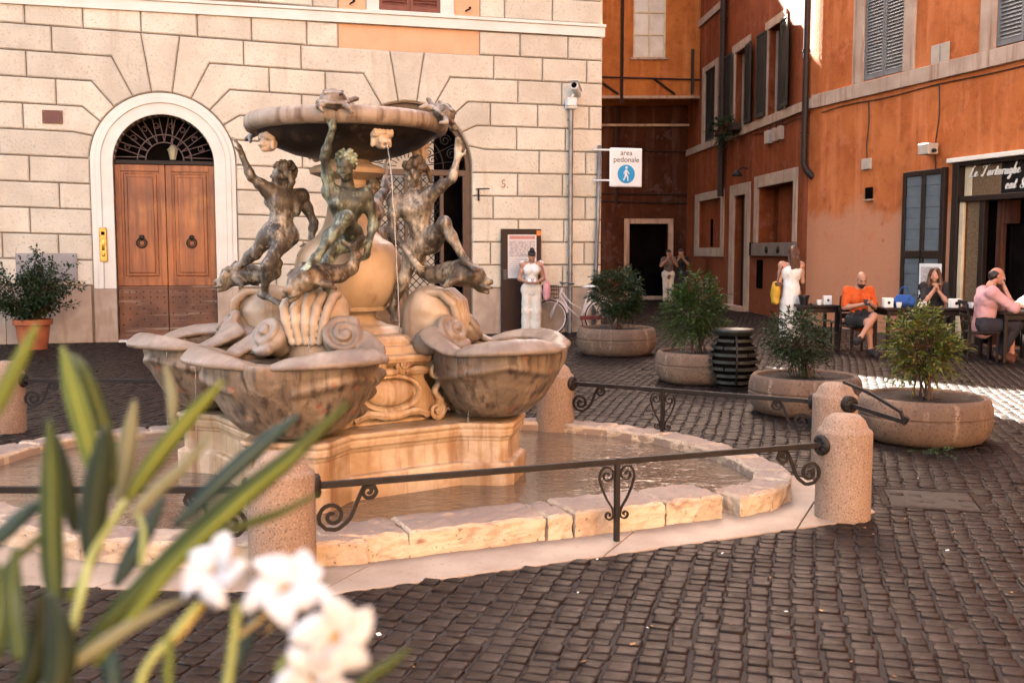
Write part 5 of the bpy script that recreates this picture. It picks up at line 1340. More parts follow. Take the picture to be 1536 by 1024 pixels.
def spray_bush(name_seed, c, rad, n_spray, per, leaf=(.05, .017), flat_top=False, hole=.25, upness=.3, profile=None):
    rs = random.Random(name_seed); mb = MB(); c = Vector(c); tips = []
    clumps = [(Vector((rs.gauss(0, .5), rs.gauss(0, .5), rs.gauss(0, .45)))) for _ in range(14)]
    k = 0
    while k < n_spray:
        v = Vector((rs.uniform(-1, 1), rs.uniform(-1, 1), rs.uniform(-1, 1)))
        if v.length > 1: continue
        r = v.length ** .45; v = v.normalized() * r
        bump = .8 + .28 * math.sin(3.1 * v.x + 2.3 * v.y + name_seed) * math.cos(2.7 * v.z + name_seed * 1.7) + rs.uniform(-.06, .16)
        if min((v - q).length for q in clumps) > .55 + hole * rs.random(): continue
        p = c + Vector((v.x * rad[0], v.y * rad[1], v.z * rad[2])) * bump; k += 1
        d = (Vector((v.x, v.y, v.z * .6 + upness)) + Vector((rs.gauss(0, .35), rs.gauss(0, .35), rs.gauss(0, .25)))).normalized()
        tips.append(p)
        Ls = leaf[0] * rs.uniform(1.8, 3.2)
        for j in range(per):
            t = j / (per - 1); q = p + d * Ls * t - Vector((0, 0, .35 * Ls * t * t))
            side = 1 if j % 2 else -1; x = d.cross(Vector((rs.gauss(0, .2), rs.gauss(0, .2), 1))); x = x.normalized() if x.length > .1 else Vector((1, 0, 0))
            ld = (d * (.35 + .8 * t) + x * side * (1 - .7 * t) + Vector((rs.gauss(0, .18), rs.gauss(0, .18), rs.gauss(-.1, .22))))
            sc = rs.uniform(.65, 1.15)
            leaflet(mb, q, ld, Vector((rs.gauss(0, .35), rs.gauss(0, .35), 1)).normalized(), leaf[0] * sc, leaf[1] * sc, droop=rs.uniform(.05, .35))
    return mb, tips
M['soil'] = mat('dark_soil', (.035, .022, .015), (.02, .013, .01), 20, 4, .95, .6, 40, .02)
M['planter'] = mat('rough_concrete_planter', (.2, .125, .08), (.125, .075, .048), 3, 6, .85, .35, 80, .006, speck=((.09, .052, .034), 42, .57), blotch=((.11, .07, .048), 2.2, .5, .68), streak=((.3, .21, .15), .58, .75), streak_sc=(9, 9, 1.5))
M['bush_dark'] = leaf_mat('dark_bush_leaves', [(.006, .015, .004), (.015, .032, .007), (.03, .058, .012), (.01, .023, .006)])
M['bush_mid'] = leaf_mat('mid_bush_leaves', [(.009, .022, .004), (.028, .06, .009), (.055, .1, .014), (.016, .036, .007)])
M['bush_light'] = leaf_mat('yellow_green_leaves', [(.012, .026, .004), (.075, .115, .013), (.2, .22, .03), (.03, .055, .008), (.2, .13, .025)], trans=.35)
M['bush_red'] = leaf_mat('bronzed_inner_leaves', [(.08, .03, .015), (.14, .05, .02), (.06, .04, .015)])
M['stem'] = mat('reddish_stems', (.09, .045, .03), (.06, .035, .02), 20, 3, .7, 0)
def planter(lab, x, y, Dm, seed, bc, rad, n, per, lm, stems=9, extra=None, leaf=(.055, .018), h=.4):
    t = thing('round_planter', lab, 'planter', (x, y, 0), random.uniform(0, 6), 'round stone planters')
    R0 = Dm / 2; mb = MB(); k = h / .4
    prof = [(0, 0), (R0 * .78, 0), (R0 * .86, .02), (R0 * .95, .08), (R0 * .995, .16), (R0, .215), (R0 * .975, .223), (R0 * .975, .238), (R0 * .995, .245), (R0 * .985, .31), (R0 * .955, .365), (R0 * .92, .388), (R0 * .89, .392), (R0 * .85, .38), (R0 * .82, .33), (0, .33)]
    mb.lathe([(r, z * k) for r, z in prof], 48); mb.build('bowl', M['planter'], t, smooth=True, auto=40)
    rs = random.Random(seed); mb = MB(); rings = []
    for r in (.0, .3, .6, .825): rings.append([Vector((R0 * r * math.cos(a) if r else .001 * math.cos(a), R0 * r * math.sin(a) if r else .001 * math.sin(a), k * (.345 + rs.uniform(0, .025)))) for a in [2 * math.pi * i / 24 for i in range(24)]])
    mb.loft(rings, caps=False); mb.build('soil', M['soil'], t, smooth=True)
    p = thing('bush', extra, 'bush', (x, y, k * .34), 0, 'bushes in the round planters')
    mb, tips = spray_bush(seed, bc, rad, n, per, leaf)
    mb.build('foliage', lm, p, recalc=False)
    if seed == 21:
        mb, _ = spray_bush(77, (bc[0], bc[1], bc[2] - .02), (rad[0] * .55, rad[1] * .55, rad[2] * .6), 60, per, leaf); mb.build('reddish_foliage', M['bush_red'], p, recalc=False)
    mb = MB()
    for i in range(stems):
        a = rs.uniform(0, 6.28); r = rs.uniform(.02, .13); b = Vector((r * math.cos(a), r * math.sin(a), -.02)); e = rs.choice(tips); e = Vector((e.x * .7, e.y * .7, e.z)); m = b.lerp(e, .5) + Vector((rs.gauss(0, .03), rs.gauss(0, .03), .05))
        mb.tube(bez(b, m, e, 8), [.008 - .0006 * j for j in range(9)], 5)
        for _ in range(2):
            e2 = rs.choice(tips); mb.tube(bez(m, m.lerp(e2, .5) + Vector((0, 0, .04)), e2, 5), [.005, .0045, .004, .0035, .003, .002], 4)
    mb.build('stems', M['stem'], p)
    return t
planter('round concrete planter nearest the viewer, chipped on its groove, with a light green bush', 3.6, 8.95, 1.13, 21, (-.03, 0, .46), (.235, .235, .27), 300, 11, M['bush_light'], 12, 'light yellow green bush with reddish heart in the nearest planter', (.062, .02))
planter('round concrete planter second from the front, holding a dark rounded bush', 2.985, 10.45, 1.13, 22, (-.06, 0, .42), (.275, .275, .3), 430, 9, M['bush_dark'], 12, 'dark green rounded bush in the second planter', (.05, .02))
planter('round concrete planter partly behind the slatted bin, with a tall green bush', 2.37, 12.95, 1.13, 23, (-.1, 0, .58), (.34, .34, .4), 520, 11, M['bush_mid'], 12, 'tall mid green bush with bare lower stems behind the slatted bin', (.06, .02))
planter('widest round planter, farthest away, next to the leaning white bicycle', 1.66, 16.4, 1.27, 24, (0, 0, .6), (.4, .4, .43), 700, 9, M['bush_dark'], 14, 'dense dark bush with red stems in the farthest planter', (.06, .024), h=.44)
# potted shrub by the palazzo
t = thing('terracotta_pot', 'terracotta pot at the left edge, standing against the palazzo wall', 'pot', (-8.02, 17.25, 0))
mb = MB(); mb.lathe([(0, 0), (.22, 0), (.27, .4), (.31, .41), (.315, .5), (.28, .5), (.26, .44), (0, .44)], 28); mb.build('pot', mat('terracotta', (.42, .12, .045), (.3, .08, .03), 5, 5, .8, .15), t, smooth=True, auto=40)
mb = MB(); mb.lathe([(0.001, .46), (.26, .45)], 20); mb.build('soil', M['soil'], t)
p = thing('potted_shrub', 'dark straggly shrub growing from the terracotta pot at the left edge', 'shrub', (-8.02, 17.25, .44))
rs = random.Random(8); mb = MB(); lf = MB()
for i in range(60):
    a = rs.uniform(0, 6.28); el = rs.uniform(.15, 1.4); L = rs.uniform(.7, 1.35) * (1 if el > .5 else .75); d = Vector((math.cos(a) * math.cos(el), math.sin(a) * math.cos(el) * .6, math.sin(el)))
    e = d * L * .95 + Vector((0, 0, .05)); m = e * .5 + Vector((rs.gauss(0, .08), rs.gauss(0, .05), .12)); pts = bez((0, 0, 0), m, e, 12); mb.tube(pts, [.013 - .0009 * j for j in range(13)], 5)
    for j in range(3, 13):
        for q in range(9):
            dd = Vector((rs.gauss(0, 1), rs.gauss(0, 1), rs.gauss(.2, .8))).normalized(); leaflet(lf, pts[j] + dd * rs.uniform(0, .09), dd, Vector((rs.gauss(0, .5), rs.gauss(0, .5), 1)), rs.uniform(.05, .085), rs.uniform(.03, .045))
lf.build('foliage', M['bush_dark'], p, recalc=False); mb.build('stems', M['stem'], p)
# flower box under the alley window
t = on_wall(FL, 'flower_box', 'dark window box of trailing plants and a red bloom under the open alley window', 'window box', 6.1, 5.0, -.12)
mb = MB(); mb.bbox(-.95, .95, -.2, .05, -.1, .1, .01); mb.build('trough', M['pipe'], t)
mb, _ = spray_bush(31, (-.2, -.15, .0), (1.1, .25, .33), 150, 7, (.09, .045)); mb.build('foliage', M['bush_dark'], t, recalc=False)
mb, _ = spray_bush(32, (.5, -.2, .05), (.2, .12, .12), 10, 5, (.06, .04)); mb.build('blossoms', mat('red_petals', (.4, .03, .02), None, 3, 2, .6, 0), t, recalc=False)
# weeds at the foot of the near planter
p = thing('weed', 'small tuft of weed on the setts at the foot of the nearest planter', 'weed', (3.42, 8.2, 0))
mb, _ = spray_bush(41, (0, 0, .03), (.1, .07, .03), 16, 7, (.035, .014)); mb.build('leaves', M['bush_mid'], p, recalc=False)

# ------------------------------------------------------------------ litter bin
M['bin'] = mat('dark_green_bin_metal', (.018, .019, .015), (.034, .034, .027), 9, 5, .42, .15, 50, .004, metal=.3)
t = thing('slatted_bin', 'barrel shaped dark metal litter bin with stepped slats between two planters', 'bin', (2.665, 12.35, 0))
def br(z): q = (z - .33) / .36; return .29 - .16 * q * q
mb = MB(); mb.lathe([(0, .03), (.19, .03)] + [(br(z) - .03, z) for z in (.08, .2, .33, .46, .58)] + [(.18, .62), (0, .62)], 28); mb.build('liner', M['dark'], t, smooth=True)
mb = MB()
for i in range(7):
    z = .06 + i * .083
    for k in range(4):
        a0 = 2 * math.pi * k / 4 + .5 * i; rings = []
        for j in range(14):
            a = a0 + j / 13 * 1.5; r = br(z + .02); rings.append([Vector((rr * math.cos(a), rr * math.sin(a), zz)) for rr, zz in ((r, z), (r + .012, z + .004), (r + .01, z + .036), (r - .006, z + .04))])
        mb.loft(rings)
mb.build('slats', M['bin'], t)
mb = MB(); mb.lathe([(.15, .64), (.2, .63), (.225, .65), (.235, .69), (.225, .71), (.19, .712), (.15, .69)], 32); mb.build('rim', M['bin'], t, smooth=True, auto=40)
mb = MB(); mb.lathe([(0, .0), (.17, .0), (.18, .05), (.16, .06), (0, .06)], 28); mb.build('base', M['bin'], t, smooth=True, auto=40)
mb = MB(); a = R(-95); mb.tube([((br(z) + .022) * math.cos(a), (br(z) + .022) * math.sin(a), z) for z in (.05, .15, .25, .35, .45, .55, .64)], .01, flat=(.02, .012)); mb.build('strap', M['iron'], t)

# ------------------------------------------------------------------ notice board, camera pole, sign
t = on_palazzo('notice_board', 'tall brown notice board with a printed map poster behind the woman in white trousers', 'notice board', 8.03, 0, -.2)
mb = MB(); mb.bbox(-.4, .4, -.05, .05, 0, 2.06, .008); mb.build('panel', M['totem'], t)
mb = MB(); mb.box(-.28, .3, -.056, -.051, 1.1, 1.95); po = mb.build('poster', M['paper'], t)
mb = MB(); mb.box(-.25, .27, -.059, -.057, 1.86, 1.925); mb.build('heading_band', M['paper_pink'], po)
mb = MB(); mb.box(-.25, .27, -.059, -.057, 1.52, 1.83); mb.build('map_print', M['print'], po)
mb = MB()
for i in range(8): mb.box(-.25, .27 - .05 * (i % 3), -.059, -.057, 1.46 - i * .042, 1.474 - i * .042)
mb.build('text_lines', M['print'], po)
mb = MB(); mb.box(.305, .39, -.056, -.051, 1.93, 2.03); mb.build('sticker', M['orange_dot'], t)
mb = MB()
for i in range(5): mb.box(-.37, -.3, -.055, -.051, 1.25 - i * .04, 1.262 - i * .04)
mb.build('side_text', M['grey_metal'], t)
t = on_palazzo('camera_pole', 'slim grey pole with a white security camera against the quoins', 'pole', 9.05, 0, -.2)
mb = MB(); mb.tube([(0, 0, 0), (.0, 0, 4.45)], .046, 12); mb.build('pole', M['galv'], t, smooth=True, auto=40)
mb = MB(); [mb.tube([(0, 0, z), (0, 0, z + .05)], .056, 12) for z in (1.15, 1.75, 2.3)]; [mb.box(-.02, .02, .03, .17, z, z + .03) for z in (1.2, 2.9, 4.2)]; mb.build('clamp', M['galv'], t)
mb = MB(); mb.bbox(-.1, .1, -.1, .1, 4.4, 4.62, .02); mb.bbox(-.12, .07, -.13, -.02, 4.45, 4.53, .01); mb.build('mount_box', M['white_paint'], t)
mb = MB(); Mc = Matrix.Translation((.06, -.12, 4.76)) @ Matrix.Rotation(R(-30), 4, 'Z') @ Matrix.Rotation(R(-18), 4, 'X')
mb.bbox(-.07, .07, -.2, .2, -.07, .07, .02, Mc); mb.bbox(-.085, .085, -.26, .2, .07, .085, .005, Mc); mb.tube([(0, 0, 4.6), (.05, -.1, 4.72)], .03, 8); cb = mb.build('camera', M['white_paint'], t)
mb = MB(); mb.tube([Mc @ Vector((0, -.19, 0)), Mc @ Vector((0, -.215, 0))], .055, 14); mb.build('lens', M['dark'], cb)
t = on_palazzo('pedestrian_sign', 'white area pedonale sign with a blue walking figure on a leaning corner post', 'sign', 9.66, 0, -.16)
mb = MB(); mb.tube([(-.1, 0, 0), (-.02, 0, 2.2), (0, 0, 3.72)], .04, 10); mb.tube([(-.08, -.06, 0), (-.07, -.06, 2.1)], .02, 8); mb.build('post', M['galv'], t, smooth=True)
for z_ in (3.63, 3.03): mb = MB(); mb.tube([(-.13, -.03, z_), (.3, -.06, z_)], .018, 8); mb.build('bracket', M['white_paint'], t)
sx, sz, ys = .535, 3.29, -.1
mb = MB(); mb.bbox(sx - .345, sx + .345, ys, ys + .05, sz - .385, sz + .385, .02); bd = mb.build('board', mat('sign_white', (.78, .76, .74), (.7, .68, .66), 2, 3, .35, 0), t)
M['ink'] = mat('black_ink', (.02, .018, .018), None, 3, 2, .5, 0); M['sign_blue'] = mat('sign_blue', (.01, .28, .55), (.012, .25, .5), 2, 2, .35, 0)
text_obj('lettering', 'area', .15, M['ink'], bd, (sx, ys - .003, sz + .285), off=.0, ext=.001); text_obj('lettering', 'pedonale', .15, M['ink'], bd, (sx, ys - .003, sz + .15), off=.0, ext=.001)
mb = MB(); mb.prism([(sx + .185 * math.cos(2 * math.pi * i / 40), sz - .13 + .185 * math.sin(2 * math.pi * i / 40)) for i in range(40)], ys - .001, ys - .004, axis='y'); mb.build('blue_disc', M['sign_blue'], bd)
mb = MB(); yf = ys - .007; X = lambda x, z: (sx + x * .3, yf, sz - .13 + z * .3)
mb.tube([X(.0, .28), X(-.02, .0)], [.022, .018], 6); mb.tube([X(-.02, .02), X(.1, -.2), X(.12, -.45)], [.018, .015, .012], 6); mb.tube([X(-.02, .02), X(-.08, -.2), X(-.2, -.42)], [.018, .015, .012], 6)
mb.tube([X(.0, .26), X(.14, .1), X(.2, .0)], [.013, .012, .01], 6); mb.tube([X(.0, .26), X(-.14, .12), X(-.16, -.02)], [.013, .012, .01], 6); mb.ell(X(.02, .42), (.027, .01, .029), 10)
wk = mb.build('walking_figure', M['white_paint'], bd)
# ------------------------------------------------------------------ cafe name on the glass, hand-drawn script strokes
def script(name, strokes, parent, F, x0, z0, sc, y, m, w=.016, slant=.32):
    mb = MB()
    for st in strokes:
        pts = crom([(a + b * slant, 0, b) for a, b in st], 5) if len(st) > 2 else [Vector((a + b * slant, 0, b)) for a, b in st]
        n = len(pts); rr = []
        for i in range(n):
            t = pts[min(i + 1, n - 1)] - pts[max(0, i - 1)]; dn = max(0, -t.normalized().z if t.length else 0); rr.append(w * (.55 + .75 * dn) )
        mb.tube([F @ Vector((x0 + p.x * sc, y, z0 + p.z * sc)) for p in pts], [r for r in rr], 6)
    return mb.build(name, m, parent, smooth=True)
# letters: x-height 1, ascender 2.1
LT = {
 'L': (1.7, [[(.9, 1.75), (1.2, 2.1), (1.0, 2.2), (.7, 1.7), (.5, .8), (.25, .15), (0, .1), (.1, .3), (.5, .1), (1.1, .0), (1.5, .25)]]),
 'e': (1.0, [[(0, .35), (.5, .6), (.55, .9), (.3, .95), (.1, .5), (.25, .05), (.6, .1), (.95, .4)]]),
 'T': (1.9, [[(.1, 1.6), (.15, 2.0), (.8, 1.95), (1.4, 2.05), (1.8, 2.25)], [(1.05, 1.95), (.8, 1.2), (.6, .4), (.3, .0), (0, .15), (.1, .35)]]),
 'a': (1.15, [[(.7, .9), (.35, .95), (.05, .5), (.15, .05), (.45, .15), (.7, .75)], [(.75, .95), (.65, .4), (.7, .05), (.9, .1), (1.1, .4)]]),
 'r': (.9, [[(0, .45), (.2, .95), (.22, .8), (.15, .05)], [(.2, .6), (.4, .95), (.65, .95), (.7, .75)]]),
 't': (.75, [[(0, .4), (.3, 1.0), (.45, 1.75)], [(.42, 1.6), (.2, .5), (.25, .05), (.45, .1), (.7, .4)], [(.05, 1.1), (.7, 1.15)]]),
 'u': (1.2, [[(0, .5), (.2, .95), (.1, .3), (.25, .0), (.55, .3), (.75, .95)], [(.75, .95), (.65, .3), (.75, .0), (.95, .15), (1.15, .45)]]),
 'g': (1.1, [[(.7, .9), (.35, .95), (.05, .5), (.15, .05), (.45, .2), (.7, .85)], [(.75, .95), (.6, -.2), (.4, -.85), (.1, -.9), (.1, -.6), (.5, -.2), (1.05, .35)]]),
 'h': (1.15, [[(0, .4), (.45, 1.6), (.5, 2.1), (.35, 1.95), (.2, .9), (.1, .0)], [(.15, .4), (.45, .95), (.65, .8), (.6, .2), (.75, .0), (1.1, .4)]]),
 's': (.85, [[(0, .3), (.35, 1.0), (.55, .4), (.4, .02), (.1, .1)], [(.4, .05), (.8, .35)]]),
 '&': (1.6, [[(1.3, .7), (.9, .1), (.4, .0), (.1, .35), (.5, .8), (.95, 1.4), (.7, 1.8), (.4, 1.4), (.7, .7), (1.2, .05), (1.5, .15)]]),
 'd': (1.2, [[(.7, .9), (.35, .95), (.05, .5), (.15, .05), (.45, .15), (.7, .75)], [(.95, 2.1), (.7, .9), (.65, .3), (.75, .05), (.95, .1), (1.15, .4)]]),
 'i': (.6, [[(0, .45), (.2, .95), (.15, .3), (.25, .02), (.55, .4)], [(.32, 1.4), (.36, 1.5)]]),
 'n': (1.2, [[(0, .5), (.2, .95), (.1, 0)], [(.15, .5), (.45, .95), (.65, .8), (.6, .2), (.75, .0), (1.15, .4)]]),
 'k': (1.1, [[(0, .4), (.45, 1.6), (.5, 2.1), (.35, 1.95), (.2, .9), (.1, .0)], [(.65, .95), (.25, .5), (.6, .05), (1.0, .3)]]),
}
def word(tx):
    out = []; x = 0
    for ch in tx:
        if ch == ' ': x += .9; continue
        wd, st = LT[ch]
        for s_ in st: out.append([(x + a, b) for a, b in s_])
        x += wd * .93
    return out
script('shop_lettering', word('Le Tartarughe'), house, FR, 4.83, 2.93, .088, .085, M['white_paint'], w=.0135)
script('shop_lettering', word('eat & drink'), house, FR, 5.72, 2.68, .088, .085, M['white_paint'], w=.0135)

# ------------------------------------------------------------------ bicycle
M['bike'] = mat('white_bicycle_enamel', (.7, .62, .6), (.6, .52, .5), 5, 3, .35, 0)
M['rubber'] = mat('black_rubber', (.02, .018, .017), None, 5, 2, .7, 0); M['red_cover'] = mat('dark_red_chainguard', (.11, .012, .018), None, 4, 2, .45, 0)
t = on_palazzo('bicycle', 'white step-through bicycle with front basket leaning at the wall behind the planter', 'bicycle', 8.5, 0, -.62)
def wheel(x):
    pts = [(x + .315 * math.cos(a), 0, .34 + .315 * math.sin(a)) for a in [2 * math.pi * i / 40 for i in range(41)]]
    mb = MB(); mb.tube(pts, .014, 6)
    w_ = mb.build('wheel', M['bike'], t, smooth=True)
    mb = MB(); mb.tube([(x + .335 * math.cos(a), 0, .34 + .335 * math.sin(a)) for a in [2 * math.pi * i / 40 for i in range(41)]], .017, 8); mb.build('tyre', M['rubber'], w_, smooth=True)
    mb = MB(); [mb.tube([(x, .02 * (-1) ** i, .34), (x + .31 * math.cos(i * math.pi / 12), 0, .34 + .31 * math.sin(i * math.pi / 12))], .0025, 3) for i in range(24)]; mb.tube([(x, -.05, .34), (x, .05, .34)], .02, 8); mb.build('spokes', M['galv'], w_)
    mb = MB(); mb.tube([(x + .37 * math.cos(a), 0, .34 + .37 * math.sin(a)) for a in [R(15 + 6 * i) for i in range(26)]], .012, flat=(.05, .008)); mb.build('mudguard', M['bike'], w_)
wheel(0); wheel(1.06)
mb = MB()
for sg in (-1, 1):
    mb.tube([(0, sg * .05, .34), (.06, sg * .045, .5), (.17, sg * .03, .7)], .012, 7); mb.tube([(1.06, sg * .05, .34), (.63, sg * .03, .3)], .01, 6); mb.tube([(1.06, sg * .05, .34), (.78, sg * .02, .78)], .01, 6)
mb.tube([(.17, 0, .68), (.25, 0, .92)], .02, 8); mb.tube([(.2, 0, .78), (.38, 0, .52), (.63, 0, .3)], .018, 8); mb.tube([(.22, 0, .86), (.42, 0, .62), (.68, 0, .48)], .016, 8); mb.tube([(.63, 0, .3), (.8, 0, .86)], .017, 8)
mb.build('frame', M['bike'], t, smooth=True)
mb = MB(); mb.tube(crom([(.38, -.27, 1.0), (.28, -.25, 1.03), (.25, 0, .99), (.28, .25, 1.03), (.38, .27, 1.0)], 5), .011, 7); mb.tube([(.25, 0, .9), (.25, 0, 1.0)], .014, 7); mb.build('handlebar', M['galv'], t, smooth=True)
mb = MB(); [mb.tube([(.4 - .1 * q, sg * .27, 1.0) for q in (0, 1)], .017, 7) for sg in (-1, 1)]; mb.build('grips', M['rubber'], t)
mb = MB(); mb.ell((.86, 0, .93), (.13, .08, .035), 14); mb.ell((.74, 0, .93), (.08, .035, .025), 10); mb.build('saddle', M['white_paint'], t, smooth=True)
mb = MB()
for z in (.72, .8, .88, .96): mb.tube([(-.18, -.15, z), (.12, -.17, z), (.12, .17, z), (-.18, .15, z), (-.18, -.15, z)], .006, 4)
for i in range(9):
    for (a, b) in (((-.18, -.15), (.12, -.17)), ((-.18, .15), (.12, .17))): x = a[0] + (b[0] - a[0]) * i / 8; y = a[1] + (b[1] - a[1]) * i / 8; mb.tube([(x, y, .72), (x, y, .96)], .004, 4)
for i in range(9): y = -.15 + .3 * i / 8; mb.tube([(-.18, y, .72), (-.18, y, .96)], .004, 4); mb.tube([(-.18, y, .72), (.12, y, .72)], .004, 4)
mb.build('basket', M['iron'], t)
mb = MB(); mb.bbox(.6, 1.06, -.07, -.05, .29, .37, .01); mb.tube([(.63, -.05, .3), (.63, -.14, .18)], .012, 6); mb.bbox(.58, .68, -.2, -.12, .16, .19, .004); mb.build('chain_guard', M['red_cover'], t)
mb = MB(); mb.bbox(.88, 1.3, -.07, .07, .74, .76, .006); [mb.tube([(1.06, sg * .06, .36), (1.15, sg * .06, .74)], .007, 5) for sg in (-1, 1)]; mb.build('carrier', M['galv'], t)

# ------------------------------------------------------------------ people
M['skin'] = mat('tanned_skin', (.46, .23, .145), (.4, .19, .115), 8, 3, .5, .05, 60, .002)
M['skin_pink'] = mat('ruddy_skin', (.5, .24, .165), (.43, .18, .12), 8, 3, .5, .05, 60, .002)
M['hair_dark'] = mat('dark_hair', (.018, .01, .008), (.03, .015, .01), 30, 4, .45, .4, 90, .004)
M['hair_brown'] = mat('brown_hair', (.09, .035, .018), (.055, .02, .011), 30, 4, .45, .4, 90, .004)
M['beard'] = mat('short_beard', (.03, .016, .012), None, 60, 3, .8, .2)
def cloth(name, a, b=None): return mat(name, a, b or tuple(x * .82 for x in a), 5, 5, .85, .35, 14, .02, spec=.2)
M['white_cloth'] = cloth('white_linen', (.8, .75, .68)); M['cream_cloth'] = cloth('cream_linen', (.75, .68, .58)); M['orange_cloth'] = cloth('orange_cotton', (.62, .1, .02)); M['black_cloth'] = cloth('black_cotton', (.02, .017, .017), (.03, .026, .026))
M['pink_cloth'] = cloth('pink_shirt_cotton', (.62, .33, .33)); M['navy_cloth'] = cloth('dark_trousers', (.035, .03, .035)); M['yellow'] = cloth('yellow_canvas', (.6, .33, .04)); M['pink_bag'] = cloth('pink_canvas', (.65, .3, .3)); M['shoe'] = mat('brown_shoe', (.1, .035, .02), None, 6, 3, .5, 0)
M['olive_cloth'] = cloth('drab_shirt', (.16, .11, .09)); M['blue_bag'] = cloth('blue_leather', (.03, .09, .3)); M['black_plastic'] = mat('black_plastic', (.015, .013, .013), None, 4, 2, .35, 0)
def rotz(J, a, o, h=1.0):
    q = Matrix.Rotation(a, 3, 'Z'); return {k: Vector(o) + q @ (Vector(v) * h) for k, v in J.items()}
def person(label, loc, rz, J, h, s, facev, skin, hands, wear, hairf=None, beard=False, group=None, vox=.011):
    """J in local metres facing -y; wear: list of (name, material, builder(sd, V))"""
    sd = SDF(); V = {k: Vector(v) * h for k, v in J.items()}
    nude(sd, V, s, fdir=(0, -1, 0), mus=False); P = head(sd, V['head'], facev, (0, 0, 1), s)
    for (side, d, n, cu, th) in hands: hand(sd, V['wr' + side], d, n, s, cu, thumb=th)
    o = np_obj('person', sd.mesh(vox), skin); o.location = loc; o.rotation_euler = (0, 0, rz); tag(o, label, 'person', group)
    for nm, m, f in wear:
        c = SDF(); f(c, V, s); np_obj(nm, c.mesh(vox, noise=[(.004, 26, len(nm)), (.0025, 60, 3)]), m, o)
    if hairf: c = SDF(); hairf(c, P, s); np_obj('hair', c.mesh(vox * .8, noise=[(.003, 70, 2)]), M[hairf.m], o)
    if beard:
        c = SDF(); c.ell(P(0, .04, -.075), (.064 * s, .056 * s, .05 * s), None, .01); c.ell(P(0, .065, -.1), .036 * s, None, .01); c.cap(P(-.03, .09, -.05), P(.03, .09, -.05), .012 * s, k=.01); [c.cap(P(sg * .018, .09, .024), P(sg * .045, .078, .022), .008 * s, k=.004) for sg in (-1, 1)]; np_obj('beard', c.mesh(.008), M['beard'], o)
    return o
def torso(c, V, s, g=.016, sleeve=0, low=-.05, top=.98):
    pel = (V['hipL'] + V['hipR']) / 2; sh = (V['shL'] + V['shR']) / 2; sp = sh - pel; rt = (V['shR'] - V['shL']).normalized(); T = lambda t, x=0, f=0: pel + sp * t + rt * x * s + Vector((0, -1, 0)) * f * s
    c.cap(T(low), T(.35), (.13 + g) * s, (.108 + g) * s, k=.05); c.cap(T(.35), T(.72), (.108 + g) * s, (.128 + g) * s, k=.05); c.cap(T(.78, -.07), T(.78, .07), (.108 + g) * s, k=.05); c.cap(T(min(top, .93), -.1), T(min(top, .93), .1), (.065 + g * .7) * s, k=.05)
    for sg in (-1, 1): c.ell(T(.74, sg * .075, .08), (.08 + g) * s, None, .03)
    for q in ('L', 'R'):
        if sleeve > 0:
            a, b, w_ = V['sh' + q], V['el' + q], V['wr' + q]; c.ell(a, (.068 + g * .4) * s, None, .04); e = a.lerp(b, min(1, sleeve * 2 if sleeve < .5 else 1)); c.cap(a, e, (.06 + g * .5) * s, (.053 + g * .8) * s, k=.03)
            c.cap(T(.9, .06 if q == 'R' else -.06), a, (.072 + g * .5) * s, (.067 + g * .5) * s, k=.04)
            if sleeve > .5: c.cap(b, b.lerp(w_, (sleeve - .5) * 2), (.05 + g) * s, (.042 + g) * s, k=.03)
def legs(c, V, s, g=.014, frac=1.0, flare=0):
    c.cap(V['hipL'], V['hipR'], (.115 + g) * s, k=.05); pel = (V['hipL'] + V['hipR']) / 2; c.cap(pel, pel + Vector((0, 0, .12 * s)), (.12 + g) * s, k=.05)
    for q in ('L', 'R'):
        a, b, d = V['hip' + q], V['kn' + q], V['an' + q]
        if frac <= .5: c.cap(a, a.lerp(b, frac * 2), (.098 + g) * s, (.078 + g) * s, k=.04)
        else:
            c.cap(a, b, (.098 + g) * s, (.066 + g + flare * .5) * s, k=.04); e = b.lerp(d, (frac - .5) * 2); c.cap(b, e, (.064 + g + flare * .5) * s, (.05 + g + flare) * s, k=.03)
def shoes(c, V, s, g=.012):
    for q in ('L', 'R'): a, t_ = V['an' + q], V['toe' + q]; h_ = a - (t_ - a) * .25; h_.z = min(h_.z, a.z) - .02; c.cap(h_, t_, (.04 + g) * s, (.034 + g) * s, k=.03); c.cap(a - Vector((0, 0, .02)), t_, (.04 + g) * s, (.03 + g) * s, k=.03)
ST = dict(head=(0, -.02, 1.60), neck=(0, .01, 1.47), shL=(.16, 0, 1.4), shR=(-.16, 0, 1.4), hipL=(.085, 0, .92), hipR=(-.085, 0, .92), knL=(.09, -.02, .5), knR=(-.09, -.02, .5), anL=(.09, .02, .085), anR=(-.09, .02, .085), toeL=(.11, -.13, .03), toeR=(-.11, -.13, .03),
          elL=(.215, .02, 1.12), elR=(-.215, .02, 1.12), wrL=(.26, -.03, .87), wrR=(-.26, -.03, .87))
def SE(b, **k): d = dict(b); d.update(k); return d
def hair_bun(c, P, s):
    c.ell(P(0, -.03, .045), (.085 * s, .1 * s, .085 * s), None, .02); c.ell(P(0, -.03, .15), .05 * s, None, .02); c.ell(P(0, .05, .085), (.07 * s, .04 * s, .03 * s), None, .02); c.ell(P(0, -.07, -.02), (.07 * s, .05 * s, .06 * s), None, .02)
hair_bun.m = 'hair_dark'
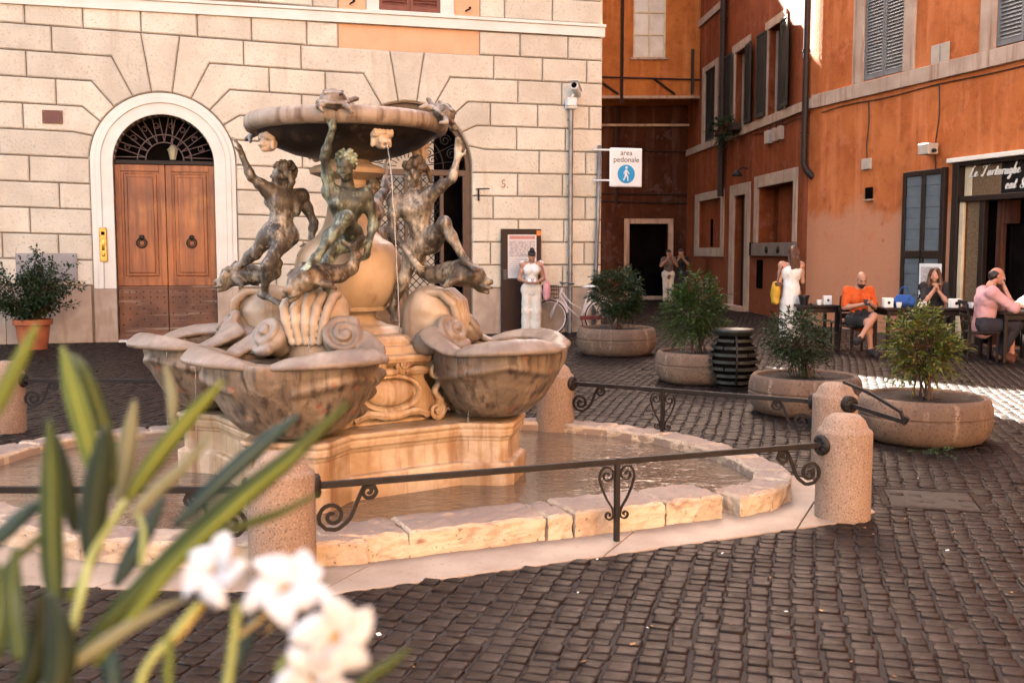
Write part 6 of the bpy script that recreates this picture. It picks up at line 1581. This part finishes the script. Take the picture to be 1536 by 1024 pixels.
def hair_long(c, P, s):
    c.ell(P(0, -.03, .045), (.086 * s, .1 * s, .085 * s), None, .02); c.ell(P(0, -.06, -.06), (.078 * s, .055 * s, .11 * s), None, .03); c.ell(P(0, -.075, -.2), (.085 * s, .045 * s, .14 * s), None, .04)
    for i in range(7): x = -.06 + .02 * i; c.chain([P(x, -.1, .06), P(x * 1.2, -.125, -.1), P(x * 1.2, -.11, -.3)], [.02, .02, .012], k=.008)
    for sg in (-1, 1): c.cap(P(sg * .075, .0, .04), P(sg * .085, -.02, -.16), .022 * s, k=.02)
hair_long.m = 'hair_brown'
def hair_front(c, P, s):
    hair_long(c, P, s)
    for sg in (-1, 1): c.chain([P(sg * .05, .05, .1), P(sg * .085, .03, .0), P(sg * .1, .03, -.15), P(sg * .1, .06, -.32)], [.03, .028, .04, .02], k=.02)
hair_front.m = 'hair_brown'
def hair_crop(c, P, s):
    c.ell(P(0, -.035, .015), (.083 * s, .092 * s, .07 * s), None, .02); c.ell(P(0, -.08, -.03), (.07 * s, .035 * s, .05 * s), None, .02)
hair_crop.m = 'hair_dark'
def hair_cap(c, P, s): c.ell(P(0, -.02, .05), (.088 * s, .103 * s, .075 * s), None, .02); c.cap(P(-.04, .09, .05), P(.04, .09, .05), .015 * s, k=.02)
hair_cap.m = 'hair_dark'
# woman with phone
J = SE(ST, head=(0, -.05, 1.555), elL=(.235, .0, 1.12), elR=(-.235, .0, 1.12), wrL=(.085, -.21, 1.05), wrR=(-.085, -.21, 1.05))
def vtop(c, V, s): torso(c, V, s, .014, 0); [c.ell(V['sh' + q] + Vector((.01 if q == 'L' else -.01, 0, .015)), .068 * s, None, .03) for q in 'LR']
def wide(c, V, s): legs(c, V, s, .016, .97, .055)
wp_ = (.372, 19.75, 0)
person('woman in white sleeveless top and wide cream trousers looking down at her phone', wp_, R(4), J, .985, .9, (0, -.75, -.65), M['skin'],
       [('L', (-1, -.35, .1), (0, .2, -1), .8, -1), ('R', (1, -.35, .1), (0, .2, -1), .8, 1)], [('sleeveless_top', M['white_cloth'], vtop), ('wide_trousers', M['cream_cloth'], wide), ('shoes', M['shoe'], shoes)], hair_bun)
t = thing('phone', 'small pale phone held by the woman in wide cream trousers', 'phone', (.372, 19.5, 1.06), 0); mb = MB(); mb.bbox(-.075, .075, -.02, -.008, -.02, .04, .004, Matrix.Rotation(R(-40), 4, 'X')); mb.build('case', M['white_paint'], t)
t = thing('shoulder_bag', 'pink cloth bag hanging at the hip of the woman in cream trousers', 'bag', (.66, 19.72, .72)); sd_ = SDF(); sd_.ell((0, 0, .16), (.08, .13, .17), None, .03).cap((0, -.06, .02), (0, .06, .02), .06, k=.05)
np_obj('pouch', sd_.mesh(.014, noise=[(.006, 25, 1)]), M['pink_bag'], t); mb = MB(); mb.tube(crom([(0, -.08, .3), (-.06, -.05, .6), (-.1, 0, .7), (-.06, .05, .6), (0, .08, .3)], 5), .012, 5); mb.build('strap', M['pink_bag'], t)
# woman in the white dress, seen from behind
J = SE(ST, shL=(.15, 0, 1.39), shR=(-.15, 0, 1.39), elR=(-.19, -.04, 1.12), wrR=(-.14, -.25, 1.16), elL=(.195, .02, 1.12), wrL=(.21, -.12, .92), head=(-.02, -.02, 1.6))
def dress(c, V, s):
    torso(c, V, s, .012, 0, 0, .85); pel = (V['hipL'] + V['hipR']) / 2
    for q in 'LR': c.cap(V['sh' + q].lerp(pel, .1) + Vector((-.05 if q == 'L' else .05, 0, .06)), V['sh' + q].lerp(pel, .4), .035, .07, k=.04)
    c.chain([pel + Vector((0, 0, .08)), pel + Vector((0, .0, -.15)), pel + Vector((0, 0, -.5)), pel + Vector((0, 0, -.66))], [.15, .165, .175, .18], k=.05)
person('woman in a long white sleeveless dress seen from behind near the alley corner', (4.72, 17.5, 0), R(168), J, 1.0, .92, (.35, -1, -.1), M['skin'],
       [('R', (.2, -.8, .6), (-1, 0, 0), .6, 1), ('L', (0, -.7, -.3), (1, 0, 0), .6, -1)], [('white_dress', M['white_cloth'], dress), ('shoes', M['shoe'], shoes)], hair_long)
t = thing('yellow_bag', 'yellow shoulder bag at the side of the woman in the white dress', 'bag', (4.46, 17.5, .78)); sd_ = SDF(); sd_.ell((0, 0, .16), (.08, .13, .18), None, .02); sd_.cap((0, -.08, .0), (0, .08, .0), .05, k=.05); np_obj('pouch', sd_.mesh(.013, noise=[(.005, 25, 4)]), M['yellow'], t)
mb = MB(); mb.bbox(-.03, .09, -.13, .13, .27, .33, .01); mb.tube(crom([(0, -.1, .3), (.08, -.06, .55), (.12, 0, .62), (.08, .06, .55), (0, .1, .3)], 5), .011, 5); mb.build('flap', M['shoe'], t)
# seated people
SIT = dict(hipL=(.09, .0, .53), hipR=(-.09, .0, .53), knL=(.12, -.43, .55), knR=(-.12, -.43, .55), anL=(.12, -.42, .1), anR=(-.12, -.42, .1), toeL=(.13, -.58, .035), toeR=(-.13, -.58, .035),
           shL=(.18, .04, 1.0), shR=(-.18, .04, 1.0), neck=(0, .03, 1.08), head=(0, 0, 1.2), elL=(.25, -.02, .74), elR=(-.25, -.02, .74), wrL=(.1, -.26, .76), wrR=(-.1, -.26, .76))
def tee(c, V, s): torso(c, V, s, .02, .42)
def shorts(c, V, s): legs(c, V, s, .02, .36)
def trous(c, V, s): legs(c, V, s, .016, .96)
J = SE(SIT, head=(0, -.07, 1.19), neck=(0, .01, 1.08), knR=(-.05, -.42, .62), anR=(.2, -.52, .3), toeR=(.3, -.6, .24), knL=(.04, -.43, .53), anL=(-.03, -.4, .1), toeL=(-.05, -.55, .04), wrL=(.07, -.27, .8), wrR=(-.09, -.27, .78))
J = {k: (-v[0], v[1], v[2]) for k, v in J.items()}; J = {(k[:-1] + {'L': 'R', 'R': 'L'}[k[-1]] if k[-1] in 'LR' else k): v for k, v in J.items()}
person('bald bearded man in an orange T-shirt sitting with crossed legs, looking at a phone', (5.53, 16.45, 0), R(6), J, 1.0, .98, (-.1, -.85, -.5), M['skin'],
       [('L', (-.6, -.8, .1), (0, .3, -1), .9, -1), ('R', (.6, -.8, .1), (0, .3, -1), .9, 1)], [('orange_shirt', M['orange_cloth'], tee), ('shorts', M['black_cloth'], shorts), ('shoes', M['black_cloth'], shoes)], None, True)
t = thing('phone', 'black phone in the hands of the bald man in orange', 'phone', (5.53, 16.1, .84)); mb = MB(); mb.bbox(-.045, .045, -.09, .07, -.006, .006, .004, Matrix.Rotation(R(35), 4, 'X')); mb.build('case', M['black_plastic'], t)
J = SE(SIT, head=(0, -.04, 1.24), neck=(0, .01, 1.12), shL=(.16, .03, 1.05), shR=(-.16, .03, 1.05), elL=(.16, -.22, .82), elR=(-.16, -.22, .82), wrL=(.03, -.2, 1.0), wrR=(-.03, -.2, 1.0))
person('long haired woman in a dark top, hands clasped at her chin, behind a table', (6.92, 16.95, 0), R(-14), J, 1.0, .92, (-.25, -1, -.05), M['skin'],
       [('L', (-.2, -.1, 1), (.6, 0, 0), .9, -1), ('R', (.2, -.1, 1), (-.6, 0, 0), .9, 1)], [('dark_top', M['black_cloth'], tee), ('trousers', M['navy_cloth'], trous), ('shoes', M['shoe'], shoes)], hair_front)
J = SE(SIT, head=(0, -.17, 1.27), neck=(0, -.08, 1.13), shL=(.19, -.04, 1.03), shR=(-.19, -.04, 1.03), elL=(.22, -.3, .8), elR=(-.23, -.34, .8), wrR=(-.05, -.27, 1.08), wrL=(.1, -.5, .8), knL=(.13, -.42, .52), anL=(.12, -.28, .1), toeL=(.13, -.44, .035), anR=(-.12, -.22, .1), toeR=(-.13, -.38, .035))
def shirt_long(c, V, s): torso(c, V, s, .03, .52)
person('man in a pink shirt seated in profile, hand raised to his mouth', (7.02, 15.35, 0), R(84), J, 1.0, 1.03, (0, -1, -.15), M['skin_pink'],
       [('R', (.3, .2, 1), (-.2, -.8, 0), .7, 1), ('L', (-.4, -.9, 0), (0, 0, 1), .5, -1)], [('pink_shirt', M['pink_cloth'], shirt_long), ('trousers', M['navy_cloth'], trous), ('shoes', M['shoe'], shoes)], hair_crop)
J = SE(SIT, elR=(-.2, -.2, .82), wrR=(-.1, -.42, .84), elL=(.22, -.1, .8), wrL=(.12, -.36, .8))
person('person in white, mostly outside the right edge, opposite the man in pink', (7.93, 15.55, 0), R(-92), J, 1.0, .97, (0, -1, 0), M['skin_pink'], [('R', (.3, -1, 0), (0, 0, 1), .6, 1), ('L', (-.3, -1, 0), (0, 0, 1), .6, -1)],
       [('white_shirt', M['white_cloth'], tee), ('trousers', M['navy_cloth'], shorts), ('shoes', M['shoe'], shoes)], hair_crop)
# two passers-by in the dark doorway
J = SE(ST, elR=(-.26, -.1, 1.2), wrR=(-.06, -.2, 1.42), elL=(.26, -.1, 1.2), wrL=(.06, -.2, 1.42))
person('passer-by in a pale top raising a camera before the dark alley doorway', (4.86, 32.2, 0), R(5), J, .97, .95, (0, -1, 0), M['skin'], [('R', (.1, -.1, 1), (0, .2, 0), .8, 1), ('L', (-.1, -.1, 1), (0, .2, 0), .8, -1)],
       [('pale_top', M['olive_cloth'], tee), ('trousers', M['cream_cloth'], trous), ('shoes', M['shoe'], shoes)], hair_cap, vox=.014)
person('passer-by in dark clothes beside the one with the camera, in the alley', (5.3, 32.5, 0), R(-10), J, .98, .97, (0, -1, 0), M['skin'], [('R', (.1, -.1, 1), (0, .2, 0), .8, 1), ('L', (-.1, -.1, 1), (0, .2, 0), .8, -1)],
       [('dark_top', M['black_cloth'], tee), ('trousers', M['navy_cloth'], trous), ('shoes', M['shoe'], shoes)], hair_cap, vox=.014)

# ------------------------------------------------------------------ cafe furniture
def table(lab, x, y, rz=0, w_=.7, d_=.6):
    t = thing('cafe_table', lab, 'table', (x, y, 0), rz, 'dark cafe tables')
    mb = MB(); mb.bbox(-w_ / 2, w_ / 2, -d_ / 2, d_ / 2, .71, .75, .008); mb.build('tabletop', M['dark_wood'], t)
    for sx in (-1, 1):
        for sy in (-1, 1): mb = MB(); mb.bbox(*sorted((sx * (w_ / 2 - .03), sx * (w_ / 2 - .08))), *sorted((sy * (d_ / 2 - .03), sy * (d_ / 2 - .08))), 0, .71, .004); mb.build('leg', M['dark_wood'], t)
    mb = MB(); mb.bbox(-w_ / 2 + .06, w_ / 2 - .06, -d_ / 2 + .05, d_ / 2 - .05, .63, .71, .004); mb.build('apron', M['dark_wood'], t)
def chair(lab, x, y, rz):
    t = thing('cafe_chair', lab, 'chair', (x, y, 0), rz, 'dark cafe chairs')
    mb = MB(); mb.bbox(-.21, .21, -.22, .2, .42, .455, .012); mb.build('seat', M['dark_wood'], t)
    for sx in (-1, 1):
        mb = MB(); mb.tube([(sx * .18, -.19, 0), (sx * .185, -.19, .43)], .017, 6); mb.build('leg', M['dark_wood'], t)
        mb = MB(); mb.tube([(sx * .19, .24, 0), (sx * .185, .2, .44), (sx * .18, .26, .86)], .017, 6); mb.build('leg', M['dark_wood'], t)
    mb = MB(); [mb.bbox(-.18, .18, .215 + .05 * i / 3, .24 + .05 * i / 3, .55 + .1 * i, .61 + .1 * i, .006) for i in range(4)]; mb.build('backrest', M['dark_wood'], t)
table('small dark cafe table left of the man in orange, with a white menu cube', 5.05, 17.15, R(5), .62)
table('dark cafe table between the man in orange and the dark haired woman', 6.2, 16.35, R(3), .8)
table('dark cafe table before the dark haired woman, under a white napkin box', 7.0, 16.3, R(3), .72)
table('dark cafe table at the right edge, at the elbow of the man in pink', 7.5, 15.35, R(-4), .62, .66)
chair('dark chair under the bald man in orange', 5.53, 16.5, R(6)); chair('dark chair under the long haired woman', 6.92, 17.0, R(-14)); chair('dark chair under the man in pink', 6.98, 15.35, R(84)); chair('dark chair at the right edge under the person in white', 7.97, 15.55, R(-92)); chair('empty dark chair between the two left cafe tables', 5.62, 17.35, R(180))
def item(lab, cat, name, x, y, build, m, z=.75, group=None, rz=0):
    t = thing(name, lab, cat, (x, y, z), rz, group); mb = MB(); build(mb); mb.build('shell' if cat == 'cup' else 'case', m, t, smooth=cat == 'cup', auto=40); return t
cup = lambda mb: mb.lathe([(0, 0), (.03, 0), (.042, .03), (.046, .085), (.04, .085), (.036, .03), (0, .012)], 16)
cube = lambda a, h: (lambda mb: mb.bbox(-a / 2, a / 2, -a * .35, a * .35, 0, h, .006))
def marked(lab, x, y, a, h, rz=0):
    t = item(lab, 'napkin box', 'napkin_box', x, y, cube(a, h), M['white_paint'], rz=rz, group='white napkin boxes'); mb = MB(); mb.lathe([(0, 0), (a * .16, 0)], 12, M=Matrix.Translation((0, -a * .35 - .002, h * .5)) @ Matrix.Rotation(R(90), 4, 'X')); mb.build('printed_dot', M['ink'], t)
marked('white napkin box on the small left table, upright', 5.22, 17.1, .13, .15); marked('white napkin box on the table beside the man in orange', 5.93, 16.3, .15, .15); marked('white napkin box before the dark haired woman, widest', 6.95, 16.2, .17, .14)
for lab, x, y in (('white cup on the small left table, next to the napkin box', 5.06, 17.0), ('white cup between the napkin box and the blue handbag', 6.07, 16.2), ('white cup just right of the blue handbag', 6.42, 16.25), ('white cup at the left hand of the dark haired woman', 6.55, 16.35), ('white cup right of the widest napkin box', 7.2, 16.2), ('white cup at the right edge before the man in pink', 7.6, 15.2)):
    item(lab, 'cup', 'coffee_cup', x, y, cup, M['white_paint'], group='white cups on the cafe tables')
t = thing('handbag', 'bright blue leather handbag standing on the cafe table', 'handbag', (6.22, 16.4, .75)); sd_ = SDF(); sd_.cap((-.11, 0, .07), (.11, 0, .07), .075, k=.03).cap((-.08, 0, .14), (.08, 0, .14), .055, k=.05); np_obj('body', sd_.mesh(.01, noise=[(.004, 30, 2)]), M['blue_bag'], t)
mb = MB(); mb.tube(crom([(-.08, 0, .17), (-.06, 0, .28), (0, 0, .32), (.06, 0, .28), (.08, 0, .17)], 6), .008, 6); mb.build('handle', M['blue_bag'], t, smooth=True)
item('dark flower pot on the corner of the small left cafe table', 'pot', 'flower_pot', 4.83, 17.1, lambda mb: mb.lathe([(0, 0), (.06, 0), (.085, .13), (.095, .13), (.095, .16), (.08, .16), (0, .12)], 16), M['black_plastic'])
# ------------------------------------------------------------------ oleander close to the lens
M['leaf_a'] = None
def oleander_mat(name, a, b, rib):
    s = NT(name); s.l
    col = s.ramp(s.noise(14, 4), [(.3, a), (.7, b)])
    at = s.n('ShaderNodeAttribute'); at.attribute_name = 'rib'
    col = s.mix(s.ramp(at.outputs['Fac'], [(.55, 0.), (.95, 1.)]), col, rib)
    s.set('Base Color', col); s.set('Roughness', .45); s.set('Specular IOR Level', .25)
    tr = s.n('ShaderNodeBsdfTranslucent'); s.l(col, tr.inputs[0]); mx = s.n('ShaderNodeMixShader'); mx.inputs[0].default_value = .3
    s.l(s.b.outputs[0], mx.inputs[1]); s.l(tr.outputs[0], mx.inputs[2]); s.l(mx.outputs[0], s.out.inputs[0]); return s.m
OM = dict(light=oleander_mat('young_oleander_leaf', (.13, .165, .02), (.085, .115, .014), (.3, .31, .05)), green=oleander_mat('oleander_leaf', (.05, .072, .011), (.03, .045, .008), (.16, .18, .035)),
          dark=oleander_mat('dark_oleander_leaf', (.018, .027, .006), (.011, .017, .005), (.035, .045, .01)), teal=oleander_mat('blue_green_leaf', (.028, .06, .055), (.018, .042, .04), (.09, .14, .12)), pale=oleander_mat('pale_leaf_underside', (.2, .2, .115), (.14, .145, .08), (.3, .3, .18)))
ole = thing('oleander', 'blurred oleander with long narrow leaves and white flowers in front of the lens', 'plant', (-.42, .72, 0))
OO = Vector((-.42, .72, 0))
def leaf(pts, w, m, dep, roll=0):
    """pts: outline spine in image px from base to tip; w px width; dep (base, tip) metres"""
    n = 16; sp = crom([Vector((p[0], p[1], 0)) for p in pts], max(2, 24 // (len(pts) - 1))); L = len(sp); V = []; rib = []
    P3 = [D(p.x, p.y, dep[0] + (dep[1] - dep[0]) * i / (L - 1)) for i, p in enumerate(sp)]
    for i in range(L):
        t = i / (L - 1); tg = (P3[min(i + 1, L - 1)] - P3[max(i - 1, 0)]).normalized(); vd = P3[i] - Vector((0, 0, CH)); x = tg.cross(vd).normalized(); nn = x.cross(tg).normalized()
        x = x * math.cos(R(roll)) + nn * math.sin(R(roll)); nn = x.cross(tg).normalized()
        hw = w * .36 / FPX * P3[i].y * min(1, (math.sin(math.pi * min(1, t ** .8 * .93 + .04))) ** .8 * 1.05) + .0003
        for k in range(-3, 4):
            u = k / 3; V.append(P3[i] + x * hw * u + nn * hw * (.38 * abs(u) ** 1.3 - .1)); rib.append(1.0 if k == 0 else 0.0)
    F_ = []
    for i in range(L - 1):
        for k in range(6): a = i * 7 + k; F_.append((a, a + 1, a + 8, a + 7))
    me = bpy.data.meshes.new('leaf'); me.from_pydata([v - OO for v in V], [], F_); me.materials.append(OM[m]); me.polygons.foreach_set('use_smooth', [True] * len(F_))
    at = me.attributes.new('rib', 'FLOAT', 'POINT'); at.data.foreach_set('value', rib)
    o = bpy.data.objects.new('leaf', me); link(o, ole); so_ = o.modifiers.new('thick', 'SOLIDIFY'); so_.thickness = .0006; return o
LV = [
 ([(95, 1010), (215, 880), (330, 770), (430, 690), (522, 604)], 50, 'green', (.62, .72)), ([(140, 1000), (260, 850), (370, 745), (455, 675)], 24, 'light', (.6, .68)),
 ([(262, 790), (330, 722), (400, 660), (448, 622)], 34, 'teal', (.75, .82)), ([(190, 752), (232, 690), (285, 625), (336, 570)], 34, 'light', (.72, .78)),
 ([(150, 735), (128, 650), (108, 580), (93, 520)], 42, 'light', (.7, .76)), ([(172, 730), (160, 650), (128, 560), (104, 530)], 26, 'green', (.74, .78)), ([(136, 850), (140, 770), (150, 700), (158, 640)], 56, 'dark', (.66, .72)),
 ([(84, 920), (78, 830), (76, 730), (74, 628)], 46, 'green', (.64, .72)), ([(112, 800), (102, 740), (92, 690), (84, 650)], 30, 'dark', (.7, .74)), ([(-25, 650), (5, 590), (32, 535), (56, 486)], 30, 'light', (.6, .66)),
 ([(176, 752), (186, 700), (194, 650), (202, 600)], 38, 'pale', (.76, .8)), ([(-30, 835), (10, 795), (45, 765), (85, 742)], 32, 'teal', (.66, .72)), ([(196, 775), (235, 735), (275, 700), (316, 652)], 26, 'pale', (.66, .72)),
 ([(270, 830), (345, 795), (420, 768), (478, 740)], 18, 'green', (.64, .7)), ([(172, 880), (200, 830), (222, 790), (246, 745)], 36, 'teal', (.7, .74)), ([(60, 1030), (140, 975), (210, 930), (280, 895)], 26, 'pale', (.58, .63)),
 ([(520, 1045), (555, 1015), (585, 995), (614, 972)], 22, 'green', (.6, .64)), ([(30, 990), (20, 930), (18, 880), (24, 820)], 46, 'green', (.58, .64)), ([(75, 1060), (90, 1000), (88, 940), (75, 890)], 60, 'dark', (.56, .6)), ([(20, 1060), (50, 1000), (60, 950), (60, 890)], 50, 'dark', (.6, .62)),
 ([(-20, 1010), (-5, 950), (0, 900), (-8, 840)], 40, 'green', (.55, .6)), ([(170, 1050), (168, 1005), (160, 980), (152, 950)], 36, 'teal', (.6, .62)), ([(-10, 870), (20, 840), (50, 815), (70, 790)], 14, 'green', (.64, .68)), ([(258, 640), (258, 600), (254, 575), (248, 545)], 20, 'pale', (.84, .86)),
 ([(100, 900), (118, 880), (128, 860), (136, 835)], 18, 'light', (.64, .66)), ([(330, 1050), (350, 1000), (372, 950), (384, 925)], 30, 'teal', (.62, .66)), ([(255, 1050), (252, 1010), (254, 980), (252, 950)], 14, 'light', (.56, .58)),
]
for a in LV: leaf(*a)
mb = MB()
M['oleander_stem'] = mat('oleander_stem', (.24, .26, .07), (.18, .2, .05), 20, 3, .6, 0)
for pts, r, dp in (([(40, 1100), (90, 1000), (120, 900), (140, 830), (188, 752)], .0028, (.55, .7)), ([(200, 1100), (215, 1010), (262, 950), (300, 905)], .0025, (.55, .6)), ([(330, 1100), (345, 1000), (358, 905)], .0026, (.56, .6)), ([(212, 850), (215, 800), (205, 760)], .002, (.66, .7)), ([(430, 1090), (440, 1040), (420, 1000), (470, 960)], .0025, (.58, .6))):
    n = len(pts); P3 = crom([D(p[0], p[1], dp[0] + (dp[1] - dp[0]) * i / (n - 1)) for i, p in enumerate(pts)], 6); mb.tube([p - OO for p in P3], r, 7)
for (px, dp) in ((60, .55), (200, .55), (330, .56), (430, .58)):
    p = D(px, 1095, dp); mb.tube([q - OO for q in bez(p, Vector((p.x * .6 - .2, .68, 1.0)), Vector((-.42 + (px - 250) * .0002, .72, .38)), 8)], .0035, 6)
mb.build('stems', M['oleander_stem'], ole, smooth=True)
s_ = NT('white_petal'); s_.set('Base Color', s_.ramp(s_.noise(20, 3), [(.3, (.62, .64, .68)), (.7, (.52, .54, .58))])); s_.set('Roughness', .6)
tr = s_.n('ShaderNodeBsdfTranslucent'); tr.inputs[0].default_value = (.6, .62, .66, 1); mx = s_.n('ShaderNodeMixShader'); mx.inputs[0].default_value = .25
s_.l(s_.b.outputs[0], mx.inputs[1]); s_.l(tr.outputs[0], mx.inputs[2]); s_.l(mx.outputs[0], s_.out.inputs[0]); M['petal'] = s_.m
M['tube'] = mat('yellowish_flower_tube', (.6, .38, .1), (.5, .32, .09), 12, 3, .6, 0)
def flower(px, py, dep, ax, size, spin=0, tubep=None):
    c = D(px, py, dep); ax = Vector(ax).normalized(); e1 = ax.cross(Vector((0, 0, 1))).normalized(); e2 = ax.cross(e1)
    f = bpy.data.objects.new('flower', None); link(f, ole); f.location = c - OO
    mb = MB()
    for k in range(5):
        a0 = spin + 2 * math.pi * k / 5; n = 8; V = []
        for i in range(n + 1):
            t = i / n
            for j in range(-3, 4):
                u = j / 3; w_ = size * .43 * math.sin(math.pi * (.12 + .8 * t ** .9)) ; rr = size * (.12 + .9 * t); th = a0 + .35 * t
                d = e1 * math.cos(th) + e2 * math.sin(th); x = ax.cross(d)
                V.append(d * rr + x * (u * w_ + .25 * size * t * t) + ax * (size * (.1 + .35 * t - .35 * t * t * t) + size * .16 * u * u * math.sin(k * 2.1 + 3 * t)))
        mb.add(V, [(i * 7 + j, i * 7 + j + 1, i * 7 + j + 8, i * 7 + j + 7) for i in range(n) for j in range(6)])
    o = mb.build('petals', M['petal'], f, smooth=True, recalc=False); m_ = o.modifiers.new('thick', 'SOLIDIFY'); m_.thickness = .0008
    mb = MB(); tp = D(*tubep) - c if tubep else -ax * size * 1.2
    mb.tube(bez((0, 0, 0), -ax * size * .5, tp, 8), [size * .16, size * .13, size * .1, size * .08, size * .07, size * .06, size * .05, size * .05, size * .05], 9); mb.build('flower_tube', M['tube'], f, smooth=True)
flower(325, 858, .60, (-.35, -.8, .55), .022, .3, (262, 965, .6))
flower(428, 885, .60, (.1, -.7, .75), .025, 1.1, (352, 960, .62))
flower(500, 955, .585, (.45, -.8, .2), .025, .5, (420, 1010, .6))
flower(470, 1015, .575, (.2, -.95, -.05), .022, .9, (400, 1060, .58))
flower(445, 872, .63, (.25, -.3, .9), .018, .2, (400, 950, .63))
t = thing('large_plant_pot', 'terracotta pot of the oleander, below the frame', 'pot', (-.42, .72, 0)); mb = MB(); mb.lathe([(0, 0), (.17, 0), (.21, .34), (.235, .35), (.235, .41), (.2, .41), (.19, .37), (0, .37)], 28); mb.build('pot', mat('terracotta_pot', (.4, .13, .05), (.3, .09, .035), 5, 4, .8, .1), t, smooth=True, auto=40)

# worn stone cover let into the setts
t = thing('manhole_cover', 'worn square cover let into the setts right of the pool', 'manhole cover', (2.78, 6.75, 0), R(-14))
mb = MB(); mb.bbox(-.27, .27, -.24, .24, -.02, .003, .004); mb.build('cover', mat('worn_iron_cover', (.03, .022, .018), (.017, .012, .01), 8, 5, .5, .5, 40, .006, spec=.3), t)
mb = MB(); [mb.bbox(-.31, .31, y - .025, y + .025, -.02, .006, .004) for y in (-.27, .27)]; [mb.bbox(x - .025, x + .025, -.242, .242, -.02, .0065, .004) for x in (-.3, .3)]; mb.build('frame', M['cobble'], t)
